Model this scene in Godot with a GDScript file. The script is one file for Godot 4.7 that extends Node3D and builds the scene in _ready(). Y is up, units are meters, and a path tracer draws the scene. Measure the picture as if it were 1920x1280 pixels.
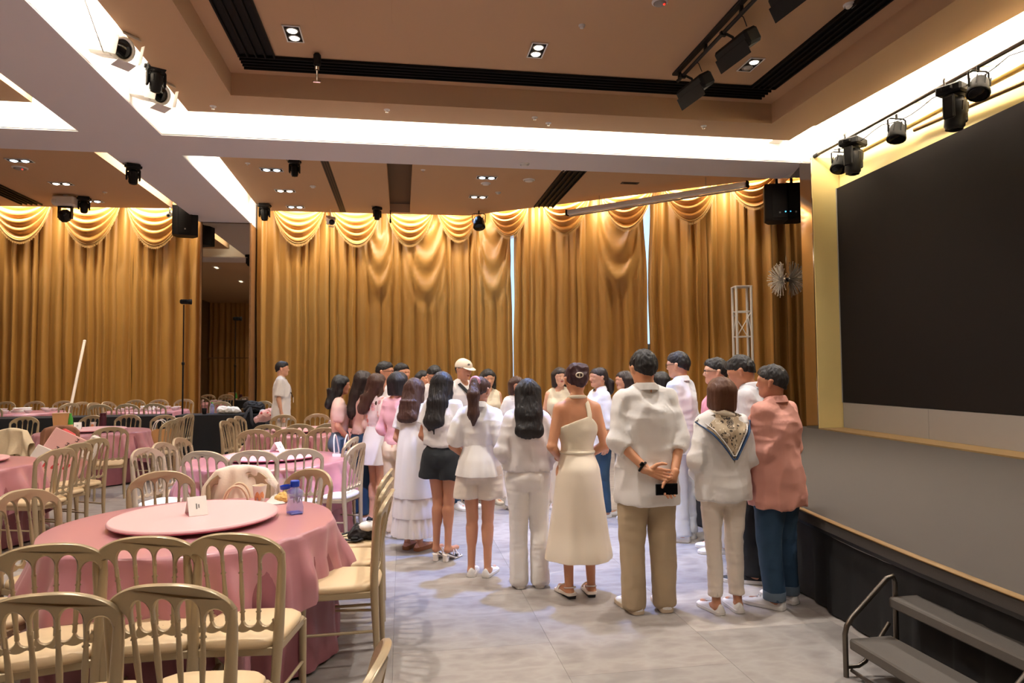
extends Node3D
# A banquet hall: gold curtains round the room, a stage on the right, pink round tables on the left, a ring of people in white between them.

var M := {}            # materials by name
var taken := {}        # names in use
var nz := FastNoiseLite.new()
var rng := RandomNumberGenerator.new()
const CAM_AT := Vector3(0, 1.6, 0)

func _ready():
	rng.seed = 7
	nz.seed = 11
	nz.noise_type = FastNoiseLite.TYPE_SIMPLEX_SMOOTH
	nz.fractal_type = FastNoiseLite.FRACTAL_NONE
	nz.frequency = 1.0
	# ---- camera
	var cam := Camera3D.new()
	cam.name = "camera"
	cam.fov = 53.13
	cam.near = 0.05
	cam.far = 100.0
	cam.position = CAM_AT
	cam.basis = Basis(Vector3.UP, -0.1605) * Basis(Vector3.RIGHT, 0.044) * Basis(Vector3.BACK, -0.0092)
	add_child(cam)
	cam.current = true
	# ---- environment and exposure: the room is closed, all light comes from its lamps
	var we := WorldEnvironment.new()
	we.name = "environment"
	var env := Environment.new()
	env.background_mode = Environment.BG_COLOR
	env.background_color = Color(0.62, 0.74, 0.9)
	env.background_energy_multiplier = 1.0
	env.ambient_light_source = Environment.AMBIENT_SOURCE_DISABLED
	env.reflected_light_source = Environment.REFLECTION_SOURCE_DISABLED
	env.tonemap_mode = Environment.TONE_MAPPER_LINEAR
	env.tonemap_exposure = 1.1
	env.sdfgi_enabled = true
	env.ssao_enabled = true
	env.ssil_enabled = true
	we.environment = env
	add_child(we)
	make_lights()
	make_materials()
	make_room()
	make_ceiling_fittings()
	make_curtains()
	make_stage()
	make_tables_and_chairs()
	make_table_things()
	make_people()

# ---------------------------------------------------------------- naming
func numbered(called: String) -> String:
	if not taken.has(called):
		taken[called] = 0
		return called
	taken[called] += 1
	return "%s_%03d" % [called, taken[called]]

func tag(o, label := "", category := "", group := "", kind := ""):
	if label: o.set_meta("label", label)
	if category: o.set_meta("category", category)
	if group: o.set_meta("group", group)
	if kind: o.set_meta("kind", kind)
	return o

func thing(called: String, label: String, category: String, at := Vector3.ZERO, turn := 0.0, group := "") -> Node3D:
	var o := Node3D.new()
	o.name = numbered(called)
	o.position = at
	o.rotation.y = turn
	add_child(o, true)
	return tag(o, label, category, group)

func inst(called: String, mesh: Mesh, mat, parent: Node, label := "") -> MeshInstance3D:
	var o := MeshInstance3D.new()
	o.mesh = mesh
	o.name = numbered(called) if parent == self else called
	o.material_override = M[mat] if mat is String else mat
	parent.add_child(o, true)
	if label: o.set_meta("label", label)
	return o

func part(called: String, b: Mb, mat, parent: Node, label := "") -> MeshInstance3D:
	return inst(called, b.mesh(), mat, parent, label)

func solo(called: String, b: Mb, mat, label: String, category: String, group := "") -> MeshInstance3D:
	return tag(inst(called, b.mesh(), mat, self), label, category, group)

func structure(called: String, b: Mb, mat, parent: Node = null) -> MeshInstance3D:
	var o := inst(called, b.mesh(), mat, parent if parent else self)
	if parent == null: o.set_meta("kind", "structure")
	return o

func copy_of(src: Node3D, label: String, at: Vector3, turn: float, group := "") -> Node3D:
	var c: Node3D = src.duplicate()
	c.name = numbered(str(src.name).rstrip("_0123456789"))
	add_child(c, true)
	c.position = at
	c.rotation = Vector3(0, turn, 0)
	c.set_meta("label", label)
	if group: c.set_meta("group", group)
	return c

# ---------------------------------------------------------------- mesh builder
class Mb:
	var v := PackedVector3Array()
	var n := PackedVector3Array()
	var t := PackedVector2Array()
	var ix := PackedInt32Array()
	var c := PackedColorArray()

	func vert(p: Vector3, q: Vector3, uv := Vector2.ZERO) -> int:
		v.push_back(p)
		n.push_back(q)
		t.push_back(uv)
		return v.size() - 1
	func tri_ix(a: int, b: int, d: int):   # counter-clockwise from outside
		ix.push_back(a)
		ix.push_back(d)
		ix.push_back(b)
	func tri(a: Vector3, b: Vector3, d: Vector3):
		var q := (b - a).cross(d - a).normalized()
		tri_ix(vert(a, q), vert(b, q), vert(d, q))
	func quad(a: Vector3, b: Vector3, d: Vector3, e: Vector3):
		var q := (d - a).cross(e - b).normalized()
		var i := vert(a, q, Vector2(0, 1))
		vert(b, q, Vector2(1, 1))
		vert(d, q, Vector2(1, 0))
		vert(e, q, Vector2(0, 0))
		tri_ix(i, i + 1, i + 2)
		tri_ix(i, i + 2, i + 3)
	func box(at: Vector3, size: Vector3, r := 0.0, b := Basis.IDENTITY) -> Mb:
		var h := size / 2
		r = minf(r, minf(h.x, minf(h.y, h.z)) * 0.98)
		var p := func(sx: int, sy: int, sz: int, ax: int) -> Vector3:
			var q := Vector3(sx * h.x, sy * h.y, sz * h.z)
			var k := Vector3(sx, sy, sz) * r
			k[ax] = 0.0
			return at + b * (q - k)
		for ax in 3:
			var u := (ax + 1) % 3
			var w := (ax + 2) % 3
			for s in [-1, 1]:
				var g := []
				for k in [[-1, -1], [1, -1], [1, 1], [-1, 1]]:
					var sg := [0, 0, 0]
					sg[ax] = s
					sg[u] = k[0] * s
					sg[w] = k[1]
					g.append(p.call(sg[0], sg[1], sg[2], ax))
				quad(g[0], g[1], g[2], g[3])
		if r > 0.0:
			for ax in 3:   # the twelve chamfers run along ax
				var u := (ax + 1) % 3
				var w := (ax + 2) % 3
				for k in [[-1, -1], [1, -1], [1, 1], [-1, 1]]:
					var lo := [0, 0, 0]
					lo[ax] = -1
					lo[u] = k[0]
					lo[w] = k[1]
					var hi := lo.duplicate()
					hi[ax] = 1
					var a: Vector3 = p.call(lo[0], lo[1], lo[2], u)
					var d: Vector3 = p.call(lo[0], lo[1], lo[2], w)
					var e: Vector3 = p.call(hi[0], hi[1], hi[2], w)
					var f: Vector3 = p.call(hi[0], hi[1], hi[2], u)
					var mid := (a + d + e + f) / 4 - at
					if (e - a).cross(f - d).dot(mid) > 0: quad(a, d, e, f)
					else: quad(a, f, e, d)
			for sx in [-1, 1]:
				for sy in [-1, 1]:
					for sz in [-1, 1]:
						var a: Vector3 = p.call(sx, sy, sz, 0)
						var d: Vector3 = p.call(sx, sy, sz, 1)
						var e: Vector3 = p.call(sx, sy, sz, 2)
						if sx * sy * sz > 0: tri(a, d, e)
						else: tri(a, e, d)
		return self
	func span(lo: Vector3, hi: Vector3, r := 0.0) -> Mb:
		return box((lo + hi) / 2, (hi - lo).abs(), r)
	func bar(a: Vector3, b: Vector3, w: float, h: float, r := 0.0) -> Mb:   # a box along a-b
		var z := (b - a).normalized()
		var x := Vector3.UP.cross(z)
		if x.length() < 0.01: x = Vector3.RIGHT
		x = x.normalized()
		return box((a + b) / 2, Vector3(w, h, a.distance_to(b)), r, Basis(x, z.cross(x), z))
	func grid(rows: Array, closed := false, caps := false, flip := false) -> Mb:   # rows of points, smooth
		var m: int = rows[0].size()
		var k: int = rows.size()
		var at := v.size()
		for i in k:
			for j in m:
				var l: Vector3 = rows[i][(j - 1 + m) % m] if closed or j > 0 else rows[i][j]
				var r: Vector3 = rows[i][(j + 1) % m] if closed or j < m - 1 else rows[i][j]
				var u: Vector3 = rows[maxi(i - 1, 0)][j]
				var d: Vector3 = rows[mini(i + 1, k - 1)][j]
				var q := (r - l).cross(d - u)
				if q.length_squared() < 1e-16:   # a pole: lean on the next row
					var i2 := 1 if i == 0 else (k - 2 if i == k - 1 else i)
					q = (rows[i2][(j + 1) % m] - rows[i2][(j - 1 + m) % m]).cross(d - u)
				q = q.normalized() if q.length_squared() > 1e-18 else Vector3.UP
				vert(rows[i][j], -q if flip else q, Vector2(float(j) / maxi(m - 1, 1), float(i) / maxi(k - 1, 1)))
		for i in k - 1:
			for j in (m if closed else m - 1):
				var a := at + i * m + j
				var b := at + i * m + (j + 1) % m
				if flip:
					tri_ix(a, a + m, b)
					tri_ix(b, a + m, b + m)
				else:
					tri_ix(a, b, a + m)
					tri_ix(b, b + m, a + m)
		if caps:
			for e in [0, k - 1]:
				var mid := Vector3.ZERO
				for p in rows[e]: mid += p
				mid /= m
				for j in m:
					var a: Vector3 = rows[e][j]
					var b: Vector3 = rows[e][(j + 1) % m]
					if (e == 0) != flip: tri(mid, b, a)
					else: tri(mid, a, b)
		return self
	func tube(path: Array, radii: Array, sides := 10, caps := true, flat := 1.0, up := Vector3.ZERO) -> Mb:   # flat squeezes along the second axis
		var rows := []
		var x := Vector3.ZERO
		for i in path.size():
			var d: Vector3 = (path[mini(i + 1, path.size() - 1)] - path[maxi(i - 1, 0)]).normalized()
			if up != Vector3.ZERO: x = up.cross(d)
			elif x == Vector3.ZERO: x = d.cross(Vector3.UP if absf(d.y) < 0.9 else Vector3.RIGHT)
			x = (x - d * x.dot(d)).normalized()
			var y := d.cross(x)
			var r: float = radii[mini(i, radii.size() - 1)]
			var row := []
			for j in sides:
				var a := TAU * j / sides
				row.append(path[i] + (x * cos(a) + y * sin(a) * flat) * r)
			rows.append(row)
		return grid(rows, true, caps)
	func cyl(a: Vector3, b: Vector3, r: float, r2 := -1.0, sides := 14) -> Mb:
		return tube([a, b], [r, r if r2 < 0 else r2], sides)
	func lathe(prof: Array, sides := 20, at := Vector3.ZERO, b := Basis.IDENTITY) -> Mb:   # Vector2(radius, height), upwards outside
		var rows := []
		for p in prof:
			var row := []
			for j in sides:
				var a := TAU * j / sides
				row.append(at + b * Vector3(cos(a) * p.x, p.y, sin(a) * p.x))
			rows.append(row)
		return grid(rows, true, false, true)
	func ball(at: Vector3, r: Vector3, sides := 12, rings := 8, b := Basis.IDENTITY) -> Mb:
		var rows := []
		for i in rings + 1:
			var q := PI * i / rings
			var row := []
			for j in sides:
				var a := TAU * j / sides
				row.append(at + b * Vector3(cos(a) * sin(q + 1e-4) * r.x, -cos(q) * r.y, sin(a) * sin(q + 1e-4) * r.z))
			rows.append(row)
		return grid(rows, true, false, true)
	func prism(poly: PackedVector2Array, depth: float, bevel := 0.0, xf := Transform3D.IDENTITY) -> Mb:   # polygon in x,y; thickness along z, centred
		poly = poly.duplicate()
		var m := poly.size()
		var ca := 0.0
		for i in m: ca += poly[i].cross(poly[(i + 1) % m])
		if ca < 0: poly.reverse()
		var nn := PackedVector2Array()
		for i in m:
			var e := (poly[(i + 1) % m] - poly[(i - 1 + m) % m]).normalized()
			nn.push_back(Vector2(e.y, -e.x))
		var tri := Geometry2D.triangulate_polygon(poly)
		var hz := depth / 2
		for s in [-1, 1]:
			var at := v.size()
			for i in m:
				var p: Vector2 = poly[i] - nn[i] * bevel
				vert(xf * Vector3(p.x, p.y, s * hz), xf.basis * Vector3(0, 0, s), p)
			for k in range(0, tri.size(), 3):
				var a := poly[tri[k]]
				var ccw := (poly[tri[k + 1]] - a).cross(poly[tri[k + 2]] - a) > 0
				if ccw == (s > 0): tri_ix(at + tri[k], at + tri[k + 1], at + tri[k + 2])
				else: tri_ix(at + tri[k], at + tri[k + 2], at + tri[k + 1])
		var rings := [[-hz, bevel], [-hz + bevel, 0.0], [hz - bevel, 0.0], [hz, bevel]] if bevel > 0 else [[-hz, 0.0], [hz, 0.0]]
		var at := v.size()
		for k in rings:
			for i in m:
				var p: Vector2 = poly[i] - nn[i] * k[1]
				var zz := 0.0 if bevel == 0 else signf(k[0]) * (0.7 if k[1] > 0 else 0.0)
				vert(xf * Vector3(p.x, p.y, k[0]), xf.basis * Vector3(nn[i].x, nn[i].y, zz).normalized(), p)
		for k in rings.size() - 1:
			for i in m:
				var a := at + k * m + i
				var b := at + k * m + (i + 1) % m
				tri_ix(a, b, b + m)
				tri_ix(a, b + m, a + m)
		return self
	func add(o: Mb, xf := Transform3D.IDENTITY) -> Mb:
		var at := v.size()
		for i in o.v.size(): vert(xf * o.v[i], (xf.basis * o.n[i]).normalized(), o.t[i])
		for i in o.ix: ix.push_back(at + i)
		return self
	func bend(f: Callable) -> Mb:
		for i in v.size(): v[i] = f.call(v[i])
		return self
	func mesh() -> ArrayMesh:
		var a := []
		a.resize(Mesh.ARRAY_MAX)
		a[Mesh.ARRAY_VERTEX] = v
		a[Mesh.ARRAY_NORMAL] = n
		a[Mesh.ARRAY_TEX_UV] = t
		if c.size() == v.size() and c.size() > 0: a[Mesh.ARRAY_COLOR] = c
		a[Mesh.ARRAY_INDEX] = ix
		var am := ArrayMesh.new()
		am.add_surface_from_arrays(Mesh.PRIMITIVE_TRIANGLES, a)
		return am

# ---------------------------------------------------------------- materials
func mat(called: String, col: Color, rough := 0.6, metal := 0.0, more := {}) -> StandardMaterial3D:
	var m := StandardMaterial3D.new()
	m.resource_name = called
	m.albedo_color = col
	m.roughness = rough
	m.metallic = metal
	for k in more: m.set(k, more[k])
	M[called] = m
	return m

func rgb(r: int, g: int, b: int) -> Color:
	return Color(r / 255.0, g / 255.0, b / 255.0)

func glow(called: String, col: Color, energy: float) -> StandardMaterial3D:
	return mat(called, col, 0.5, 0.0, {"emission_enabled": true, "emission": col, "emission_energy_multiplier": energy})

func noise_tex(freq: float, size := 256, octaves := 4, ramp: Array = [], bump := 0.0, sd := 3) -> NoiseTexture2D:
	var f := FastNoiseLite.new()
	f.seed = sd
	f.noise_type = FastNoiseLite.TYPE_SIMPLEX_SMOOTH
	f.frequency = freq
	f.fractal_octaves = octaves
	var t := NoiseTexture2D.new()
	t.width = size
	t.height = size
	t.seamless = true
	t.noise = f
	if bump > 0:
		t.as_normal_map = true
		t.bump_strength = bump
	elif ramp.size():
		var g := Gradient.new()
		g.offsets = PackedFloat32Array(range(ramp.size()).map(func(i): return float(i) / (ramp.size() - 1)))
		g.colors = PackedColorArray(ramp)
		t.color_ramp = g
	return t

func weave(called: String, col: Color, rough: float, scale := 12.0, depth := 0.5, more := {}) -> StandardMaterial3D:   # cloth: fine relief by triplanar noise
	var m := mat(called, col, rough, 0.0, more)
	m.uv1_triplanar = true
	m.uv1_scale = Vector3.ONE * scale
	m.normal_enabled = true
	m.normal_texture = cloth_bump
	m.normal_scale = depth
	return m

var cloth_bump: NoiseTexture2D

func make_materials():
	cloth_bump = noise_tex(0.012, 256, 3, [], 6.0, 21)
	var speck := noise_tex(0.25, 256, 2, [Color(0.72, 0.72, 0.72), Color(1, 1, 1), Color(1, 1, 1)], 0.0, 5)
	var mottled := noise_tex(0.006, 512, 5, [Color(0.84, 0.83, 0.83), Color(0.92, 0.91, 0.91), Color(0.98, 0.98, 0.98), Color(0.92, 0.91, 0.91), Color(0.87, 0.86, 0.86)], 0.0, 9)
	var grain := noise_tex(0.02, 256, 4, [Color(0.8, 0.78, 0.75), Color(1, 1, 1)], 0.0, 12)
	# building
	for k in 4:
		mat("floor_tile_%d" % k, [rgb(168, 162, 156), rgb(162, 156, 151), rgb(174, 167, 161), rgb(156, 151, 147)][k], 0.5, 0.0, {"albedo_texture": mottled, "uv1_triplanar": true, "uv1_world_triplanar": true, "metallic_specular": 0.3, "uv1_scale": Vector3(0.7, 0.7, 1.2)})
	mat("floor_base", rgb(120, 112, 106), 0.6)
	mat("tan_paint", rgb(196,162,126), 0.85)
	mat("lavender_paint", rgb(220,216,220), 0.85)
	mat("white_paint", rgb(238, 234, 228), 0.8)
	mat("gold_wall", rgb(230,208,142), 0.4, 0.0)
	mat("plain_wall", rgb(120, 92, 62), 0.8)
	mat("wood_panel", rgb(150, 105, 58), 0.5, 0.0, {"albedo_texture": grain, "uv1_triplanar": true, "uv1_scale": Vector3(6, 0.8, 6)})
	mat("slot_black", rgb(20, 17, 15), 0.6, 0.0, {"metallic_specular": 0.3})
	mat("duct_brown", rgb(96, 76, 60), 0.8)
	mat("duct_grille", rgb(70, 55, 44), 0.7)
	mat("tinted_mirror", rgb(186, 178, 162), 0.02, 1.0)
	mat("dark_mirror", rgb(88, 80, 70), 0.03, 1.0)
	mat("chrome", rgb(210, 205, 196), 0.08, 1.0)
	mat("screen_black", rgb(36, 32, 30), 0.75, 0.0, {"metallic_specular": 0.2})
	mat("grey_panel", rgb(150, 143, 136), 0.7)
	mat("gold_carpet", rgb(130, 104, 66), 0.95)
	mat("stage_carpet", rgb(68,62,57), 0.96, 0.0, {"albedo_texture": speck, "uv1_triplanar": true, "uv1_world_triplanar": true, "uv1_scale": Vector3(5, 5, 5)})
	mat("step_carpet", rgb(92,86,80), 0.96, 0.0, {"albedo_texture": speck, "uv1_triplanar": true, "uv1_world_triplanar": true, "uv1_scale": Vector3(6, 6, 6)})
	mat("black_cloth", rgb(24, 24, 26), 0.85)
	mat("stage_skirt", rgb(20, 19, 20), 0.8)
	mat("edge_black", rgb(28, 26, 25), 0.5)
	mat("edge_brass", rgb(120, 92, 52), 0.4, 0.6)
	mat("steel_dark", rgb(105, 98, 90), 0.3, 0.9)
	mat("white_metal", rgb(226, 222, 216), 0.4)
	mat("alu", rgb(214, 208, 198), 0.3, 0.35)
	mat("black_plastic", rgb(27, 26, 26), 0.6, 0.0, {"metallic_specular": 0.3})
	mat("black_metal", rgb(20, 19, 19), 0.5, 0.0, {"metallic_specular": 0.35})
	mat("lens", rgb(20, 20, 24), 0.08, 0.2)
	mat("white_plastic", rgb(226, 224, 220), 0.45)
	mat("grey_plastic", rgb(150, 147, 142), 0.5)
	glow("lamp_warm", Color(1.0, 0.94, 0.84), 6.0)
	glow("lamp_cool", Color(0.8, 0.92, 1.0), 6.0)
	mat("lamp_off", rgb(200, 200, 196), 0.2, 0.5)
	glow("cove_glow", Color(1.0, 0.96, 0.9), 2.0)
	glow("led_blue", Color(0.3, 0.75, 1.0), 4.0)
	glow("led_red", Color(1.0, 0.15, 0.1), 3.0)
	glow("slit_daylight", Color(0.72, 0.86, 1.0), 1.2)
	# soft goods
	weave("curtain", rgb(164,118,51), 0.48, 9.0, 0.25, {"rim_enabled": true, "rim": 0.3, "rim_tint": 0.7})
	mat("swag", rgb(196,140,66), 0.42, 0.0, {"rim_enabled": true, "rim": 0.3, "rim_tint": 0.7})
	mat("swag_back", rgb(170,110,40), 0.6)
	mat("fringe", rgb(176,136,72), 0.6)
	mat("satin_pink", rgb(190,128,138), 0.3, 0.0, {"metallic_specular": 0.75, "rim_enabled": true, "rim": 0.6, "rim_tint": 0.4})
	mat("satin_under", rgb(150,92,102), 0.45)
	mat("turntable_pink", rgb(232, 184, 187), 0.4)
	mat("turntable_rim", rgb(208, 132, 144), 0.4)
	mat("chair_gilt", rgb(180,162,130), 0.3, 0.3)
	mat("seat_vinyl", rgb(218,193,153), 0.5)
	mat("seat_white", rgb(240, 236, 226), 0.5)
	mat("paper", rgb(242, 238, 230), 0.8)
	mat("print_grey", rgb(120, 116, 112), 0.8)
	mat("cup_orange", rgb(232, 160, 110), 0.7)
	mat("cup_white", rgb(240, 232, 222), 0.6)
	mat("drink_yellow", rgb(240, 196, 92), 0.3)
	mat("bread", rgb(232, 188, 110), 0.8)
	mat("film", Color(0.96, 0.94, 0.92, 0.22), 0.12, 0.0, {"transparency": BaseMaterial3D.TRANSPARENCY_ALPHA, "cull_mode": BaseMaterial3D.CULL_DISABLED})
	mat("bottle_clear", Color(0.62, 0.7, 0.95, 0.35), 0.05, 0.0, {"transparency": BaseMaterial3D.TRANSPARENCY_ALPHA})
	mat("bottle_blue", rgb(24, 70, 190), 0.35)
	mat("green_plastic", rgb(70, 170, 60), 0.35)
	mat("purple_plastic", rgb(70, 24, 40), 0.3)
	mat("kraft", rgb(198, 154, 100), 0.8)
	mat("red_paper", rgb(226, 84, 84), 0.7)
	mat("pink_paper", rgb(240, 190, 184), 0.8)
	mat("ink", rgb(30, 26, 26), 0.8)
	weave("coat_cream", rgb(232, 214, 180), 0.85, 10.0, 0.6)
	weave("jacket_beige", rgb(238, 222, 200), 0.8, 10.0, 0.5)
	mat("bag_tan", rgb(226, 200, 166), 0.6)
	weave("bag_black", rgb(26, 25, 27), 0.75, 10.0, 0.6)
	mat("brown_cover", rgb(150, 104, 78), 0.7)
	# people
	for k in 6:
		mat("skin_%d" % k, [rgb(216, 160, 128), rgb(206, 148, 116), rgb(194, 136, 104), rgb(226, 174, 144), rgb(184, 126, 96), rgb(210, 150, 112)][k], 0.5, 0.0, {"subsurf_scatter_enabled": true, "subsurf_scatter_strength": 0.08})
	var strands := noise_tex(0.03, 256, 3, [], 5.0, 33)
	for h in [["hair_black", rgb(24, 20, 20)], ["hair_brown", rgb(66, 38, 26)], ["hair_dark_brown", rgb(40, 26, 22)], ["hair_plum", rgb(58, 26, 30)], ["hair_red_brown", rgb(84, 46, 22)]]:
		mat(h[0], h[1], 0.55, 0.0, {"uv1_triplanar": true, "uv1_scale": Vector3(14, 1.2, 14), "normal_enabled": true, "normal_texture": strands, "normal_scale": 0.5})
	mat("lips", rgb(176, 84, 78), 0.5)
	mat("eye_white", rgb(226, 222, 216), 0.3)
	mat("eye_dark", rgb(26, 20, 18), 0.25)
	mat("glasses", rgb(40, 36, 36), 0.3, 0.4)
	for c in [["white_cotton", rgb(238, 234, 230)], ["cream_cotton", rgb(236, 222, 200)], ["white_sheer", rgb(228, 222, 220)], ["ivory_knit", rgb(230, 218, 192)], ["blush", rgb(226, 190, 176)], ["pink_knit", rgb(232, 176, 182)],
			["pink_shirt", rgb(230, 150, 160)], ["salmon", rgb(212, 152, 138)], ["denim", rgb(38, 66, 92)], ["denim_light", rgb(96, 112, 128)], ["black_denim", rgb(28, 30, 34)], ["black_shorts", rgb(34, 38, 42)],
			["khaki", rgb(180, 160, 130)], ["oat", rgb(232, 220, 206)], ["pale_grey", rgb(214, 214, 220)], ["cool_white", rgb(226, 230, 236)], ["beige", rgb(214, 194, 168)]]:
		weave(c[0], c[1], 0.85, 4.0, 0.12)
	mat("sole_white", rgb(232, 228, 222), 0.6)
	mat("shoe_white", rgb(238, 236, 232), 0.5)
	mat("shoe_pink", rgb(222, 172, 156), 0.7)
	mat("sole_gum", rgb(150, 96, 58), 0.6)
	mat("shoe_black", rgb(30, 30, 32), 0.6)
	mat("strap_white", rgb(236, 226, 216), 0.4)
	mat("scrunchie", rgb(200, 150, 170), 0.6)
	mat("navy", rgb(30, 62, 100), 0.7)
	mat("phone", rgb(12, 12, 13), 0.15)
	mat("clip_pearl", rgb(238, 226, 200), 0.25, 0.3)

func floral_texture() -> ImageTexture:   # the flower print of one blouse
	var r := RandomNumberGenerator.new()
	r.seed = 4
	var im := Image.create(256, 256, false, Image.FORMAT_RGB8)
	im.fill(Color(0.93, 0.87, 0.88))
	for k in 15:
		var c := Vector2(r.randf() * 256, r.randf() * 256)
		var col: Color = [Color(0.86, 0.28, 0.2), Color(0.88, 0.5, 0.56), Color(0.72, 0.3, 0.42), Color(0.95, 0.5, 0.3)][k % 4]
		var petals := r.randi_range(7, 10)
		var rad := r.randf_range(14, 28)
		for y in range(-30, 31):
			for x in range(-30, 31):
				var d := Vector2(x, y).length()
				var w := rad * (0.45 + 0.55 * absf(cos(Vector2(x, y).angle() * petals / 2.0)))
				if d < w: im.set_pixel(posmod(int(c.x) + x, 256), posmod(int(c.y) + y, 256), Color(0.98, 0.75, 0.3) if d < rad * 0.2 else col.lightened(0.25 * d / rad))
	return ImageTexture.create_from_image(im)

func paisley_texture() -> ImageTexture:   # the printed ground of one scarf
	var r := RandomNumberGenerator.new()
	r.seed = 8
	var im := Image.create(256, 256, false, Image.FORMAT_RGB8)
	im.fill(Color(0.74, 0.66, 0.55))
	for k in 150:
		var c := Vector2(r.randf() * 256, r.randf() * 256)
		var rad := r.randf_range(3, 16) if k < 40 else r.randf_range(1.5, 4)
		var dark := Color(0.24, 0.2, 0.17) if k % 3 else Color(0.9, 0.85, 0.76)
		for y in range(-17, 18):
			for x in range(-17, 18):
				var d := Vector2(x * (1.0 + 0.5 * sin(k)), y).length()
				if absf(d - rad) < 1.6 or absf(d - rad * 0.5) < 1.2: im.set_pixel(posmod(int(c.x) + x, 256), posmod(int(c.y) + y, 256), dark)
	return ImageTexture.create_from_image(im)

# ---------------------------------------------------------------- lights
var dim := 1.0

func spot(called: String, at: Vector3, to: Vector3, col: Color, energy: float, angle: float, size := 0.06, soft := 1.0) -> SpotLight3D:
	var l := SpotLight3D.new()
	l.name = numbered(called)
	l.light_color = col
	l.light_energy = energy
	l.spot_range = 40.0
	l.spot_angle = angle
	l.spot_angle_attenuation = soft
	l.spot_attenuation = 2.0
	l.light_size = size
	l.shadow_enabled = true
	add_child(l, true)
	l.look_at_from_position(at, to, Vector3.FORWARD if absf((to - at).normalized().y) > 0.95 else Vector3.UP)
	return l

func area(called: String, at: Vector3, to: Vector3, size: Vector2, col: Color, energy: float) -> AreaLight3D:
	var l := AreaLight3D.new()
	l.name = numbered(called)
	l.area_size = size
	l.area_range = 40.0
	l.light_color = col
	l.light_energy = energy
	l.shadow_enabled = true
	add_child(l, true)
	l.look_at_from_position(at, to, Vector3.UP)
	return l

const WARM := Color(1.0, 0.965, 0.93)
const COOL := Color(0.62, 0.78, 1.0)
const NEAR_LAMPS := [-1.27, 1.7, 4.6]

func make_lights():
	# downlights: the near coffer, the far coffers and the left coffer, whose fittings hang in make_ceiling_fittings
	for x in NEAR_LAMPS:
		for z in [-8.3, -4.6, -0.9]:
			spot("downlight_beam", Vector3(x, 5.6, z), Vector3(x, 0, z), WARM, 12.0 if z < -1.0 else 5.0, 60.0)
	for x in [-2.35, 1.63]:
		for z in [-12.93, -14.4, -15.78]:
			spot("downlight_beam", Vector3(x, 5.3, z), Vector3(x, 0, z), COOL if absf(z + 14.4) > 0.5 else WARM, 6.0, 56.0)
	for z in [-12.9, -14.42, -15.8]:
		spot("downlight_beam", Vector3(-6.55, 5.3, z), Vector3(-6.55, 0, z), COOL if z > -13 else WARM, 4.5, 56.0)
	for x in [-6.4, -8.6]:
		for z in [-8.3, -4.6]:
			spot("downlight_beam", Vector3(x, 5.3, z), Vector3(x, 0, z), WARM, 4.0, 58.0)
	# cove strips behind the ceiling panels, each an area lamp in front of its glowing strip
	var warm_white := Color(1.0, 0.95, 0.87)
	for k in 2: area("cove_lamp", Vector3(-0.6 + k * 4.6, 5.56, -10.26), Vector3(-0.6 + k * 4.6, 5.5, -11), Vector2(4.5, 0.14), warm_white, 9.0)
	for k in 3: area("cove_lamp", Vector3(-3.07, 5.56, -8.0 + k * 4.2), Vector3(-4, 5.5, -8.0 + k * 4.2), Vector2(4.0, 0.14), warm_white, 9.0)
	area("cove_lamp", Vector3(-7.2, 5.56, -10.26), Vector3(-7.2, 5.5, -11), Vector2(4.4, 0.14), warm_white, 9.0)
	for k in 3: area("cove_lamp", Vector3(-4.72, 5.56, -8.0 + k * 4.2), Vector3(-6, 5.5, -8.0 + k * 4.2), Vector2(4.0, 0.14), warm_white, 7.0)
	area("cove_lamp", Vector3(-3.24, 5.5, -14.2), Vector3(-4, 5.45, -14.2), Vector2(4.0, 0.12), warm_white, 7.0)
	area("cove_lamp", Vector3(-4.7, 5.5, -14.2), Vector3(-6, 5.45, -14.2), Vector2(4.0, 0.12), warm_white, 5.0)
	for k in 4:
		var z := -9.4 + k * 2.4
		var x: float = [6.43, 6.54, 6.54, 6.47][k]
		area("cove_lamp", Vector3(x, 5.39, z), Vector3(x + 0.6, 5.56, z), Vector2(2.2, 0.06), warm_white, 11.0 if k else 7.0)
	# wall-washing strips over the curtains
	for k in 2: area("curtain_lamp", Vector3(-2.0 + k * 2.4, 5.62, -16.5), Vector3(-2.0 + k * 2.4, 4.9, -17.3), Vector2(2.2, 0.12), WARM, 9.0)
	for k in 3:
		var p := Vector3(1.9, 5.62, -16.55).lerp(Vector3(7.3, 5.62, -12.75), (k + 0.5) / 3)
		area("curtain_lamp", p, p + Vector3(0.5, -0.5, -0.7), Vector2(2.0, 0.12), WARM, 9.0)
	for k in 2: area("curtain_lamp", Vector3(-8.4 + k * 2.3, 5.62, -16.6), Vector3(-8.4 + k * 2.3, 4.9, -17.3), Vector2(2.2, 0.12), WARM, 9.0)
	# the cool stage floods aimed at the floor where the people stand
	spot("cool_downlight_beam", Vector3(1.3, 5.6, -6.3), Vector3(1.2, 0, -6.1), Color(0.42, 0.62, 1.0), 40.0, 23.0, 0.08, 0.8)
	spot("flood_beam", Vector3(0.2, 5.6, -3.0), Vector3(-1.25, 0.45, -6.75), Color(0.78, 0.8, 1.0), 42.0, 13.0, 0.08, 0.6)

# ---------------------------------------------------------------- the room
func slab(poly: Array, y0: float, y1: float) -> Mb:   # Vector2(x, z) outline
	var p := PackedVector2Array()
	for q in poly: p.push_back(Vector2(q.x, -q.y))
	return Mb.new().prism(p, y1 - y0, 0.0, Transform3D(Basis(Vector3.RIGHT, Vector3.FORWARD, Vector3.UP), Vector3(0, (y0 + y1) / 2, 0)))

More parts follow.
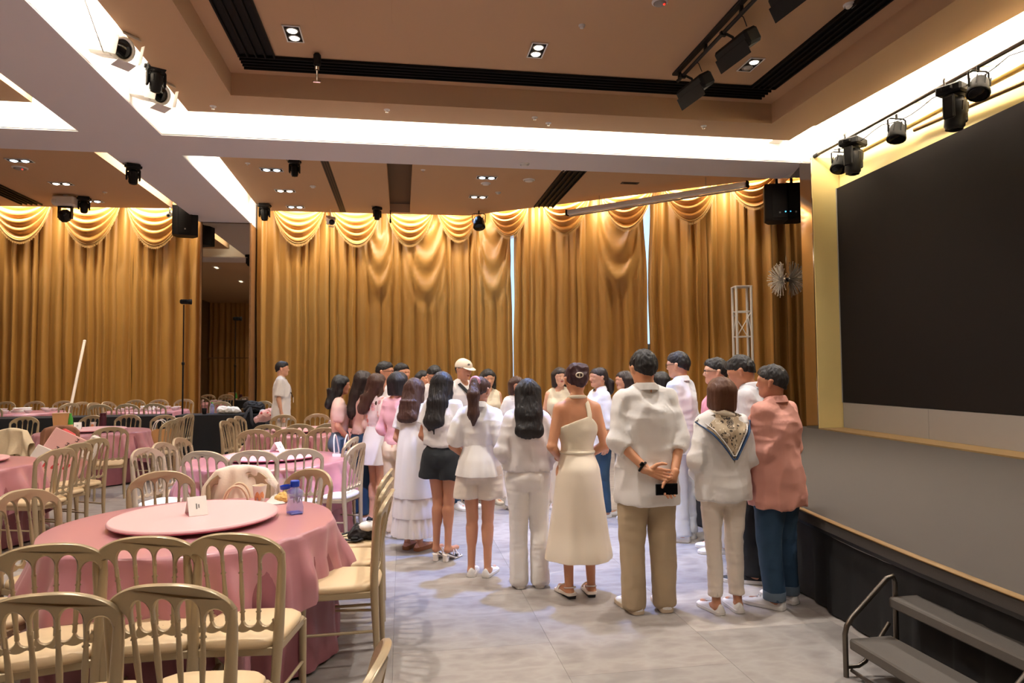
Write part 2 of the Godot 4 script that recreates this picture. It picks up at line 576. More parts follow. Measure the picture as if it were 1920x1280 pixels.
func make_room():
	# floor: a base and one piece for each vinyl tile that shows
	var fl := structure("floor", Mb.new().span(Vector3(-10, -0.2, -18), Vector3(8.6, -0.003, 4.6)), "floor_tile_3")
	var tile := Mb.new().box(Vector3.ZERO, Vector3(0.914, 0.02, 0.914), 0.001).mesh()
	for i in 12:
		for j in 15:
			var x := -6.0 + i * 0.915
			var z := -15.0 + j * 0.915 + (0.4575 if i % 2 else 0.0)
			var o := inst("floor_tile", tile, "floor_tile_%d" % ((i * 7 + j * 5 + (i * j) % 3 + rng.randi_range(0, 1)) % 4), fl)
			o.position = Vector3(x, -0.01, z)
			o.rotation.y = PI / 2 * rng.randi_range(0, 3)
	structure("wall_back", Mb.new().span(Vector3(-10, 0, -17.9), Vector3(2.0, 6.1, -17.7)), "plain_wall")
	structure("wall_diagonal", Mb.new().bar(Vector3(1.7, 3.05, -17.85), Vector3(7.9, 3.05, -13.5), 0.15, 6.1), "plain_wall")
	structure("wall_left", Mb.new().span(Vector3(-10.2, 0, -17.9), Vector3(-10, 6.1, 4.6)), "plain_wall")
	structure("wall_rear", Mb.new().span(Vector3(-10, 0, 4.4), Vector3(8, 6.1, 4.6)), "plain_wall")
	var wr := structure("wall_right", Mb.new().bar(Vector3(7.41, 3.05, -10.31), Vector3(6.5, 3.05, 4.6), 0.24, 6.1), "white_paint")
	structure("wall_corner", Mb.new().bar(Vector3(7.0, 3.05, -10.6), Vector3(7.83, 3.05, -13.4), 0.1, 6.1), "plain_wall")
	# the stage wall: gold facing up to a ledge, a gold pilaster, the screen
	structure("facing", Mb.new().bar(Vector3(7.28, 2.84, -10.31), Vector3(6.4, 2.84, 4.0), 0.02, 4.48), "gold_wall", wr)
	structure("ledge", Mb.new().bar(Vector3(7.26, 5.06, -10.31), Vector3(6.38, 5.06, 4.0), 0.1, 0.05, 0.01), "gold_wall", wr)
	structure("pilaster", Mb.new().span(Vector3(6.78, 0.6, -10.63), Vector3(7.4, 5.14, -10.33), 0.004), "gold_wall", wr)
	structure("upper_pier", Mb.new().span(Vector3(6.78, 5.14, -10.63), Vector3(7.4, 6.1, -10.33)), "white_paint", wr)
	var cs := Mb.new().span(Vector3(6.765, 0.6, -10.66), Vector3(6.785, 5.13, -10.34), 0.003)
	cs.span(Vector3(6.77, 0.6, -10.675), Vector3(6.86, 5.13, -10.655), 0.003)
	structure("chrome_strip", cs, "chrome", wr)
	# the dark mirror that closes the corner between stage wall and curtain
	var a := Vector3(6.84, 0, -10.68)
	var b := Vector3(7.66, 0, -13.2)
	var mr := thing("wall_mirror", "dark tinted mirror wall in the corner between curtains and gold stage wall", "mirror", (a + b) / 2)
	var dn := (b - a).cross(Vector3.UP).normalized()
	for k in 2:
		var g := Mb.new().bar(a.lerp(b, k * 0.5 + 0.002) - mr.position + Vector3(0, 2.57, 0), a.lerp(b, k * 0.5 + 0.498) - mr.position + Vector3(0, 2.57, 0), 0.02, 5.14, 0.003)
		part("mirror_panel", g, "dark_mirror", mr)
	# the pillar on the back wall, mirrored in front, wood at its sides
	var pl := structure("pillar", Mb.new().span(Vector3(-4.62, 0, -17.7), Vector3(-3.5, 5.15, -16.74)), "wood_panel")
	structure("mirror_upper", Mb.new().span(Vector3(-4.57, 1.98, -16.74), Vector3(-3.52, 5.13, -16.715), 0.003), "tinted_mirror", pl)
	structure("mirror_lower", Mb.new().span(Vector3(-4.57, 0.1, -16.74), Vector3(-3.52, 1.97, -16.715), 0.003), "tinted_mirror", pl)
	for x in [-4.6, -3.5]: structure("trim", Mb.new().span(Vector3(x - 0.02, 0, -16.75), Vector3(x + 0.02, 5.15, -16.7), 0.004), "wood_panel", pl)
	structure("chrome_strip", Mb.new().span(Vector3(-3.505, 0, -17.36), Vector3(-3.485, 2.0, -17.28), 0.003), "chrome", pl)
	make_ceiling()

func make_ceiling():
	var ce := structure("ceiling", Mb.new().span(Vector3(-10.2, 6.1, -17.9), Vector3(8.6, 6.25, 4.7)), "white_paint")
	structure("side_soffit", slab([Vector2(6.2, 4.4), Vector2(6.2, -10.7), Vector2(7.5, -10.7), Vector2(7.5, 4.4)], 5.47, 5.6), "white_paint", ce)
	var be := structure("trim_1", Mb.new().span(Vector3(-4.64, 5.16, -17.7), Vector3(-3.51, 6.1, 4.4)), "white_paint")
	structure("soffit", Mb.new().span(Vector3(-4.64, 5.15, -16.75), Vector3(-3.51, 5.17, 4.4)), "lavender_paint", be)
	be = structure("trim_2", Mb.new().span(Vector3(-10, 5.16, -11.64), Vector3(7.8, 6.1, -10.68)), "white_paint")
	structure("soffit", Mb.new().span(Vector3(-10, 5.149, -11.64), Vector3(7.0, 5.17, -10.68)), "lavender_paint", be)
	# near coffer: a hung panel with a raised tray
	var pn := structure("ceiling_panel", Mb.new().span(Vector3(-3.0, 5.35, -10.19), Vector3(6.3, 5.75, -9.52)), "tan_paint")
	structure("margin", Mb.new().span(Vector3(-3.0, 5.35, -9.52), Vector3(-2.265, 5.75, 4.3)), "tan_paint", pn)
	structure("margin", slab([Vector2(5.6, -9.52), Vector2(6.335, -9.52), Vector2(6.5, -6.1), Vector2(6.2, 4.3), Vector2(5.6, 4.3)], 5.35, 5.75), "tan_paint", pn)
	structure("tray", Mb.new().span(Vector3(-2.265, 5.66, -9.52), Vector3(5.6, 5.75, 4.3)), "tan_paint", pn)
	structure("access_hatch", Mb.new().span(Vector3(-0.95, 5.655, -7.9), Vector3(-0.1, 5.66, -7.2), 0.002), "tan_paint", pn)
	# black linear air slots round the tray: a back plate and raised vanes
	for e in [[Vector3(-2.046, 0, -9.3), Vector3(5.31, 0, -8.94), 0], [Vector3(-2.046, 0, -8.94), Vector3(-1.6, 0, 2.0), 1], [Vector3(4.95, 0, -8.94), Vector3(5.31, 0, 2.0), 1]]:
		var d := structure("air_slot", Mb.new().span(e[0] + Vector3(0, 5.652, 0), e[1] + Vector3(0, 5.662, 0)), "slot_black", pn)
		for k in 5:
			var lo: Vector3 = e[0]
			var hi: Vector3 = e[1]
			var w := (hi.x - lo.x) if e[2] == 1 else (hi.z - lo.z)
			var q := w * (k + 0.04) / 4.1
			if e[2] == 1: structure("vane", Mb.new().span(Vector3(lo.x + q, 5.615, lo.z), Vector3(lo.x + q + 0.022, 5.655, hi.z), 0.004), "slot_black", pn)
			else: structure("vane", Mb.new().span(Vector3(lo.x, 5.615, lo.z + q), Vector3(hi.x, 5.655, lo.z + q + 0.022), 0.004), "slot_black", pn)
	# left coffers
	structure("ceiling_panel", Mb.new().span(Vector3(-9.9, 5.35, -10.15), Vector3(-5.0, 5.6, 4.3)), "tan_paint")
	pn = structure("ceiling_panel", slab([Vector2(-9.9, -16.6), Vector2(-5.1, -16.3), Vector2(-5.1, -12.0), Vector2(-9.9, -12.0)], 5.35, 5.55), "tan_paint")
	slot_strip(pn, Vector3(-7.95, 5.345, -12.2), Vector3(-7.95, 5.345, -16.2), 0.42)
	# far coffer, with a duct recess and two air slots
	pn = structure("ceiling_panel", slab([Vector2(0.2, -12.0), Vector2(0.2, -16.23), Vector2(1.6, -16.2), Vector2(7.14, -12.33), Vector2(7.0, -12.0)], 5.35, 5.55), "tan_paint")
	structure("field", slab([Vector2(-3.1, -12.0), Vector2(-3.18, -16.28), Vector2(-0.26, -16.24), Vector2(-0.26, -12.0)], 5.35, 5.55), "tan_paint", pn)
	structure("field", Mb.new().span(Vector3(-0.26, 5.35, -16.235), Vector3(0.2, 5.55, -16.06)), "tan_paint", pn)
	structure("duct_recess", Mb.new().span(Vector3(-0.3, 5.55, -16.2), Vector3(0.25, 5.6, -12)), "duct_brown", pn)
	structure("duct_grille", Mb.new().span(Vector3(-1.41, 5.342, -16.15), Vector3(-1.27, 5.352, -12.1), 0.003), "duct_grille", pn)
	for k in 3: structure("vane", Mb.new().span(Vector3(-1.385 + k * 0.045, 5.336, -16.13), Vector3(-1.375 + k * 0.045, 5.343, -12.1)), "slot_black", pn)
	slot_strip(pn, Vector3(3.19, 5.345, -12.2), Vector3(3.19, 5.345, -15.1), 0.44)
	# glowing cove strips on the edges of the hung panels, out of sight of the hall
	for s in [[Vector3(-2.9, 5.48, -10.22), Vector3(1.6, 5.66, -10.195)], [Vector3(1.7, 5.48, -10.22), Vector3(6.2, 5.66, -10.195)],
			[Vector3(-3.03, 5.48, -10), Vector3(-3.005, 5.66, -6)], [Vector3(-3.03, 5.48, -5.8), Vector3(-3.005, 5.66, -1.8)], [Vector3(-3.03, 5.48, -1.6), Vector3(-3.005, 5.66, 2.4)],
			[Vector3(-9.4, 5.48, -10.18), Vector3(-5.0, 5.6, -10.155)], [Vector3(-3.2, 5.44, -16.2), Vector3(-3.185, 5.55, -12.2)],
			[Vector3(-4.67, 5.48, -10), Vector3(-4.645, 5.66, -6)], [Vector3(-4.67, 5.48, -5.8), Vector3(-4.645, 5.66, -1.8)], [Vector3(-4.67, 5.44, -16.2), Vector3(-4.645, 5.55, -12.2)]]:
		tag(inst("cove_light", Mb.new().span(s[0], s[1]).mesh(), "cove_glow", self), "", "", "", "structure")

func slot_strip(pn: Node, a: Vector3, b: Vector3, w: float):
	structure("air_slot", Mb.new().span(a - Vector3(w / 2, 0, 0), b + Vector3(w / 2, 0.01, 0)), "slot_black", pn)
	for k in 5:
		var x := a.x - w / 2 + w * (k + 0.03) / 4.15
		structure("vane", Mb.new().span(Vector3(x, a.y - 0.035, a.z), Vector3(x + 0.022, a.y + 0.004, b.z), 0.004), "slot_black", pn)

# ---------------------------------------------------------------- ceiling fittings
func downlight(at: Vector3, along_x: bool, bulbs: Array, label: String, group: String) -> Node3D:
	# a square trim with two lamps; bulbs names the two lamp materials
	var t := thing("twin_downlight", label, "downlight", at, 0.0 if along_x else PI / 2, group)
	var tr := Mb.new()
	for s in [-1, 1]:
		tr.box(Vector3(0, -0.004, s * 0.095), Vector3(0.4, 0.012, 0.016), 0.002)
		tr.box(Vector3(s * 0.195, -0.004, 0), Vector3(0.016, 0.012, 0.206), 0.002)
	part("trim", tr, "white_plastic", t)
	part("housing", Mb.new().box(Vector3(0, -0.002, 0), Vector3(0.376, 0.004, 0.176)), "slot_black", t)
	for k in 2:
		var x := -0.09 + 0.18 * k
		var lamp := part("lamp", Mb.new().lathe([Vector2(0.0, -0.03), Vector2(0.03, -0.028), Vector2(0.052, -0.018), Vector2(0.06, -0.006), Vector2(0.06, 0.0)], 16, Vector3(x, 0, 0)), bulbs[k], t)
		part("bezel", Mb.new().lathe([Vector2(0.06, -0.012), Vector2(0.072, -0.012), Vector2(0.076, -0.002)], 16), "grey_plastic", lamp).position = Vector3(x, 0, 0)
	return t

func moving_head(at: Vector3, s: float, label: String, tilt := 0.3, turn := 0.0, group := "", black := "black_plastic") -> Node3D:   # hangs below at
	var t := thing("moving_head_light", label, "stage light", at, turn, group)
	var base := Mb.new()
	base.box(Vector3(0, -0.06 * s, 0), Vector3(0.3, 0.1, 0.26) * s, 0.02 * s)
	base.box(Vector3(0, -0.005 * s, 0), Vector3(0.1, 0.03, 0.1) * s, 0.004)
	for k in [-1, 1]: base.box(Vector3(k * 0.165, -0.06, 0) * s, Vector3(0.04, 0.05, 0.1) * s, 0.008 * s)
	part("base", base, black, t)
	part("clamp", Mb.new().tube([Vector3(-0.2, -0.04, 0) * s, Vector3(-0.22, 0.0, 0) * s, Vector3(-0.2, 0.03, 0) * s], [0.012 * s]), "grey_plastic", t)
	var yoke := Mb.new()
	yoke.lathe([Vector2(0.09 * s, -0.14 * s), Vector2(0.1 * s, -0.11 * s)], 16)
	yoke.box(Vector3(0, -0.145, 0) * s, Vector3(0.3, 0.03, 0.12) * s, 0.01 * s)
	for k in [-1, 1]: yoke.box(Vector3(k * 0.135, -0.26, 0) * s, Vector3(0.04, 0.24, 0.12) * s, 0.015 * s)
	part("yoke", yoke, black, t)
	var bs := Basis(Vector3.RIGHT, tilt)
	var c := Vector3(0, -0.3, 0) * s
	var head := Mb.new()
	head.lathe([Vector2(0.0, 0.17 * s), Vector2(0.07 * s, 0.16 * s), Vector2(0.11 * s, 0.1 * s), Vector2(0.112 * s, -0.02 * s), Vector2(0.1 * s, -0.04 * s), Vector2(0.1 * s, -0.13 * s), Vector2(0.085 * s, -0.15 * s), Vector2(0.085 * s, -0.17 * s)], 14, c, bs)
	for k in 6: head.box(c + bs * Vector3(cos(k * TAU / 6) * 0.105, 0.06, sin(k * TAU / 6) * 0.105) * s, Vector3(0.02, 0.1, 0.02) * s, 0.004 * s, bs)
	part("head", head, "black_metal", t)
	part("lens", Mb.new().ball(c + bs * Vector3(0, -0.16, 0) * s, Vector3(0.08, 0.03, 0.08) * s, 14, 6, bs), "lens", t)
	return t

func par_can(at: Vector3, s: float, label: String, b: Basis, group := "") -> Node3D:   # yoke from at, lamp pointing along b's -y
	var t := thing("par_light", label, "stage light", at, 0.0, group)
	var yk := Mb.new()
	yk.tube([Vector3(-0.13, -0.22, 0) * s, Vector3(-0.135, -0.06, 0) * s, Vector3(-0.1, -0.04, 0) * s, Vector3(0.1, -0.04, 0) * s, Vector3(0.135, -0.06, 0) * s, Vector3(0.13, -0.22, 0) * s], [0.016 * s], 8, true, 0.5)
	yk.cyl(Vector3(0, 0.02, 0) * s, Vector3(0, -0.05, 0) * s, 0.016 * s)
	part("yoke", yk, "black_metal", t)
	var c := Vector3(0, -0.22, 0) * s
	var body := Mb.new().lathe([Vector2(0.0, 0.13 * s), Vector2(0.06 * s, 0.125 * s), Vector2(0.09 * s, 0.08 * s), Vector2(0.115 * s, -0.05 * s), Vector2(0.125 * s, -0.12 * s), Vector2(0.11 * s, -0.13 * s)], 14, c, b)
	for k in 8: body.box(c + b * Vector3(cos(k * TAU / 8) * 0.11, 0.02, sin(k * TAU / 8) * 0.11) * s, Vector3(0.014, 0.14, 0.014) * s, 0.003, b)
	part("body", body, "black_plastic", t)
	part("lens", Mb.new().ball(c + b * Vector3(0, -0.12, 0) * s, Vector3(0.108, 0.02, 0.108) * s, 14, 6, b), "lens", t)
	return t

func disc(called: String, at: Vector3, r: float, label: String, category: String, group := "", led := ""):
	var t := thing(called, label, category, at, 0.0, group)
	part("base", Mb.new().lathe([Vector2(r, 0.0), Vector2(r * 0.98, -0.012), Vector2(r * 0.8, -0.02)], 18), "white_plastic", t)
	part("sensor", Mb.new().lathe([Vector2(r * 0.7, -0.012), Vector2(r * 0.62, -0.035), Vector2(r * 0.3, -0.042), Vector2(0, -0.042)], 14), "grey_plastic" if led else "white_plastic", t)
	if led: part("indicator_light", Mb.new().ball(Vector3(r * 0.45, -0.04, r * 0.3), Vector3.ONE * 0.012, 8, 6), led, t)

func sprinkler(at: Vector3, label: String, group: String):
	var t := thing("sprinkler", label, "sprinkler", at, 0.0, group)
	part("escutcheon", Mb.new().lathe([Vector2(0.045, 0), Vector2(0.042, -0.008), Vector2(0.02, -0.014), Vector2(0.0, -0.014)], 14), "white_plastic", t)
	part("head", Mb.new().lathe([Vector2(0.012, -0.01), Vector2(0.01, -0.035), Vector2(0.022, -0.038), Vector2(0.0, -0.042)], 10), "chrome", t)

func flood(at: Vector3, yaw: float, pitch: float, s: float, label: String, group := "") -> Node3D:   # white barn-door flood, hung from at
	var t := thing("barn_door_flood", label, "stage light", at, yaw, group)
	part("hanger", Mb.new().tube([Vector3(0, 0.42 if s < 0.8 else 0.16, 0) * s, Vector3(0, 0.08, 0) * s], [0.012 * s]).tube([Vector3(-0.14, -0.06, 0) * s, Vector3(-0.14, 0.08, 0) * s, Vector3(0.14, 0.08, 0) * s, Vector3(0.14, -0.06, 0) * s], [0.01 * s]), "white_metal", t)
	var b := Basis(Vector3.RIGHT, pitch)
	var body := Mb.new().box(b * Vector3(0, -0.02, 0.12) * s, Vector3(0.2, 0.2, 0.42) * s, 0.03 * s, b)
	for k in 4: body.box(b * Vector3(-0.06 + 0.04 * k, 0.085, 0.14) * s, Vector3(0.012, 0.01, 0.22) * s, 0.002, b)
	part("body", body, "white_metal", t)
	part("front_ring", Mb.new().lathe([Vector2(0.1 * s, 0.0), Vector2(0.125 * s, 0.01 * s), Vector2(0.13 * s, 0.07 * s), Vector2(0.11 * s, 0.08 * s), Vector2(0.1 * s, 0.06 * s)], 20, b * Vector3(0, -0.02, -0.09) * s, b * Basis(Vector3.RIGHT, -PI / 2)), "white_metal", t)
	part("lens", Mb.new().ball(b * Vector3(0, -0.02, -0.13) * s, Vector3(0.104, 0.104, 0.03) * s, 18, 10, b), "lens", t)
	for k in 4:   # the four doors of the barn door
		var q := Basis(Vector3.BACK, k * PI / 2)
		var door := Mb.new().box(Vector3.ZERO, Vector3(0.2, 0.14, 0.006) * s, 0.002, b * q * Basis(Vector3.RIGHT, 1.0 + 0.2 * (k % 2)))
		part("barn_door", door, "white_metal", t).position = b * (Vector3(0, -0.02, -0.16) + q * Vector3(0, 0.165, -0.05)) * s
	return t

func speaker(at: Vector3, yaw: float, size: Vector3, label: String) -> Node3D:
	var t := thing("loudspeaker", label, "loudspeaker", at, yaw)
	var p := PackedVector2Array([Vector2(-size.x / 2, -size.z / 2), Vector2(size.x / 2, -size.z / 2), Vector2(size.x / 2, size.z * 0.05), Vector2(size.x * 0.3, size.z / 2), Vector2(-size.x * 0.3, size.z / 2), Vector2(-size.x / 2, size.z * 0.05)])
	part("cabinet", Mb.new().prism(p, size.y, 0.012, Transform3D(Basis(Vector3.RIGHT, -PI / 2), Vector3.ZERO)), "black_plastic", t)
	part("grille", Mb.new().box(Vector3(0, 0, size.z / 2 + 0.008), Vector3(size.x * 0.54, size.y * 0.9, 0.02), 0.006), "slot_black", t)
	part("badge", Mb.new().box(Vector3(0, -size.y * 0.3, size.z / 2 + 0.02), Vector3(0.03, 0.03, 0.006), 0.002), "grey_plastic", t)
	part("bracket", Mb.new().bar(Vector3(0, size.y * 0.5 - 0.02, -0.02), Vector3(0, size.y * 0.5 + 0.25, -0.04), 0.05, 0.02), "black_metal", t)
	return t

func make_ceiling_fittings():
	var near_names := ["above the left side of the hall", "over the middle of the standing circle", "beside the black floodlight rail"]
	for i in 3:
		downlight(Vector3(NEAR_LAMPS[i], 5.655, -8.3), false, ["lamp_warm", "lamp_warm" if i < 2 else "lamp_off"], "lit twin downlight in the raised tray, %s" % near_names[i], "twin downlights of the near ceiling tray")
		for z in [-4.6, -0.9]: downlight(Vector3(NEAR_LAMPS[i], 5.655, z), false, ["lamp_warm", "lamp_warm"], "twin downlight overhead, out of the picture", "twin downlights overhead")
	downlight(Vector3(1.3, 5.655, -6.3), false, ["lamp_cool", "lamp_cool"], "bluish twin downlight just above the picture, over the standing people", "twin downlights overhead")
	for x in [-2.35, 1.63, -6.55]:
		for z in [-12.93, -14.4, -15.78]:
			if x > 0 and z < -15: continue
			var cold: bool = z != -14.4
			downlight(Vector3(x, 5.345, z), true, ["lamp_cool", "lamp_cool"] if cold else ["lamp_warm", "lamp_warm"],
				"%s twin downlight in the far ceiling, %s, %s" % ["bluish" if cold else "warm", {-2.35: "left of the thin slot", 1.63: "right of the recess", -6.55: "at far left"}[x], {-12.93: "nearest the lavender beam", -14.4: "second from the beam", -15.78: "nearest the swags"}[z]], "twin downlights of the far ceiling")
	for x in [-6.4, -8.6]:
		for z in [-8.3, -4.6]: downlight(Vector3(x, 5.345, z), false, ["lamp_warm", "lamp_warm"], "twin downlight overhead, out of the picture", "twin downlights overhead")
	# black moving heads
	moving_head(Vector3(-1.85, 5.35, -12.3), 0.62, "black moving head light just past the lavender beam, left of the air slot", 0.1)
	moving_head(Vector3(-2.98, 5.35, -15.6), 0.78, "black moving head light at the far ceiling's left corner, beside the white beam side", 0.1)
	moving_head(Vector3(-0.54, 5.35, -15.6), 0.62, "small black moving head light before the swags, left of the duct recess", 0.2, 0.6)
	moving_head(Vector3(-6.58, 5.35, -15.45), 0.72, "black moving head light at far left, right of the white projector box", 0.15, 0.3)
	moving_head(Vector3(-4.46, 5.15, -12.24), 0.72, "black moving head light under the lavender beam crossing, above the left swag row", 0.15, 0.4)
	moving_head(Vector3(-2.98, 5.42, -8.85), 0.72, "black moving head light at the far end of the white pipe", 0.25, 0.5)
	# white box with a black head below it at far left
	var t := thing("projector", "white ceiling box with a black swivelling lamp below it, at far left", "projector", Vector3(-6.89, 5.35, -15.35))
	part("mount", Mb.new().cyl(Vector3(0, 0, 0), Vector3(0, -0.06, 0), 0.05), "white_metal", t)
	part("box", Mb.new().box(Vector3(0, -0.14, 0), Vector3(0.42, 0.2, 0.3), 0.03).box(Vector3(-0.16, -0.17, 0.16), Vector3(0.08, 0.08, 0.04), 0.01), "white_metal", t)
	part("yoke", Mb.new().box(Vector3(-0.12, -0.36, 0), Vector3(0.03, 0.26, 0.1), 0.01).box(Vector3(0.12, -0.36, 0), Vector3(0.03, 0.26, 0.1), 0.01).box(Vector3(0, -0.25, 0), Vector3(0.26, 0.03, 0.1), 0.01), "black_plastic", t)
	part("head", Mb.new().box(Vector3(0.0, -0.44, 0.02), Vector3(0.2, 0.24, 0.26), 0.06, Basis(Vector3.RIGHT, 0.4)), "black_plastic", t)
	part("lens", Mb.new().ball(Vector3(0.04, -0.42, 0.17), Vector3(0.06, 0.06, 0.03)), "lens", t)
	# the white pipe with two barn-door floods
	var pipe := thing("lighting_pipe", "white pipe along the bright ceiling cove that carries two white floods", "pipe", Vector3(-3.0, 5.42, -7.9))
	var tubes := Mb.new().cyl(Vector3(0, 0, -1.1), Vector3(0, 0, 3.2), 0.03)
	part("tube", tubes, "white_metal", pipe)
	for z in [-0.9, -0.2, 0.6, 1.4]: part("hanger", Mb.new().cyl(Vector3(0, 0, z), Vector3(-0.05, 0.34, z), 0.008).box(Vector3(0, 0, z), Vector3(0.08, 0.08, 0.04), 0.01), "white_metal", pipe)
	part("cable", Mb.new().tube([Vector3(0, -0.02, 1.2), Vector3(-0.12, -0.1, 0.6), Vector3(-0.16, -0.35, 0.1), Vector3(-0.15, -0.3, 0.0)], [0.006], 6), "white_plastic", pipe)
	flood(Vector3(-3.16, 5.28, -8.1), -2.2, -0.3, 1.05, "white barn-door floodlight on the white pipe, nearer of the two")
	flood(Vector3(-3.18, 5.28, -9.35), -2.2, -0.3, 1.05, "white barn-door floodlight on the white pipe, farther, half behind a black moving head")
	flood(Vector3(-1.6, 5.1, -15.95), -2.7, -0.5, 0.62, "small white floodlight hanging before the second gold swag")
	par_can(Vector3(1.78, 5.32, -15.65), 1.15, "black spotlight hanging alone before the gold swags, right of the wide duct recess", Basis(Vector3.RIGHT, -0.5))
	# black rail with wash lights in the tray
	var rail := thing("track_rail", "black lighting rail fixed along the raised tan ceiling tray", "light rail", Vector3(3.7, 5.62, -6.6))
	part("rail", Mb.new().span(Vector3(-0.04, 0, -2.1), Vector3(0.04, 0.035, 2.6), 0.006), "black_metal", rail)
	part("pipe", Mb.new().cyl(Vector3(0.02, -0.09, -2.05), Vector3(0.02, -0.09, 2.6), 0.024), "black_metal", rail)
	for z in [-2.0, -1.2, -0.3, 0.6]: part("hanger", Mb.new().span(Vector3(0, -0.1, z), Vector3(0.04, 0.01, z + 0.03)), "black_metal", rail)
	for j in 3:
		var w := thing("wash_light", "black box wash light under the rail, %s" % ["farthest one, over the tray edge", "middle of the three", "nearest one, cut by the picture top"][j], "stage light", Vector3(3.75, 5.52, [-8.35, -7.2, -6.0][j]))
		var b := Basis(Vector3.UP, 0.12) * Basis(Vector3.BACK, 0.5)
		part("box", Mb.new().box(Vector3(0.08, -0.2, 0), Vector3(0.2, 0.18, 0.62), 0.03, b), "black_plastic", w)
		part("door", Mb.new().box(Vector3(0.02, -0.33, 0), Vector3(0.012, 0.16, 0.58), 0.003, b), "black_plastic", w)
		part("hanger", Mb.new().tube([Vector3(-0.03, 0.02, -0.12), Vector3(0.1, -0.02, -0.14), Vector3(0.14, -0.12, -0.15)], [0.016], 8).box(Vector3(-0.03, 0.0, -0.12), Vector3(0.08, 0.06, 0.05), 0.01), "black_metal", w)
		part("cable", Mb.new().tube([Vector3(0.04, -0.12, 0.3), Vector3(-0.02, -0.04, 0.34), Vector3(-0.03, 0.02, 0.28)], [0.006], 6), "black_metal", w)
	# smoke detectors, sprinklers
	disc("smoke_detector", Vector3(2.82, 5.66, -7.0), 0.09, "round smoke detector with a red light at the top of the picture", "smoke detector", "", "led_red")
	disc("smoke_detector", Vector3(2.1, 5.66, -7.62), 0.04, "small round ceiling sensor right of the middle downlight", "smoke detector")
	disc("smoke_detector", Vector3(4.95, 5.66, -6.75), 0.07, "white smoke detector by the right air slot of the tray", "smoke detector")
	disc("smoke_detector", Vector3(1.66, 5.35, -13.35), 0.1, "flat white smoke detector right behind the far bluish downlight", "smoke detector")
	disc("smoke_detector", Vector3(2.47, 5.35, -13.0), 0.12, "wide flat ceiling speaker disc right of the far bluish downlight", "smoke detector")
	disc("smoke_detector", Vector3(-6.78, 5.35, -13.4), 0.13, "flat white smoke detector with a red dot at far left", "smoke detector", "", "led_red")
	disc("smoke_detector", Vector3(2.08, 5.149, -11.35), 0.09, "round sensor on the underside of the lavender beam", "smoke detector")
	disc("smoke_detector", Vector3(2.0, 5.35, -14.0), 0.06, "small sensor in the far ceiling near the warm downlight", "smoke detector")
	disc("smoke_detector", Vector3(-1.75, 5.35, -14.0), 0.06, "small sensor in the far ceiling left of the thin air slot", "smoke detector")
	for p in [[Vector3(-2.6, 5.35, -9.95), "left end"], [Vector3(-0.2, 5.35, -9.75), "left of the middle"], [Vector3(1.95, 5.35, -9.75), "right of the middle"], [Vector3(2.2, 5.35, -9.95), "middle, at the bright cove"], [Vector3(4.6, 5.35, -9.75), "right end"]]:
		sprinkler(p[0], "small ceiling sprinkler on the tan border of the near ceiling, %s" % p[1], "sprinklers on the tan border")
	for p in [[Vector3(-2.7, 5.35, -12.6), "at the left corner"], [Vector3(0.4, 5.35, -12.6), "right of the recess"], [Vector3(3.0, 5.35, -12.3), "left of the black air slot"], [Vector3(-6.0, 5.35, -15.0), "beyond the left beam"]]:
		sprinkler(p[0], "tiny sprinkler in the far tan ceiling %s" % p[1], "sprinklers in the far ceiling")
	t = thing("hanging_microphone", "black clamp with a silver rod hanging at the tray slot, upper left", "microphone", Vector3(-1.05, 5.62, -8.78))
	part("clamp", Mb.new().box(Vector3(0, -0.05, 0), Vector3(0.09, 0.16, 0.09), 0.02), "black_plastic", t)
	part("rod", Mb.new().cyl(Vector3(0, -0.13, 0), Vector3(0, -0.32, 0.01), 0.014).lathe([Vector2(0.03, -0.18), Vector2(0.03, -0.14)], 10), "chrome", t)
	part("tip", Mb.new().box(Vector3(0.0, -0.34, 0.02), Vector3(0.1, 0.03, 0.04), 0.008), "chrome", t)
	t = thing("pendant_sensor", "thin dark rod hanging from the far ceiling before the swags", "sensor", Vector3(-0.25, 5.35, -15.9))
	part("rod", Mb.new().cyl(Vector3.ZERO, Vector3(0, -0.2, 0), 0.012).lathe([Vector2(0.0, -0.3), Vector2(0.025, -0.28), Vector2(0.02, -0.2)], 8), "black_metal", t)
	t = thing("ceiling_vent", "small dark slot vent in the far ceiling right of the black air slot", "vent", Vector3(4.52, 5.345, -12.97))
	part("frame", Mb.new().box(Vector3.ZERO, Vector3(0.36, 0.012, 0.12), 0.003), "duct_grille", t)
	part("slot", Mb.new().box(Vector3(0, -0.008, 0), Vector3(0.26, 0.006, 0.06)), "slot_black", t)
	t = thing("security_camera", "small white bullet camera under the far left ceiling, beside the black loudspeaker", "camera", Vector3(-5.13, 5.35, -16.2))
	part("stem", Mb.new().cyl(Vector3.ZERO, Vector3(0, -0.12, 0), 0.02), "white_plastic", t)
	part("body", Mb.new().lathe([Vector2(0.0, 0.09), Vector2(0.045, 0.085), Vector2(0.05, -0.08), Vector2(0.03, -0.085)], 12, Vector3(0, -0.17, 0), Basis(Vector3.RIGHT, -1.2)), "white_plastic", t)
	part("lens", Mb.new().ball(Vector3(0, -0.2, 0.08), Vector3.ONE * 0.028, 8, 6), "lens", t)
	# speakers
	speaker(Vector3(-4.78, 5.02, -16.15), 0.25, Vector3(0.52, 0.66, 0.4), "black loudspeaker at left, between the last left swag and the mirrored pillar")
	t = speaker(Vector3(7.1, 4.75, -11.95), -0.35, Vector3(0.5, 0.7, 0.42), "black loudspeaker hanging at right in front of the corner mirror")
	part("indicator_light", Mb.new().ball(Vector3(0.1, -0.2, 0.236), Vector3.ONE * 0.012, 8, 6), "led_blue", t)
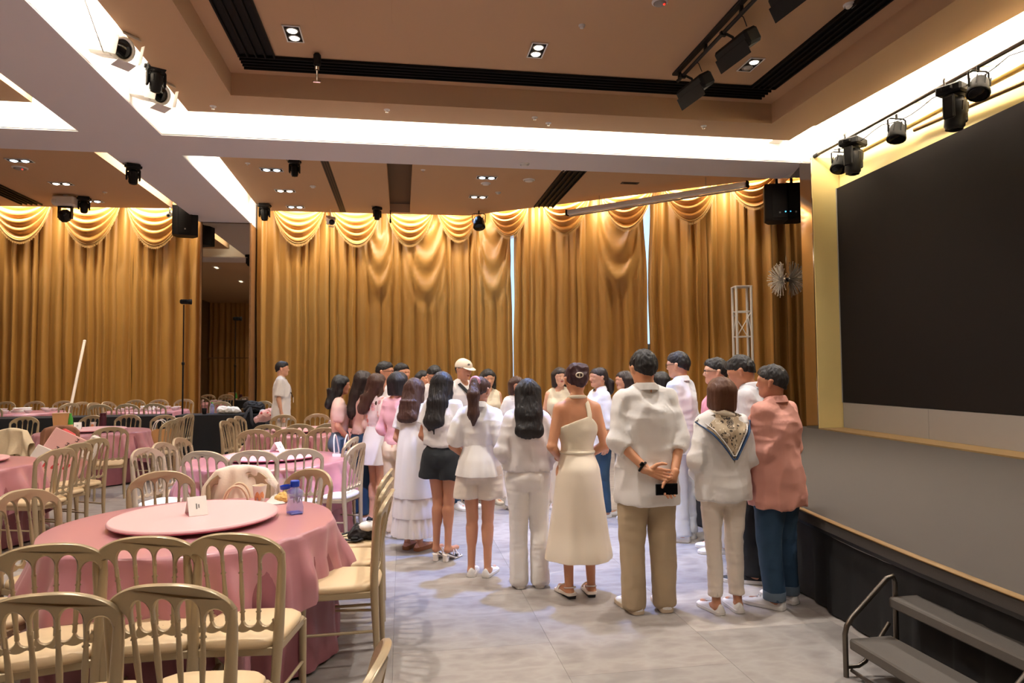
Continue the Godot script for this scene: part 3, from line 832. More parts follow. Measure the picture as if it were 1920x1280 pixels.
	# projection screen case hanging on the slant
	t = thing("screen_case", "long white roll-up screen case hanging on a slant before the right swags", "screen case", Vector3(5.1, 5.04, -13.2))
	var a := Vector3(3.62, 5.08, -14.5) - t.position
	var b2 := Vector3(6.42, 5.08, -11.85) - t.position
	part("case", Mb.new().bar(a, b2, 0.11, 0.11, 0.02), "white_metal", t)
	part("slot", Mb.new().bar(a + Vector3(0.05, -0.065, -0.05), b2 + Vector3(0.05, -0.065, -0.05), 0.05, 0.02), "grey_plastic", t)
	for p in [a, b2]: part("end_cap", Mb.new().bar(p, p + (b2 - a).normalized() * 0.04 * (1 if p == b2 else -1), 0.12, 0.13, 0.01), "slot_black", t)
	for q in [0.2, 0.8]: part("wire", Mb.new().cyl(a.lerp(b2, q), a.lerp(b2, q) + Vector3(0, 0.265, 0), 0.006), "grey_plastic", t)
	# stage pipe and its lights
	var dir := Vector3(-0.061, 0, 1).normalized()
	var o := Vector3(6.82, 5.12, -10.2)
	t = thing("lighting_pipe", "dark pipe along the gold stage wall that carries five black lights", "pipe", o)
	part("tube", Mb.new().cyl(Vector3(0, 0.03, 0), dir * 9.0 + Vector3(0, -0.14, 0), 0.028), "steel_dark", t)
	part("end_sleeve", Mb.new().cyl(Vector3(0, 0.03, 0), dir * -0.12 + Vector3(0, 0.03, 0), 0.034), "black_plastic", t)
	for z in [0.7, 2.3, 3.4, 5.5]: part("bracket", Mb.new().cyl(dir * z + Vector3(0, 0.02 - 0.017 * z, 0), dir * z + Vector3(0.4, 0.02, 0), 0.012), "white_metal", t)
	part("cable", Mb.new().tube(range(26).map(func(i): return dir * (i * 0.2 + 0.4) + Vector3(0.03, 0.0 - 0.017 * i * 0.2 - 0.03 - 0.09 * absf(sin(i * 0.55)), 0)), [0.007], 5), "black_metal", t)
	var w := 0.0
	moving_head(o + dir * 0.95 + Vector3(0, -0.04, 0), 1.15, "big black moving head light on the stage pipe, above the gold pilaster", 0.1, 0.5)
	moving_head(o + dir * 3.02 + Vector3(0, -0.1, 0), 1.15, "big black moving head light on the stage pipe, over the dark screen", 0.1, 0.4)
	par_can(o + dir * 0.62 + Vector3(-0.02, -0.1, 0), 1.0, "black par light at the far end of the stage pipe", Basis(Vector3.UP, 0.6) * Basis(Vector3.BACK, -0.5))
	par_can(o + dir * 1.98 + Vector3(-0.02, -0.08, 0), 1.0, "black par light alone in the middle of the stage pipe", Basis(Vector3.UP, 0.6) * Basis(Vector3.BACK, -0.35))
	par_can(o + dir * 3.42 + Vector3(-0.02, -0.06, 0), 1.0, "black par light at the near end of the stage pipe", Basis(Vector3.UP, 0.6) * Basis(Vector3.BACK, -0.5))
	solo("curtain_rod", Mb.new().cyl(Vector3(7.04, 4.9, -8.33), Vector3(6.65, 4.55, -2.2), 0.028), "edge_brass", "gold-brown rod along the stage wall above the dark screen", "pipe")

# ---------------------------------------------------------------- curtains
func pleats(length: float, seed_: int, amp := 0.135) -> PackedFloat32Array:   # depth of the pleats every 2.5 cm
	var r := RandomNumberGenerator.new()
	r.seed = seed_
	var out := PackedFloat32Array()
	var phase := 0.0
	var w := 0.22
	var a := amp
	var steps := int(length / 0.025) + 1
	for i in steps:
		phase += 0.025 / w
		if phase >= 1.0:
			phase -= 1.0
			w = r.randf_range(0.12, 0.34)
			a = amp * r.randf_range(0.45, 1.15)
		out.push_back(a * pow(absf(sin(PI * phase)), 0.55) * (1.0 - 0.25 * sin(2 * PI * phase)))
	return out

func curtain_panel(a: Vector2, b: Vector2, seed_: int, label: String, sags: Array = [], slit_a := [], slit_b := []) -> Node3D:
	# a, b: ends in x,z, left to right as seen from the hall; sags: [u, top y, bottom y, half width]
	var along := (b - a).normalized()
	var out := Vector2(-along.y, along.x)
	if out.y < 0: out = -out
	var length := a.distance_to(b)
	var f := pleats(length, seed_)
	var rows := []
	var top := 5.85
	var m := 46 if sags.size() else 22
	for i in m + 1:
		var y := top * (1.0 - float(i) / m) + 0.02
		var row := []
		for j in f.size():
			var u := float(j) / (f.size() - 1) * length
			var hang := 0.6 + 0.4 * smoothstep(5.8, 4.2, y)
			var d := f[j] * hang + 0.012 * nz.get_noise_2d(u * 3.0 + seed_ * 9.0, y * 0.7)
			var du := 0.018 * nz.get_noise_2d(y * 0.5 + seed_ * 5.0, u * 0.8) * smoothstep(5.8, 3.0, y)
			for s in sags:
				var q: float = (u - s[0]) / s[3]
				if absf(q) < 1.6:
					var k := exp(-q * q * 1.3) * smoothstep(s[2] - 0.4, s[2] + 0.5, y) * smoothstep(s[1] + 0.25, s[1] - 0.3, y)
					d = lerpf(d, 0.16 + 0.045 * sin(9.0 * (y - 0.75 * q * q)), clampf(k * 1.4, 0, 1))
			if slit_b.size() and u > length - 0.4:   # the edge pulled aside so that a wedge of window shows
				var e: float = smoothstep(slit_b[1], slit_b[2], y) * slit_b[0]
				du -= e * smoothstep(length - 0.4, length, u)
			if slit_a.size() and u < 0.4:
				var e: float = smoothstep(slit_a[1], slit_a[2], y) * slit_a[0]
				du += e * (1.0 - smoothstep(0.0, 0.4, u))
			var p := a + along * (u + du) + out * d
			row.append(Vector3(p.x, y, p.y))
		rows.append(row)
	var at := Vector3((a.x + b.x) / 2, 0, (a.y + b.y) / 2)
	var t := thing("curtain", label, "curtain", at, 0.0, "floor-length gold curtains")
	var g := Mb.new().grid(rows)
	for i in g.v.size(): g.v[i] -= at
	part("fabric", g, "curtain", t)
	return t

func swag(u: Vector2, along: Vector2, hw: float, drop: float, label: String, seed_: int):
	var out := Vector2(-along.y, along.x)
	if out.y < 0: out = -out
	var top := 5.82
	var at := Vector3(u.x, top, u.y)
	var t := thing("curtain_swag", label, "curtain swag", at, 0.0, "draped gold swags with fringe along the curtain tops")
	var r := RandomNumberGenerator.new()
	r.seed = seed_
	var ph := r.randf() * 0.6
	var lean := r.randf_range(-0.05, 0.05)
	var pt := func(s: float, k: float) -> Vector3:
		var shape := pow(maxf(0.0, 1.0 - s * s), 0.75)
		var y := -0.04 - drop * (0.1 + 0.9 * k) * shape - 0.05 * k
		var ridge := pow(absf(sin(PI * (k * 5.5 + ph))), 0.7)
		var d := 0.15 + (0.1 * sin(PI * minf(k * 1.1, 1.0)) + 0.085 * ridge) * pow(shape, 0.5) + 0.05 * (1.0 - k)
		var x := s * hw * (1.0 - 0.1 * k) + lean * shape * k
		var p := along * x + out * d
		return Vector3(p.x, y, p.y)
	var rows := []
	for i in 67:
		var row := []
		for j in 29: row.append(pt.call(-1.0 + 2.0 * j / 28.0, i / 66.0))
		rows.append(row)
	var sw := part("drape", Mb.new().grid(rows), "swag", t)
	# a braid and a fringe of threads along the lower edge
	var edge := []
	var fr := Mb.new()
	for j in 81:
		var s := -0.97 + 1.94 * j / 80.0
		var p: Vector3 = pt.call(s, 1.0)
		if j % 2 == 0: edge.append(p + Vector3(out.x, 0, out.y) * 0.008)
		if j < 80:
			var q: Vector3 = pt.call(s + 0.014, 1.0)
			var l := 0.085 * (1.0 + 0.15 * sin(j * 2.3))
			var o := Vector3(out.x, 0, out.y) * 0.008
			fr.quad(p + o + Vector3(0, -l, 0), q + o + Vector3(0, -l, 0), q + o, p + o)
	part("braid", Mb.new().tube(edge, [0.016], 6), "fringe", t)
	tag(part("fringe", fr, "fringe", t), "", "", "", "stuff")

func make_curtains():
	var z := -17.3
	curtain_panel(Vector2(-9.98, z), Vector2(-7.75, z), 1, "gold floor-length curtain at the far left edge of the back wall")
	curtain_panel(Vector2(-7.75, z), Vector2(-6.25, z), 2, "gold floor-length curtain on the left, with the white pole leaning before it")
	curtain_panel(Vector2(-6.25, z), Vector2(-4.6, z), 3, "gold floor-length curtain left of the mirrored pillar, behind the light stand")
	curtain_panel(Vector2(-3.46, z), Vector2(-1.75, z), 4, "gold curtain right of the mirrored pillar, behind the man walking alone")
	curtain_panel(Vector2(-1.75, z), Vector2(-0.2, z), 5, "gold curtain under the second swag right of the pillar", [[1.2, 5.0, 3.6, 0.3]])
	curtain_panel(Vector2(-0.2, z), Vector2(1.72, z), 6, "gold curtain with a loose sagging drape, before the kink in the wall", [[0.8, 5.5, 3.3, 0.42]])
	var a := Vector2(1.75, -17.3)
	var b := Vector2(7.66, -13.2)
	var d := (b - a).normalized()
	curtain_panel(a, a + d * 1.2, 7, "gold curtain just right of the wall's kink, with a long sagging fold", [[0.72, 5.4, 3.4, 0.4]], [], [0.035, 1.5, 4.6])
	curtain_panel(a + d * 1.22, a + d * 2.9, 8, "gold curtain right of the thin slit of daylight, behind the women facing us", [], [0.03, 1.5, 4.6])
	curtain_panel(a + d * 2.9, a + d * 4.58, 9, "gold curtain with crumpled sagging folds left of the bright wedge of daylight", [[1.05, 5.3, 3.5, 0.42]], [], [0.07, 3.9, 5.2])
	curtain_panel(a + d * 4.6, a + d * 5.9, 10, "gold curtain right of the bright wedge of daylight", [], [0.06, 3.9, 5.2])
	curtain_panel(a + d * 5.9, a + d * 7.32, 11, "gold curtain at the right end, behind the white truss tower")
	# the bright window behind the slits
	var wn := structure("window_1", Mb.new().bar(Vector3(2.45, 3.0, -16.98), Vector3(3.0, 3.0, -16.6), 0.02, 4.6), "slit_daylight")
	structure("window_2", Mb.new().bar(Vector3(5.2, 3.9, -15.07), Vector3(5.8, 3.9, -14.66), 0.02, 3.4), "slit_daylight")
	var names := ["first right of the mirrored pillar", "second right of the pillar", "third right of the pillar, behind the wide duct recess", "fourth right of the pillar, above the lone black spotlight"]
	for k in 4: swag(Vector2([-2.45, -1.12, 0.22, 1.4][k], z + 0.1), Vector2.RIGHT, [0.69, 0.68, 0.66, 0.58][k], [0.98, 0.98, 0.93, 0.8][k], "gold fringed swag, %s" % names[k], 30 + k)
	names = ["under the black air slot", "at the left end of the white screen case", "behind the middle of the white screen case", "right of the daylight wedge, above the white screen case", "last at right, beside the hanging loudspeaker"]
	for k in 5:
		var p: Vector2 = a + d * [1.22, 2.72, 4.2, 5.6, 6.9][k]
		swag(p + Vector2(-0.06, 0.08), d, [0.62, 0.68, 0.68, 0.66, 0.58][k], [0.82, 0.88, 0.92, 0.9, 0.74][k], "gold fringed swag, %s" % names[k], 40 + k)
	for k in 3: swag(Vector2([-8.58, -7.12, -5.68][k], z + 0.1), Vector2.RIGHT, 0.74, [1.05, 1.1, 1.1][k], "gold fringed swag over the left curtains, %s" % ["leftmost, cut by the picture edge", "middle of the three", "rightmost, beside the black loudspeaker"][k], 50 + k)
	# plain gold curtains on the rear wall: only the mirrors see them
	for k in 4: curtain_panel(Vector2(-9.9 + k * 2.6, 4.2), Vector2(-9.9 + k * 2.6 + 2.55, 4.2), 20 + k, "gold curtain on the wall behind the viewer, seen only in the mirrors")

# ---------------------------------------------------------------- stage
func make_stage():
	var hs := 0.61
	var edge := [Vector2(2.58, 1.0), Vector2(2.6, -2.0), Vector2(2.64, -3.1), Vector2(2.72, -4.0), Vector2(2.8, -4.7), Vector2(2.9, -6.0), Vector2(3.05, -7.4), Vector2(3.4, -8.8), Vector2(4.0, -9.9), Vector2(4.9, -10.6), Vector2(6.0, -10.95), Vector2(6.8, -11.0)]
	# a smooth front edge
	var c := Curve2D.new()
	for i in edge.size():
		var tg: Vector2 = (edge[mini(i + 1, edge.size() - 1)] - edge[maxi(i - 1, 0)]) / 6.0
		c.add_point(edge[i], -tg, tg)
	var pts := []
	for q in c.tessellate_even_length(5, 0.22): pts.append(q)
	var t := thing("stage", "low curved stage with grey-brown carpet top along the right side", "stage", Vector3.ZERO)
	var deck: Array = pts.duplicate()
	deck.append_array([Vector2(7.2, -10.3), Vector2(6.5, 1.0)])
	part("deck", slab(deck, hs - 0.07, hs), "stage_carpet", t)
	part("core", slab([Vector2(3.1, 1.0), Vector2(3.2, -6), Vector2(3.6, -8.4), Vector2(4.4, -9.7), Vector2(6.7, -10.6), Vector2(6.4, 1.0)], 0.0, hs - 0.07), "black_cloth", t)
	var strip := func(off: float, y0: float, y1: float, th: float) -> Mb:
		var rows := [[], [], [], [], []]
		for i in pts.size():
			var dd: Vector2 = (pts[mini(i + 1, pts.size() - 1)] - pts[maxi(i - 1, 0)]).normalized()
			var nn := Vector2(dd.y, -dd.x)
			if nn.x > 0 and i < 20: nn = -nn
			var q0: Vector2 = pts[i] + nn * off
			var q1: Vector2 = pts[i] + nn * (off + th)
			rows[0].append(Vector3(q0.x, y1, q0.y))
			rows[1].append(Vector3(q1.x, y1 - 0.004, q1.y))
			rows[2].append(Vector3(q1.x, y0 + 0.004, q1.y))
			rows[3].append(Vector3(q0.x, y0, q0.y))
			rows[4].append(Vector3(q0.x, y1, q0.y))
		return Mb.new().grid(rows)
	part("edge_trim", strip.call(-0.03, hs - 0.012, hs + 0.006, 0.035), "edge_brass", t)
	part("fascia", strip.call(-0.03, hs - 0.1, hs - 0.012, 0.02), "edge_black", t)
	# the black pleated skirt, hung from a piping line
	var f := pleats(14.0, 77, 0.035)
	var rows := []
	for i in 11:
		var k := i / 10.0
		var row := []
		var along := 0.0
		for j in 421:
			var q := c.sample_baked(c.get_baked_length() * j / 420.0)
			var q2 := c.sample_baked(minf(c.get_baked_length() * j / 420.0 + 0.05, c.get_baked_length()))
			var dd := (q2 - q).normalized() if q2.distance_to(q) > 1e-4 else Vector2(1, 0)
			var nn := Vector2(dd.y, -dd.x)
			if nn.x > 0: nn = -nn
			along = c.get_baked_length() * j / 420.0
			var dep := f[mini(int(along / 0.025), f.size() - 1)] * (0.25 + 0.9 * k) - 0.05
			q += nn * dep
			row.append(Vector3(q.x, (hs - 0.09 - 0.03 * absf(sin(along * 2.3))) * (1 - k) + 0.012, q.y))
		rows.append(row)
	part("skirt", Mb.new().grid(rows), "stage_skirt", t)
	var pip := []
	for p in rows[0]: pip.append(p + Vector3(-0.012, 0.0, 0.0))
	part("skirt_piping", Mb.new().tube(pip, [0.006], 6), "grey_plastic", t)
	# gold carpet strip on the deck along the wall
	solo("carpet_strip", slab([Vector2(6.76, -10.32), Vector2(7.25, -10.3), Vector2(6.5, 0.9), Vector2(6.15, 0.9)], hs, hs + 0.02), "gold_carpet", "narrow gold carpet strip on the stage along the screen wall", "carpet")
	# the wall screen and the grey panel below it
	var dir := Vector3(-0.061, 0, 1).normalized()
	var a := Vector3(7.24, 0, -10.31)
	var scr := thing("led_screen", "huge dark video screen, switched off, on the gold stage wall", "screen", a + dir * 4.0 + Vector3(0, 2.8, 0))
	var nrm := Vector3(-1, 0, -0.061).normalized()
	part("panel", Mb.new().bar(dir * -4.0 + nrm * -0.02 + Vector3(0, 0.03, 0), dir * 4.0 + nrm * -0.02 + Vector3(0, 0.03, 0), 0.12, 3.57, 0.004), "screen_black", scr)
	part("frame", Mb.new().bar(dir * -4.01 + nrm * -0.03 + Vector3(0, 0.03, 0), dir * -3.985 + nrm * -0.03 + Vector3(0, 0.03, 0), 0.15, 3.58, 0.002), "grey_plastic", scr)
	var gp := thing("base_panel", "plain grey panel under the dark screen along the stage floor", "panel", a + dir * 4.0 + Vector3(0, hs, 0))
	for i in 4:
		var p := dir * (-4.0 + 2.0 * (i + 0.5)) + nrm * -0.02
		part("panel", Mb.new().bar(p - dir * 0.998 + Vector3(0, 0.225, 0), p + dir * 0.998 + Vector3(0, 0.225, 0), 0.11, 0.41, 0.003), "grey_panel", gp)
	make_steps()
	make_sculpture()
	make_truss()

func make_steps():
	# two carpeted treads in a frame of bent tube, set against the stage; they rise towards +x
	var t := thing("portable_steps", "portable stage steps with two dark carpeted treads on a bent tube frame", "steps", Vector3(2.29, 0, -2.8))
	var z0 := -0.5
	var z1 := 0.42
	for k in 2:
		var x := 0.0 + k * 0.235
		var y := 0.2 + 0.2 * k
		part("tread", Mb.new().span(Vector3(x, y - 0.055, z0 + 0.012), Vector3(x + 0.245, y, z1 - 0.012), 0.008), "step_carpet", t)
	for z in [z0, z1]:
		part("frame", Mb.new().tube([Vector3(-0.012, 0.0, z), Vector3(-0.012, 0.1, z), Vector3(-0.012, 0.22, z), Vector3(0.0, 0.26, z), Vector3(0.03, 0.3, z), Vector3(0.24, 0.49, z), Vector3(0.275, 0.5, z), Vector3(0.285, 0.47, z), Vector3(0.285, 0.0, z)], [0.014], 10), "steel_dark", t)
		part("brace", Mb.new().tube([Vector3(-0.012, 0.05, z), Vector3(0.06, 0.05, z), Vector3(0.1, 0.07, z), Vector3(0.245, 0.26, z)], [0.011], 8), "steel_dark", t)
	part("crossbar", Mb.new().cyl(Vector3(0.02, 0.03, z0), Vector3(0.02, 0.03, z1), 0.01), "steel_dark", t)

func make_sculpture():
	# a burst of bent metal stems with bead tips, fixed on the corner mirror
	var a := Vector3(6.84, 0, -10.68)
	var b := Vector3(7.66, 0, -13.2)
	var along := (b - a).normalized()
	var out := Vector3(along.z, 0, -along.x)
	if out.x > 0: out = -out
	var at := Vector3(7.25, 3.3, -11.93) + out * 0.03
	var t := thing("wall_sculpture", "silver burst of curved stems with bead tips on the corner mirror", "wall sculpture", at)
	part("hub", Mb.new().ball(out * 0.02, Vector3.ONE * 0.05), "chrome", t)
	var r := RandomNumberGenerator.new()
	r.seed = 3
	for k in 90:
		var q := k * 2.39996
		var el := 0.15 + 1.25 * sqrt((k + 0.5) / 90.0)
		var rim := (along * cos(q) + Vector3.UP * sin(q))
		var tip := (out * cos(el) * 1.0 + rim * sin(el)) * r.randf_range(0.31, 0.35)
		var mid := out * 0.03 + rim * 0.1 * sin(el) + out * 0.16 * cos(el)
		var path := []
		for j in 6:
			var s := j / 5.0
			path.append(mid * 2 * s * (1 - s) + tip * s * s + out * 0.02 * (1 - s))
		var st := part("stem", Mb.new().tube(path, [0.0055], 5, false), "alu", t)
		part("bead", Mb.new().ball(tip, Vector3.ONE * 0.012, 6, 4), "clip_pearl", st)

func make_truss():
	var t := thing("truss_tower", "white square lattice truss tower standing before the right end of the curtains", "truss", Vector3(6.72, 0, -12.7), -0.22)
	var w := 0.145
	var top := 3.25
	for x in [-w, w]:
		for z in [-w, w]: part("upright", Mb.new().cyl(Vector3(x, 0.02, z), Vector3(x, top, z), 0.025), "white_metal", t)
	for k in 7:
		var y := 0.25 + k * 0.5
		for s in [[-w, -w, w, -w], [w, -w, w, w], [w, w, -w, w], [-w, w, -w, -w]]:
			part("rung", Mb.new().cyl(Vector3(s[0], y, s[1]), Vector3(s[2], y, s[3]), 0.011, -1, 8), "white_metal", t)
			if k < 6 and (k % 2 == 0): part("diagonal", Mb.new().cyl(Vector3(s[0], y + 0.5, s[1]), Vector3(s[2], y, s[3]), 0.01, -1, 8), "white_metal", t)
	part("end_plate", Mb.new().box(Vector3(0, top, 0), Vector3(0.34, 0.02, 0.34), 0.004), "white_metal", t)
	part("base_plate", Mb.new().box(Vector3(0, 0.012, 0), Vector3(0.5, 0.024, 0.5), 0.006), "white_metal", t)

# ---------------------------------------------------------------- tables and chairs
var chair0: Node3D
var chair_used := false

func make_chair() -> Node3D:
	# faces -z; crest at z = +0.25, seat 0.46 high, 0.94 in all
	var t := thing("banquet_chair", "", "chair")
	var lean := func(y: float) -> float: return 0.17 + 0.02 * clampf((0.46 - y) / 0.46, 0, 1) + 0.09 * pow(clampf((y - 0.46) / 0.48, 0, 1), 1.2)
	var bow := func(p: Vector3) -> Vector3: return Vector3(p.x, p.y, p.z + lean.call(p.y) - 0.95 * p.x * p.x * clampf((p.y - 0.46) / 0.3, 0, 1))
	# seat and its frame
	var seat := Mb.new()
	var rows := []
	for k in [[0.0, 0.9, 0.43], [0.0, 1.0, 0.432], [0.0, 1.02, 0.447], [0.0, 1.0, 0.462], [0.0, 0.93, 0.472], [0.0, 0.7, 0.479], [0.0, 0.3, 0.482], [0.0, 0.01, 0.482]]:
		var row := []
		for j in 28:
			var a := TAU * j / 28
			var q := Vector2(cos(a), sin(a))
			var sq := 1.0 / pow(pow(absf(q.x), 4.5) + pow(absf(q.y), 4.5), 1.0 / 4.5)
			var z: float = q.y * sq * 0.205 * k[1] - 0.015
			row.append(Vector3(q.x * sq * k[1] * (0.205 - 0.07 * (z + 0.2)), k[2], z))
		rows.append(row)
	part("seat", seat.grid(rows, true, false, true), "seat_vinyl", t)
	var fr := Mb.new()
	for s in [-1, 1]:
		fr.bar(Vector3(s * 0.192, 0.415, -0.2), Vector3(s * 0.168, 0.415, 0.17), 0.022, 0.035, 0.004)
	fr.bar(Vector3(-0.195, 0.415, -0.2), Vector3(0.195, 0.415, -0.2), 0.022, 0.035, 0.004)
	fr.bar(Vector3(-0.17, 0.415, 0.165), Vector3(0.17, 0.415, 0.165), 0.022, 0.035, 0.004)
	part("seat_frame", fr, "chair_gilt", t)
	for s in [-1, 1]:
		part("leg", Mb.new().tube([Vector3(s * 0.192, 0.42, -0.195), Vector3(s * 0.193, 0.3, -0.198), Vector3(s * 0.196, 0.0, -0.205)], [0.019, 0.017, 0.011], 10), "chair_gilt", t)
		var path := []
		var rad := []
		for y in [0.0, 0.2, 0.42, 0.52, 0.62, 0.7, 0.78, 0.84]:
			path.append(bow.call(Vector3(s * (0.162 + 0.036 * clampf((y - 0.2) / 0.62, 0, 1) + 0.006 * clampf((0.3 - y) / 0.3, 0, 1)), y, 0)))
			rad.append(0.012 + 0.0105 * sin(PI * clampf(y / 0.95, 0.05, 1)))
		rad[-1] = 0.0125
		part("leg", Mb.new().tube(path, rad, 10), "chair_gilt", t)
		part("stretcher", Mb.new().cyl(Vector3(s * 0.194, 0.22, -0.2), Vector3(s * 0.165, 0.22, 0.17), 0.008), "chair_gilt", t)
	# the crest: an arch whose lower edge is five small arches
	var arch := func(x: float) -> float: return 0.825 + 0.115 * pow(maxf(0.0, 1.0 - pow(absf(x) / 0.213, 2.4)), 0.62)
	var poly := PackedVector2Array()
	for i in 33: poly.push_back(Vector2(-0.211 + 0.422 * i / 32.0, arch.call(-0.211 + 0.422 * i / 32.0)))
	poly.push_back(Vector2(0.21, 0.80))
	poly.push_back(Vector2(0.187, 0.80))
	for k in 5:
		var cx := 0.150 - 0.075 * k
		var top: float = arch.call(cx) - 0.05 - (0.012 if k == 0 or k == 4 else 0.0)
		var hw := 0.0315
		for i in 11:
			var a := PI * i / 10.0
			poly.push_back(Vector2(cx + cos(a) * hw * (1.0 if i > 0 and i < 10 else 1.0), top - 0.045 + sin(a) * 0.045))
		if k < 4:
			var stub: float = minf(top, arch.call(cx - 0.075) - (0.062 if k == 3 else 0.05)) - 0.075
			poly.push_back(Vector2(cx - hw + 0.001, stub))
			poly.push_back(Vector2(cx - 0.075 + hw - 0.001, stub))
	poly.push_back(Vector2(-0.187, 0.80))
	poly.push_back(Vector2(-0.21, 0.80))
	part("crest_rail", Mb.new().prism(poly, 0.022, 0.005).bend(bow), "chair_gilt", t)
	# four turned spindles with two rings each
	for k in 4:
		var xt := 0.1125 - 0.075 * k
		var xb := xt * 0.86
		var y1: float = arch.call(xt) - 0.12
		var y0 := 0.555
		var sp := Mb.new()
		var prof := []
		for q in [[0.0, 0.0095], [0.12, 0.0086], [0.135, 0.0128], [0.15, 0.0086], [0.45, 0.0112], [0.78, 0.0078], [0.79, 0.0122], [0.81, 0.0078], [1.0, 0.009]]:
			prof.append(q)
		var path := []
		var rad := []
		for q in prof:
			path.append(bow.call(Vector3(lerpf(xb, xt, q[0]), lerpf(y0, y1, q[0]), 0)))
			rad.append(q[1])
		part("spindle", sp.tube(path, rad, 8), "chair_gilt", t)
	# the lower rail: hanging scallops
	poly = PackedVector2Array()
	for i in 41:
		var x := -0.178 + 0.356 * i / 40.0
		poly.push_back(Vector2(x, 0.512 - 0.012 * absf(cos(x / 0.0645 * PI / 1.0 - PI / 2))))
	for k in 5:
		var cx := 0.129 - 0.0645 * k
		for i in 9:
			var a := PI * i / 8.0
			poly.push_back(Vector2(cx + cos(a) * 0.027, 0.555 - sin(a) * 0.03))
	part("lower_rail", Mb.new().prism(poly, 0.018, 0.003).bend(bow), "chair_gilt", t)
	return t

func chair(crest: Vector2, turn: float, label: String, group := "", base := 0.0, white_seat := false) -> Node3D:
	var off := Basis(Vector3.UP, turn) * Vector3(0, 0, 0.26)
	var at := Vector3(crest.x - off.x, base, crest.y - off.z)
	var c: Node3D
	if chair_used: c = copy_of(chair0, label, at, turn, group)
	else:
		c = chair0
		chair_used = true
		c.position = at
		c.rotation.y = turn
		tag(c, label, "", group)
	if white_seat: c.get_node("seat").material_override = M["seat_white"]
	return c

func cloth(r: float, half: float, turn: float, y: float, floor_y: float, seed_: int, waves := 11.0, amp := 1.0) -> Mb:   # a square cloth over a round top
	var rows := []
	var n := 132
	for i in 26:
		var row := []
		for j in n:
			var a := TAU * j / n
			var q := Vector2(cos(a), sin(a))
			var ca := absf(cos(a - turn))
			var sa := absf(sin(a - turn))
			var reach := half / pow(pow(ca, 9.0) + pow(sa, 9.0), 1.0 / 9.0)
			var drop := minf(reach - r, y - floor_y - 0.012)
			if i < 6:
				var k := i / 5.0
				row.append(Vector3(q.x * r * k, y + 0.004 * (1 - k), q.y * r * k))
			else:
				var k := (i - 5) / 20.0
				var s := k * drop
				var wav := nz.get_noise_2d(cos(a) * waves * 0.32 + seed_ * 7.0, sin(a) * waves * 0.32) * 0.75 + 0.35 * sin(a * waves + 2.0 * sin(a * 3.0 + seed_))
				var out := 0.012 * smoothstep(0, 0.03, s) + (0.075 + 0.1 * s) * (0.45 + 0.95 * wav) * amp * smoothstep(0.0, 0.3, s)
				out += 0.012 * nz.get_noise_3d(q.x * 5.0 + seed_, s * 4.0, q.y * 5.0)
				var dy := -s * 0.99 + 0.012 * (1.0 - smoothstep(0.0, 0.03, s)) * 0.0
				row.append(Vector3(q.x * (r + out), y + dy, q.y * (r + out)))
		rows.append(row)
	return Mb.new().grid(rows, true, false, true)

func round_table(at: Vector2, where: String, half: float, turn: float, base := 0.0, full := true, seed_ := 1):
	var o := Vector3(at.x, base, at.y)
	var t := thing("round_table", "round banquet table hidden under pink cloths, %s" % where, "table", o, 0.0, "round banquet tables")
	part("tabletop", Mb.new().lathe([Vector2(0.0, 0.705), Vector2(0.74, 0.705), Vector2(0.745, 0.72), Vector2(0.74, 0.738), Vector2(0.0, 0.738)], 40), "wood_panel", t)
	for k in 4: part("leg", Mb.new().cyl(Vector3(cos(k * PI / 2 + 0.6) * 0.5, 0.0, sin(k * PI / 2 + 0.6) * 0.5), Vector3(cos(k * PI / 2 + 0.6) * 0.46, 0.71, sin(k * PI / 2 + 0.6) * 0.46), 0.018), "steel_dark", t)
	var c := thing("tablecloth", "pink satin cloth draped over the round table, %s" % where, "tablecloth", o, 0.0, "pink satin tablecloths")
	part("overlay", cloth(0.757, half, turn, 0.752, 0.0, seed_, 15.0), "satin_pink", c)
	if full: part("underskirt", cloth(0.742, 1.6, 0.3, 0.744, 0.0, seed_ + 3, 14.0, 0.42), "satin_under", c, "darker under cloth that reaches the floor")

func turntable(at: Vector2, where: String):
	var t := thing("turntable", "round pink turntable on the table, %s" % where, "turntable", Vector3(at.x, 0.752, at.y), 0.0, "pink turntables")
	part("bearing", Mb.new().lathe([Vector2(0.16, 0.0), Vector2(0.16, 0.022), Vector2(0.0, 0.022)], 24), "slot_black", t)
	part("plate", Mb.new().lathe([Vector2(0.0, 0.022), Vector2(0.435, 0.022), Vector2(0.447, 0.028), Vector2(0.45, 0.034)], 64), "turntable_rim", t)
	part("cover", Mb.new().lathe([Vector2(0.45, 0.034), Vector2(0.447, 0.043), Vector2(0.438, 0.047), Vector2(0.0, 0.048)], 64), "turntable_pink", t)

func table_sign(at: Vector3, turn: float, where: String):
	var t := thing("table_sign", "small folded white card sign on the turntable, %s" % where, "sign", at, turn, "folded table signs")
	for s in [-1, 1]: part("leaf", Mb.new().box(Vector3(0, 0.05, s * 0.032), Vector3(0.1, 0.115, 0.002), 0.0, Basis(Vector3.RIGHT, -s * 0.55)), "paper", t)
	part("base_fold", Mb.new().box(Vector3(0, 0.002, 0), Vector3(0.1, 0.003, 0.12)), "turntable_rim", t)
	for k in 2: part("print", Mb.new().box(Vector3(-0.006 + 0.012 * k, 0.05, 0.0345), Vector3(0.006, 0.032 - 0.01 * k, 0.001), 0.0, Basis(Vector3.RIGHT, -0.55)), "print_grey", t)

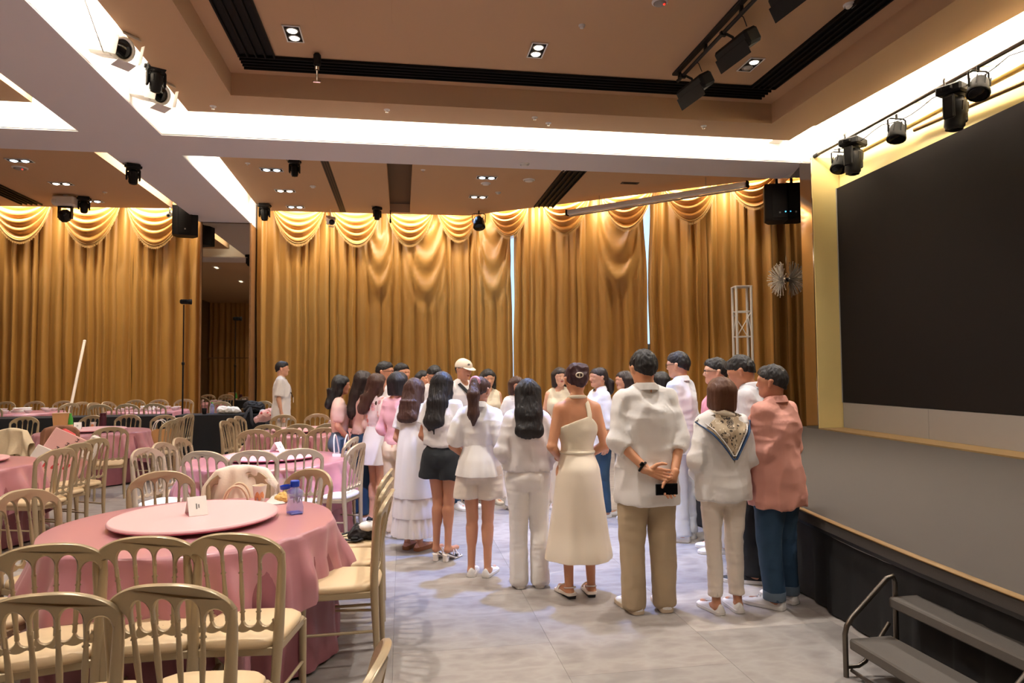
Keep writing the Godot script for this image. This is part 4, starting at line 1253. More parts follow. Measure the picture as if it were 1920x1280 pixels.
func make_tables_and_chairs():
	chair0 = make_chair()
	# low dais under the farthest tables
	structure("dais", Mb.new().span(Vector3(-9.95, 0.0, -17.25), Vector3(-4.7, 0.12, -12.85), 0.006).span(Vector3(-4.7, 0.0, -16.65), Vector3(-2.4, 0.12, -12.85), 0.006), "floor_tile_3").set_meta("kind", "structure")
	var near := "nearest to us"
	round_table(Vector2(-1.17, -4.2), near, 1.04, 0.2, 0.0, true, 2)
	turntable(Vector2(-1.17, -4.21), near)
	table_sign(Vector3(-1.165, 0.8, -4.2), 0.45, near)
	var b := "second one back"
	round_table(Vector2(-1.32, -7.12), b, 1.12, 0.2, 0.0, true, 5)
	turntable(Vector2(-1.28, -7.15), b)
	table_sign(Vector3(-1.26, 0.8, -7.35), 1.1, b)
	var c := "third one back"
	round_table(Vector2(-1.42, -10.4), c, 1.12, 0.4, 0.0, true, 7)
	turntable(Vector2(-1.42, -10.4), c)
	table_sign(Vector3(-1.05, 0.8, -10.6), 1.2, c)
	var d := "left one with bottles around"
	round_table(Vector2(-4.62, -11.3), d, 1.12, 0.7, 0.0, true, 9)
	turntable(Vector2(-4.62, -11.28), d)
	table_sign(Vector3(-4.8, 0.8, -11.2), 0.3, d)
	var e := "at the left picture edge"
	round_table(Vector2(-4.32, -7.35), e, 1.15, 0.1, 0.0, true, 11)
	turntable(Vector2(-4.3, -7.45), e)
	round_table(Vector2(-7.6, -15.25), "far dais at left", 1.12, 0.3, 0.12, true, 13)
	round_table(Vector2(-5.15, -15.1), "far dais by the light stand", 1.12, 0.3, 0.12, true, 15)
	var gA := "chairs round the nearest table"
	chair(Vector2(-1.085, -2.31), 0.08, "gilt arched-back chair in the very front row, left one of the pair", gA)
	chair(Vector2(-0.75, -2.34), -0.12, "gilt arched-back chair in the very front row, right one, cut by the bottom edge", gA)
	chair(Vector2(-0.04, -1.69), 1.42, "gilt chair top alone at the bottom edge of the picture, seen edge-on", gA)
	chair(Vector2(-1.39, -2.98), 0.28, "gilt chair with its back to us at the nearest table, left of three", gA)
	chair(Vector2(-1.05, -3.04), 0.02, "gilt chair with its back to us at the nearest table, middle of three", gA)
	chair(Vector2(-0.71, -3.03), -0.1, "gilt chair with its back to us at the nearest table, right of three", gA)
	chair(Vector2(-2.2, -4.42), -2.0, "gilt chair at the left of the nearest table, facing it side-on", gA)
	chair(Vector2(-2.22, -3.78), -1.75, "gilt chair at the left picture edge by the nearest table, only a post showing", gA)
	chair(Vector2(-0.05, -3.95), 1.52, "gilt chair right of the nearest table, the nearest of three in a row", gA)
	chair(Vector2(-0.06, -4.38), 1.5, "gilt chair right of the nearest table, middle of three in a row", gA)
	chair(Vector2(-0.07, -4.8), 1.48, "gilt chair right of the nearest table, the far one holding a black sling bag", gA)
	chair(Vector2(-1.64, -5.06), -2.7, "gilt chair across the nearest table facing us, leftmost with bare back", gA)
	chair(Vector2(-1.11, -5.05), PI, "gilt chair across the nearest table facing us, draped with a beige jacket", gA)
	chair(Vector2(-0.6, -4.94), 2.55, "gilt chair across the nearest table facing us, behind the water bottle", gA)
	var gB := "chairs round the second table"
	chair(Vector2(-1.71, -6.3), -0.2, "gilt chair with back to us at the second table, left of three", gB, 0, true)
	chair(Vector2(-1.28, -6.25), 0.0, "gilt chair with back to us at the second table, middle of three", gB, 0, true)
	chair(Vector2(-0.89, -6.3), 0.2, "gilt chair with back to us at the second table, right of three", gB, 0, true)
	chair(Vector2(-1.74, -8.6), -2.95, "gilt chair across the second table facing us, left of three", gB)
	chair(Vector2(-1.34, -8.62), PI, "gilt chair across the second table facing us, middle of three", gB)
	chair(Vector2(-0.93, -8.62), 2.95, "gilt chair across the second table facing us, right one holding white cloth", gB)
	chair(Vector2(-2.33, -6.7), -1.95, "gilt chair left of the second table, nearest of three seen edge-on", gB, 0, true)
	chair(Vector2(-2.35, -7.2), -1.8, "gilt chair left of the second table, middle of three seen edge-on", gB)
	chair(Vector2(-2.33, -7.68), -1.7, "gilt chair left of the second table, far one of three seen edge-on", gB)
	chair(Vector2(-0.38, -6.65), 1.2, "gilt chair right of the second table beside the white skirt, nearer", gB, 0, true)
	chair(Vector2(-0.47, -7.3), 1.3, "gilt chair right of the second table beside the white skirt, farther", gB)
	var gC := "chairs round the third table"
	for k in 3: chair(Vector2([-1.74, -1.33, -0.94][k], -9.35), [-0.15, 0.0, 0.1][k], "gilt chair with back to us at the third table, %s of three" % ["left", "middle", "right"][k], gC)
	chair(Vector2(-1.88, -11.55), PI - 0.1, "gilt chair across the third table, in front of the walking man", gC)
	chair(Vector2(-1.36, -11.6), PI, "gilt chair across the third table, right of the walking man", gC)
	for k in 3: chair(Vector2([-2.52, -2.56, -2.58][k], [-10.3, -10.85, -11.4][k]), -1.75, "gilt chair left of the third table beside the black-clothed table, %s" % ["nearest", "middle one", "farthest"][k], gC)
	var gD := "chairs round the fourth table"
	chair(Vector2(-3.68, -9.5), 0.45, "gilt chair with back to us before the table with the bottles", gD)
	chair(Vector2(-5.05, -12.35), PI - 0.2, "gilt chair across the table with the bottles, behind the green bottle", gD)
	chair(Vector2(-4.52, -12.4), PI, "gilt chair across the table with the bottles, behind the dark purple bottle", gD)
	chair(Vector2(-3.85, -12.05), PI + 0.15, "gilt chair holding the brown paper bag, by the black-clothed table", gD)
	for k in 3: chair(Vector2([-3.32, -3.4, -3.5][k], [-10.75, -11.35, -12.2][k]), 1.3, "gilt chair right of the table with the bottles, %s" % ["nearest of three", "middle of three", "far one of three"][k], gD)
	chair(Vector2(-4.72, -9.3), -0.35, "gilt chair with a cream coat over its back at left", gD)
	chair(Vector2(-4.32, -9.6), 0.3, "gilt chair with a brown cover at left, behind the cream coat", gD)
	chair(Vector2(-6.05, -12.3), PI + 0.15, "gilt chair alone at left, right before the black-clothed table", gD)
	var gE := "chairs round the left edge table"
	for k in 3: chair(Vector2([-3.07, -3.13, -3.17][k], [-6.85, -7.35, -7.85][k]), 1.15, "gilt chair in the left slanting row before the paper bags, %s" % ["nearest", "middle one", "farthest"][k], gE)
	chair(Vector2(-4.88, -9.1), PI - 0.3, "gilt chair at the left picture edge, left of the cream coat", gE)
	var gF := "chairs on the far dais"
	for k in 3: chair(Vector2([-8.35, -7.78, -7.22][k], -16.2), PI, "gilt chair on the far dais before the left curtain, %s of three" % ["left", "middle", "right"][k], gF, 0.12)
	chair(Vector2(-7.55, -14.05), 0.0, "gilt chair on the far dais with back to us, at the left picture edge", gF, 0.12)
	for k in 2: chair(Vector2([-6.45, -6.5][k], [-14.75, -15.35][k]), 1.0, "gilt chair on the far dais left of the white pole, %s" % ["nearer", "farther"][k], gF, 0.12)
	for k in 2: chair(Vector2([-6.1, -6.05][k], [-14.85, -15.35][k]), -1.9, "gilt chair on the far dais right of the white pole, %s" % ["nearer", "farther"][k], gF, 0.12)
	for k in 3: chair(Vector2([-5.75, -5.27, -4.75][k], -16.15), PI, "gilt chair on the far dais facing us beside the light stand, %s of three" % ["left", "middle", "right"][k], gF, 0.12)
	for k in 3: chair(Vector2([-5.62, -5.14, -4.66][k], -13.95), 0.0, "gilt chair on the far dais with back to us, %s of three" % ["left", "middle", "right"][k], gF, 0.12)
	chair(Vector2(-3.55, -14.4), PI, "gilt chair behind the black table, before the mirrored pillar", gF, 0.12)
	chair(Vector2(-2.72, -14.3), PI - 0.2, "gilt chair behind the black bag, right of the mirrored pillar", gF, 0.12)
	# black-clothed long tables
	for k in 2:
		var x0: float = [-9.6, -3.98][k]
		var x1: float = [-4.12, -2.45][k]
		if k == 0: x1 = -4.22
		var t := thing("buffet_table", "long black-clothed table at the back, %s" % ["left one before the far dais chairs", "right one with a white cap and bags on it"][k], "table", Vector3((x0 + x1) / 2, 0.12, -13.3))
		var hw := (x1 - x0) / 2
		part("tabletop", Mb.new().box(Vector3(0, 0.735, 0), Vector3(hw * 2 - 0.02, 0.03, 0.6), 0.005), "wood_panel", t)
		for sx in [-1, 1]:
			for sz in [-1, 1]: part("leg", Mb.new().cyl(Vector3(sx * (hw - 0.1), 0, sz * 0.24), Vector3(sx * (hw - 0.1), 0.73, sz * 0.24), 0.018), "steel_dark", t)
		var rows := []
		var m := int(hw * 2 / 0.05)
		for q in [[-0.31, 0.04], [-0.312, 0.745], [-0.3, 0.754], [0.3, 0.754], [0.312, 0.745], [0.314, 0.4], [0.318, 0.02]]:
			var row := []
			for j in m + 1:
				var x := -hw + hw * 2 * j / m
				row.append(Vector3(x, q[1], q[0] + (0.012 * sin(j * 0.9) + 0.008 * sin(j * 0.37)) * (1.0 if q[1] < 0.7 else 0.0) * signf(q[0])))
			rows.append(row)
		var cl := Mb.new().grid(rows, false, false, true)
		for s in [-1, 1]: cl.grid([[Vector3(s * (hw + 0.003), 0.752, -0.3), Vector3(s * (hw + 0.003), 0.752, 0.3)], [Vector3(s * (hw + 0.02), 0.02, -0.31), Vector3(s * (hw + 0.02), 0.02, 0.318)]], false, false, s > 0)
		var c2 := thing("black_tablecloth", "black cloth hanging to the floor over the long back table, %s" % ["left one", "right one with the bags"][k], "tablecloth", t.position)
		part("cloth", cl, "black_cloth", c2)
	var st := thing("step_box", "small gold step boxes stacked in the gap between the two black tables", "step", Vector3(-4.1, 0.12, -13.7))
	for k in 2: part("box", Mb.new().box(Vector3(0, 0.14 + 0.28 * k, -0.15 * k), Vector3(0.36, 0.26, 0.4), 0.008), "gold_carpet", st)

# ---------------------------------------------------------------- people: fields of joined capsules, meshed as surface nets
class Field:
	var o: Vector3
	var h: float
	var nx: int
	var ny: int
	var nz: int
	var d := PackedFloat32Array()

	func _init(lo: Vector3, hi: Vector3, cell: float):
		o = lo
		h = cell
		nx = int((hi.x - lo.x) / cell) + 2
		ny = int((hi.y - lo.y) / cell) + 2
		nz = int((hi.z - lo.z) / cell) + 2
		d.resize(nx * ny * nz)
		d.fill(1.0)

	# a tapered capsule a-b; fz squeezes its depth, ylo/yhi cut it level, k blends, cut takes it away
	func cap(a: Vector3, b: Vector3, ra: float, rb: float, k := 0.03, fz := 1.0, ylo := -9.0, yhi := 9.0, cut := false):
		var m := maxf(ra, rb)
		var band := k + 2.5 * h
		var x0 := maxi(int((minf(a.x, b.x) - m - band - o.x) / h), 0)
		var x1 := mini(int((maxf(a.x, b.x) + m + band - o.x) / h) + 1, nx - 1)
		var y0 := maxi(int((maxf(minf(a.y, b.y) - m, ylo) - band - o.y) / h), 0)
		var y1 := mini(int((minf(maxf(a.y, b.y) + m, yhi) + band - o.y) / h) + 1, ny - 1)
		var mz := m * fz
		var z0 := maxi(int((minf(a.z, b.z) - mz - band - o.z) / h), 0)
		var z1 := mini(int((maxf(a.z, b.z) + mz + band - o.z) / h) + 1, nz - 1)
		var bx := b.x - a.x
		var by := b.y - a.y
		var bz := (b.z - a.z) / fz
		var inv := 1.0 / maxf(bx * bx + by * by + bz * bz, 1e-9)
		var sc := minf(1.0, fz)
		var dr := rb - ra
		var limited := ylo > -8.0 or yhi < 8.0
		var nxy := nx * ny
		for iz in range(z0, z1 + 1):
			var pz := (o.z + iz * h - a.z) / fz
			for iy in range(y0, y1 + 1):
				var y := o.y + iy * h
				var py := y - a.y
				var c0 := py * by + pz * bz
				var at := iz * nxy + iy * nx + x0
				var px := o.x + x0 * h - a.x
				var lim := maxf(ylo - y, y - yhi) if limited else -9.0
				for ix in range(x0, x1 + 1):
					var t := (px * bx + c0) * inv
					if t < 0.0: t = 0.0
					elif t > 1.0: t = 1.0
					var ex := px - t * bx
					var ey := py - t * by
					var ez := pz - t * bz
					var q := (sqrt(ex * ex + ey * ey + ez * ez) - ra - dr * t) * sc
					if q < lim: q = lim
					var e := d[at]
					if cut:
						if -q > e: d[at] = -q
					elif e - q < k and q - e < k and k > 0.0:
						var g := (k - absf(e - q)) / k
						d[at] = minf(e, q) - g * g * k * 0.25
					elif q < e: d[at] = q
					at += 1
					px += h
	func sleeve(a: Vector3, b: Vector3, ra: float, rb: float, k: float):   # a cone a-b with a flat far end
		var m := maxf(ra, rb) + k + 2.5 * h
		var lo := (a.min(b) - Vector3.ONE * m - o) / h
		var hi := (a.max(b) + Vector3.ONE * m - o) / h
		var l := a.distance_to(b)
		var u := (b - a) / l
		for iz in range(maxi(int(lo.z), 0), mini(int(hi.z) + 1, nz - 1) + 1):
			for iy in range(maxi(int(lo.y), 0), mini(int(hi.y) + 1, ny - 1) + 1):
				var at := iz * nx * ny + iy * nx
				for ix in range(maxi(int(lo.x), 0), mini(int(hi.x) + 1, nx - 1) + 1):
					var p := o + Vector3(ix, iy, iz) * h - a
					var t := p.dot(u)
					var q: float
					if t < 0.0: q = p.length() - ra
					else: q = maxf((p - u * t).length() - lerpf(ra, rb, minf(t / l, 1.0)), t - l)
					var e := d[at + ix]
					var g := maxf(k - absf(e - q), 0.0) / k
					d[at + ix] = minf(e, q) - g * g * k * 0.25
	func plane(n: Vector3, c: float):   # keeps the side where n.p < c
		var at := 0
		for iz in nz:
			for iy in ny:
				var q := n.x * o.x + n.y * (o.y + iy * h) + n.z * (o.z + iz * h) - c
				var s := n.x * h
				for ix in nx:
					if q > d[at]: d[at] = q
					q += s
					at += 1
	func wrinkle(noise: FastNoiseLite, amp: float, fx: float, fy: float, sd: float):
		var at := 0
		var w := 3.2 * h + amp
		for iz in nz:
			for iy in ny:
				for ix in nx:
					if absf(d[at]) < w: d[at] += amp * (1.5 * absf(noise.get_noise_3d((o.x + ix * h) * fx + sd, (o.y + iy * h) * fy, (o.z + iz * h) * fx)) - 0.5)
					at += 1
	func net(into: Mb, scale := 1.0):
		var ids := PackedInt32Array()
		ids.resize(nx * ny * nz)
		ids.fill(-1)
		var nxy := nx * ny
		var off := PackedInt32Array([0, 1, nx, nx + 1, nxy, nxy + 1, nxy + nx, nxy + nx + 1])
		var w := 2.6 * h
		var base := into.v.size()
		var ec := [[0, 1], [2, 3], [4, 5], [6, 7], [0, 2], [1, 3], [4, 6], [5, 7], [0, 4], [1, 5], [2, 6], [3, 7]]
		var ps := [Vector3(0, 0, 0), Vector3(1, 0, 0), Vector3(0, 1, 0), Vector3(1, 1, 0), Vector3(0, 0, 1), Vector3(1, 0, 1), Vector3(0, 1, 1), Vector3(1, 1, 1)]
		var f := PackedFloat32Array()
		f.resize(8)
		for iz in nz - 1:
			for iy in ny - 1:
				var at := iz * nxy + iy * nx
				for ix in nx - 1:
					if absf(d[at]) < w:
						var inside := 0
						for k in 8:
							f[k] = d[at + off[k]]
							if f[k] < 0.0: inside += 1
						if inside > 0 and inside < 8:
							var p := Vector3.ZERO
							var c := 0
							for e in ec:
								var a := f[e[0]]
								var b := f[e[1]]
								if (a < 0.0) != (b < 0.0):
									p += ps[e[0]].lerp(ps[e[1]], a / (a - b))
									c += 1
							p /= c
							var g := Vector3(f[1] + f[3] + f[5] + f[7] - f[0] - f[2] - f[4] - f[6], f[2] + f[3] + f[6] + f[7] - f[0] - f[1] - f[4] - f[5], f[4] + f[5] + f[6] + f[7] - f[0] - f[1] - f[2] - f[3])
							ids[at] = into.v.size()
							into.v.push_back((o + (Vector3(ix, iy, iz) + p) * h) * scale)
							into.n.push_back(g.normalized())
							into.t.push_back(Vector2.ZERO)
					at += 1
		for iz in range(1, nz - 1):
			for iy in range(1, ny - 1):
				var at := iz * nxy + iy * nx + 1
				for ix in range(1, nx - 1):
					if ids[at] >= 0:
						var s := d[at] < 0.0
						if s != (d[at + 1] < 0.0): quad_ix(into, ids[at], ids[at - nx], ids[at - nx - nxy], ids[at - nxy], s)
						if s != (d[at + nx] < 0.0): quad_ix(into, ids[at], ids[at - nxy], ids[at - nxy - 1], ids[at - 1], s)
						if s != (d[at + nxy] < 0.0): quad_ix(into, ids[at], ids[at - 1], ids[at - 1 - nx], ids[at - nx], s)
					at += 1
	func quad_ix(m: Mb, a: int, b: int, c: int, e: int, s: bool):
		if a < 0 or b < 0 or c < 0 or e < 0: return
		if s:
			m.tri_ix(a, b, c)
			m.tri_ix(a, c, e)
		else:
			m.tri_ix(a, c, b)
			m.tri_ix(a, e, c)

func hand(into: Mb, wr: Vector3, dir: Vector3, palm: Vector3, thumb: Vector3, curl: float, sc: float, cell := 0.0045):
	# wr wrist, dir along the hand, palm the way the palm looks, thumb the side of the thumb (+ or -)
	dir = dir.normalized()
	palm = (palm - dir * palm.dot(dir)).normalized()
	var side := (thumb - dir * thumb.dot(dir) - palm * thumb.dot(palm)).normalized()
	var segs := []
	segs.append([wr - dir * 0.03, wr + dir * 0.02, 0.024, 0.023])
	for k in 4: segs.append([wr + dir * 0.01 + side * (0.014 - 0.009 * k), wr + dir * 0.083 + side * (0.028 - 0.019 * k), 0.015, 0.0125])
	var lens := [0.07, 0.078, 0.073, 0.057]
	for k in 4:
		var p := wr + dir * (0.085 - 0.004 * absf(k - 1.2)) + side * (0.028 - 0.019 * k)
		var a := curl * (0.35 + 0.06 * k)
		for j in 3:
			var dd := dir * cos(a) + palm * sin(a) + side * (0.07 - 0.05 * k)
			var q: Vector3 = p + dd.normalized() * lens[k] * [0.44, 0.31, 0.25][j]
			segs.append([p, q, [0.0096, 0.0088, 0.0082][j], [0.009, 0.0083, 0.0068][j]])
			p = q
			a += curl * 0.55
	var tb := wr + dir * 0.022 + side * 0.022 + palm * 0.006
	var t1 := tb + (dir * 0.6 + side * 0.75 + palm * 0.3).normalized() * 0.04
	var t2 := t1 + (dir * 0.85 + side * 0.4 + palm * 0.3 * (0.4 + curl)).normalized() * 0.032
	var t3 := t2 + (dir * 0.95 + side * 0.1 + palm * 0.3 * (0.4 + curl)).normalized() * 0.026
	segs.append_array([[tb, t1, 0.0155, 0.012], [t1, t2, 0.0115, 0.0102], [t2, t3, 0.0102, 0.0078]])
	var lo := wr
	var hi := wr
	for s in segs:
		for q in [s[0], s[1]]:
			lo = lo.min(q)
			hi = hi.max(q)
	var f := Field.new(lo - Vector3.ONE * 0.04, hi + Vector3.ONE * 0.04, cell)
	for s in segs: f.cap(s[0], s[1], s[2], s[3], 0.004)
	f.net(into, sc)

# Loft of level ellipses: rows of [y, half width, half depth, z shift, fold height]
func loft(rows_: Array, folds: float, sd: float, sc: float, n := 64, caps := true) -> Mb:
	var rows := []
	for r in rows_:
		var row := []
		for j in n:
			var a := TAU * j / n
			var w: float = 1.0 + r[4] * (sin(a * folds + sd + 1.7 * sin(a * 2.0 + sd)) * 0.6 + 0.8 * nz.get_noise_2d(cos(a) * folds * 0.3 + sd, sin(a) * folds * 0.3))
			row.append(Vector3(cos(a) * r[1] * w, r[0], sin(a) * r[2] * w + r[3]) * sc)
		rows.append(row)
	return Mb.new().grid(rows, true, caps, true)

func smooth_rows(keys: Array, steps: int) -> Array:   # fills in between the key rows
	var out := []
	for i in keys.size() - 1:
		for j in steps:
			var t := float(j) / steps
			var s := t * t * (3 - 2 * t) * 0.4 + t * 0.6
			var r := [lerpf(keys[i][0], keys[i + 1][0], t)]
			for k in range(1, 5): r.append(lerpf(keys[i][k], keys[i + 1][k], s))
			out.append(r)
	out.append(keys[-1])
	return out

const ARMS := {
	"front": [Vector3(0.205, 1.1, 0.04), Vector3(0.085, 0.98, -0.17), Vector3(-0.75, -0.25, -0.35), Vector3(-0.3, 0, 0.9), Vector3(0, 1, 0)],
	"low": [Vector3(0.2, 1.1, 0.035), Vector3(0.1, 0.9, -0.15), Vector3(-0.6, -0.7, -0.1), Vector3(-0.2, 0, 0.9), Vector3(-0.5, 0.6, -0.5)],
	"side": [Vector3(0.2, 1.1, 0.03), Vector3(0.215, 0.86, -0.02), Vector3(0.0, -1, -0.12), Vector3(-1, 0, 0), Vector3(0, 0, -1)],
	"wide": [Vector3(0.225, 1.11, 0.05), Vector3(0.12, 0.96, -0.16), Vector3(-0.75, -0.2, -0.4), Vector3(-0.3, 0, 0.9), Vector3(0, 1, 0)],
}

# Builds everything of one figure as [part name, Mb, material, parent part, label]; runs in a worker thread.
func figure(p: Dictionary) -> Array:
	var out := []
	var male: bool = p.get("male", false)
	var sc: float = p.h / 1.7
	var cell: float = p.get("cell", 0.018)
	var b: float = p.get("build", 1.0)
	var shx: float = (0.16 if male else 0.141) * lerpf(1.0, b, 0.6)
	var shy := 1.385 if male else 1.375
	var skin := "skin_%d" % p.get("skin", 0)
	var sd: float = p.get("seed", 1) * 13.7
	var stance: float = p.get("stance", 0.085)
	# ---- joints
	var arms := []
	for s in [-1, 1]:
		var a: Variant = p.get("arm_l" if s < 0 else "arm_r", p.get("arms", "front"))
		var q: Array = ARMS[a] if a is String else a
		var m := Vector3(s, 1, 1)
		arms.append([Vector3(s * shx, shy, 0.01), q[0] * m if a is String else q[0], q[1] * m if a is String else q[1], q[2] * m if a is String else q[2], q[3] * m if a is String else q[3], q[4] * m if a is String else q[4]])
	var pivot := Vector3(0, 1.49, 0.015)
	var hb := Basis(Vector3.UP, p.get("look", 0.0)) * Basis(Vector3.RIGHT, p.get("nod", 0.0)) * Basis(Vector3.BACK, p.get("tip", 0.0))
	var hp := func(x: float, y: float, z: float) -> Vector3: return pivot + hb * (Vector3(x, y, z) - pivot)
	# ---- the body, one surface
	var body := Mb.new()
	var reach := 0.36
	var f := Field.new(Vector3(-reach, 0.0, -0.34), Vector3(reach, 1.5, 0.3), cell)
	var t := 0.0 if not p.has("slim") else -0.004
	f.cap(Vector3(-0.05, 0.93, 0.012), Vector3(0.05, 0.93, 0.012), 0.105 * b + t, 0.105 * b + t, 0.03, 0.78)
	f.cap(Vector3(0, 0.95, 0), Vector3(0, 1.2, 0.0), 0.108 * b + t, 0.112 * b + t, 0.04, 0.74)
	f.cap(Vector3(-0.05, 1.24, 0.002), Vector3(0.05, 1.24, 0.002), 0.094 * b, 0.094 * b, 0.04, 0.86)
	f.cap(Vector3(-0.06, 1.33, 0.015), Vector3(0.06, 1.33, 0.015), 0.07, 0.07, 0.05, 0.9)
	f.cap(Vector3(-shx + 0.03, shy - 0.012, 0.012), Vector3(shx - 0.03, shy - 0.012, 0.012), 0.048, 0.048, 0.05, 0.95)
	for s in [-1, 1]: f.cap(Vector3(s * (shx - 0.03), shy + 0.012, 0.02), Vector3(s * 0.03, 1.45, 0.02), 0.028, 0.034, 0.05)
	f.cap(Vector3(0, 1.38, 0.018), Vector3(0, 1.5, 0.01), 0.056 if male else 0.048, 0.052 if male else 0.044, 0.03)
	for s in [-1, 1]:
		var fx: float = s * stance
		var hip := Vector3(s * 0.085, 0.9, 0.01)
		var knee := Vector3(s * (stance * 0.95), 0.49, -0.005)
		var ank := Vector3(fx, 0.085, 0.03)
		var lg := 0.82 if p.bottom.kind == "trousers" else 1.0
		f.cap(hip, knee, 0.083 * b * lg, 0.05 * lg, 0.025)
		f.cap(knee, ank, 0.049 * lg, 0.032, 0.02)
		f.cap(Vector3(knee.x, 0.4, 0.014), Vector3(knee.x, 0.3, 0.018), 0.05 * lg, 0.04 * lg, 0.03)
		f.cap(ank + Vector3(0, -0.04, 0.015), Vector3(fx + s * 0.02, 0.03, -0.14), 0.034, 0.024, 0.02, 1.0, 0.006)
		f.cap(Vector3(s * 0.045, 0.9, 0.05), Vector3(s * 0.05, 0.88, 0.05), 0.085 * b, 0.085 * b, 0.03)
	if not male:
		for s in [-1, 1]: f.cap(Vector3(s * 0.06, 1.235, -0.06), Vector3(s * 0.06, 1.24, -0.062), 0.052, 0.05, 0.03)
	for a in arms:
		f.cap(a[0], a[1], 0.043 * (1.12 if male else 1.0) * lerpf(1.0, b, 0.5), 0.036, 0.03)
		f.cap(a[1], a[2], 0.039, 0.0255, 0.012)
	f.net(body, sc)
	for i in 2:
		var a: Array = arms[i]
		if p.get("hands", true): hand(body, a[2], a[3], a[4], a[5], p.get("curl", 0.7), sc, p.get("hand_cell", 0.006))
	# the head on a finer grid
	var hc: float = p.get("head_cell", 0.0075)
	var mid: Vector3 = hp.call(0, 1.6, 0)
	f = Field.new(mid - Vector3(0.15, 0.2, 0.17), mid + Vector3(0.15, 0.15, 0.17), hc)
	var jw := 1.06 if male else 0.97
	f.cap(hp.call(0, 1.612, 0.022), hp.call(0, 1.606, -0.02), 0.08, 0.077, 0.02)
	f.cap(hp.call(0, 1.585, -0.028), hp.call(0, 1.518, -0.052), 0.066 * jw, 0.036 * jw, 0.03)
	f.cap(hp.call(-0.042 * jw, 1.535, -0.012), hp.call(-0.014, 1.507, -0.06), 0.027, 0.019, 0.03)
	f.cap(hp.call(0.042 * jw, 1.535, -0.012), hp.call(0.014, 1.507, -0.06), 0.027, 0.019, 0.03)
	f.cap(hp.call(-0.032, 1.57, -0.066), hp.call(-0.03, 1.565, -0.066), 0.026, 0.024, 0.02)
	f.cap(hp.call(0.032, 1.57, -0.066), hp.call(0.03, 1.565, -0.066), 0.026, 0.024, 0.02)
	f.cap(hp.call(-0.032, 1.598, -0.094), hp.call(0.032, 1.598, -0.094), 0.0105, 0.0105, 0.0, 1.0, -9, 9, true)
	f.cap(hp.call(-0.05, 1.613, -0.072), hp.call(0.05, 1.613, -0.072), 0.014, 0.014, 0.02)
	f.cap(hp.call(0, 1.598, -0.088), hp.call(0, 1.566, -0.106), 0.0085, 0.0115, 0.012)
	f.cap(hp.call(-0.011, 1.562, -0.096), hp.call(0.011, 1.562, -0.096), 0.0085, 0.0085, 0.008)
	f.cap(hp.call(-0.014, 1.537, -0.083), hp.call(0.014, 1.537, -0.083), 0.0105, 0.0105, 0.012)
	f.cap(hp.call(0, 1.507, -0.073), hp.call(0, 1.51, -0.07), 0.016, 0.016, 0.02)
	for s in [-1, 1]:
		f.cap(hp.call(s * 0.08, 1.598, 0.012), hp.call(s * 0.077, 1.562, 0.004), 0.017, 0.011, 0.006)
		f.cap(hp.call(s * 0.094, 1.59, 0.0), hp.call(s * 0.092, 1.575, 0.0), 0.008, 0.006, 0.0, 1.0, -9, 9, true)
	f.cap(Vector3(0, 1.4, 0.018), hp.call(0, 1.55, 0.02), 0.056 if male else 0.048, 0.054 if male else 0.046, 0.03)
	f.net(body, sc)
	out.append(["body", body, skin, "", ""])
	# features of the face
	if p.get("face", true):
		for s in [-1, 1]:
			out.append(["eye", Mb.new().ball(hp.call(s * 0.031, 1.593, -0.0805) * sc, Vector3(0.0125, 0.0058, 0.006) * sc, 10, 6, hb), "eye_white", "body", ""])
			out.append(["iris", Mb.new().ball(hp.call(s * 0.031, 1.5925, -0.0845) * sc, Vector3(0.0062, 0.0058, 0.003) * sc, 10, 6, hb), "eye_dark", "body", ""])
			out.append(["eyebrow", Mb.new().tube([hp.call(s * 0.016, 1.609, -0.088) * sc, hp.call(s * 0.032, 1.614, -0.086) * sc, hp.call(s * 0.049, 1.609, -0.074) * sc], [0.0026 * sc, 0.0032 * sc, 0.0015 * sc], 6), p.hair[1], "body", ""])
		var lp := Mb.new().ball(hp.call(0, 1.5405, -0.0915) * sc, Vector3(0.021, 0.0045, 0.006) * sc, 12, 6, hb)
		lp.ball(hp.call(0, 1.533, -0.0905) * sc, Vector3(0.018, 0.0052, 0.006) * sc, 12, 6, hb)
		out.append(["lips", lp, "lips", "body", ""])
	if p.has("glasses"):
		var g := Mb.new()
		for s in [-1, 1]:
			var ring := []
			for k in 13: ring.append(hp.call(s * 0.034 + cos(TAU * k / 12) * 0.025, 1.592 + sin(TAU * k / 12) * 0.019, -0.099) * sc)
			g.tube(ring, [0.0022 * sc], 6)
			g.tube([hp.call(s * 0.059, 1.596, -0.098) * sc, hp.call(s * 0.084, 1.6, -0.04) * sc, hp.call(s * 0.088, 1.597, 0.02) * sc], [0.0022 * sc], 6)
		g.tube([hp.call(-0.01, 1.596, -0.1) * sc, hp.call(0.01, 1.596, -0.1) * sc], [0.0022 * sc], 6)
		out.append(["glasses", g, "glasses", "body", ""])
	out.append_array(hair_of(p, hp, sc, sd, hb))
	out.append_array(clothes_of(p, arms, sc, sd, cell, shx, shy, b, stance))
	return out

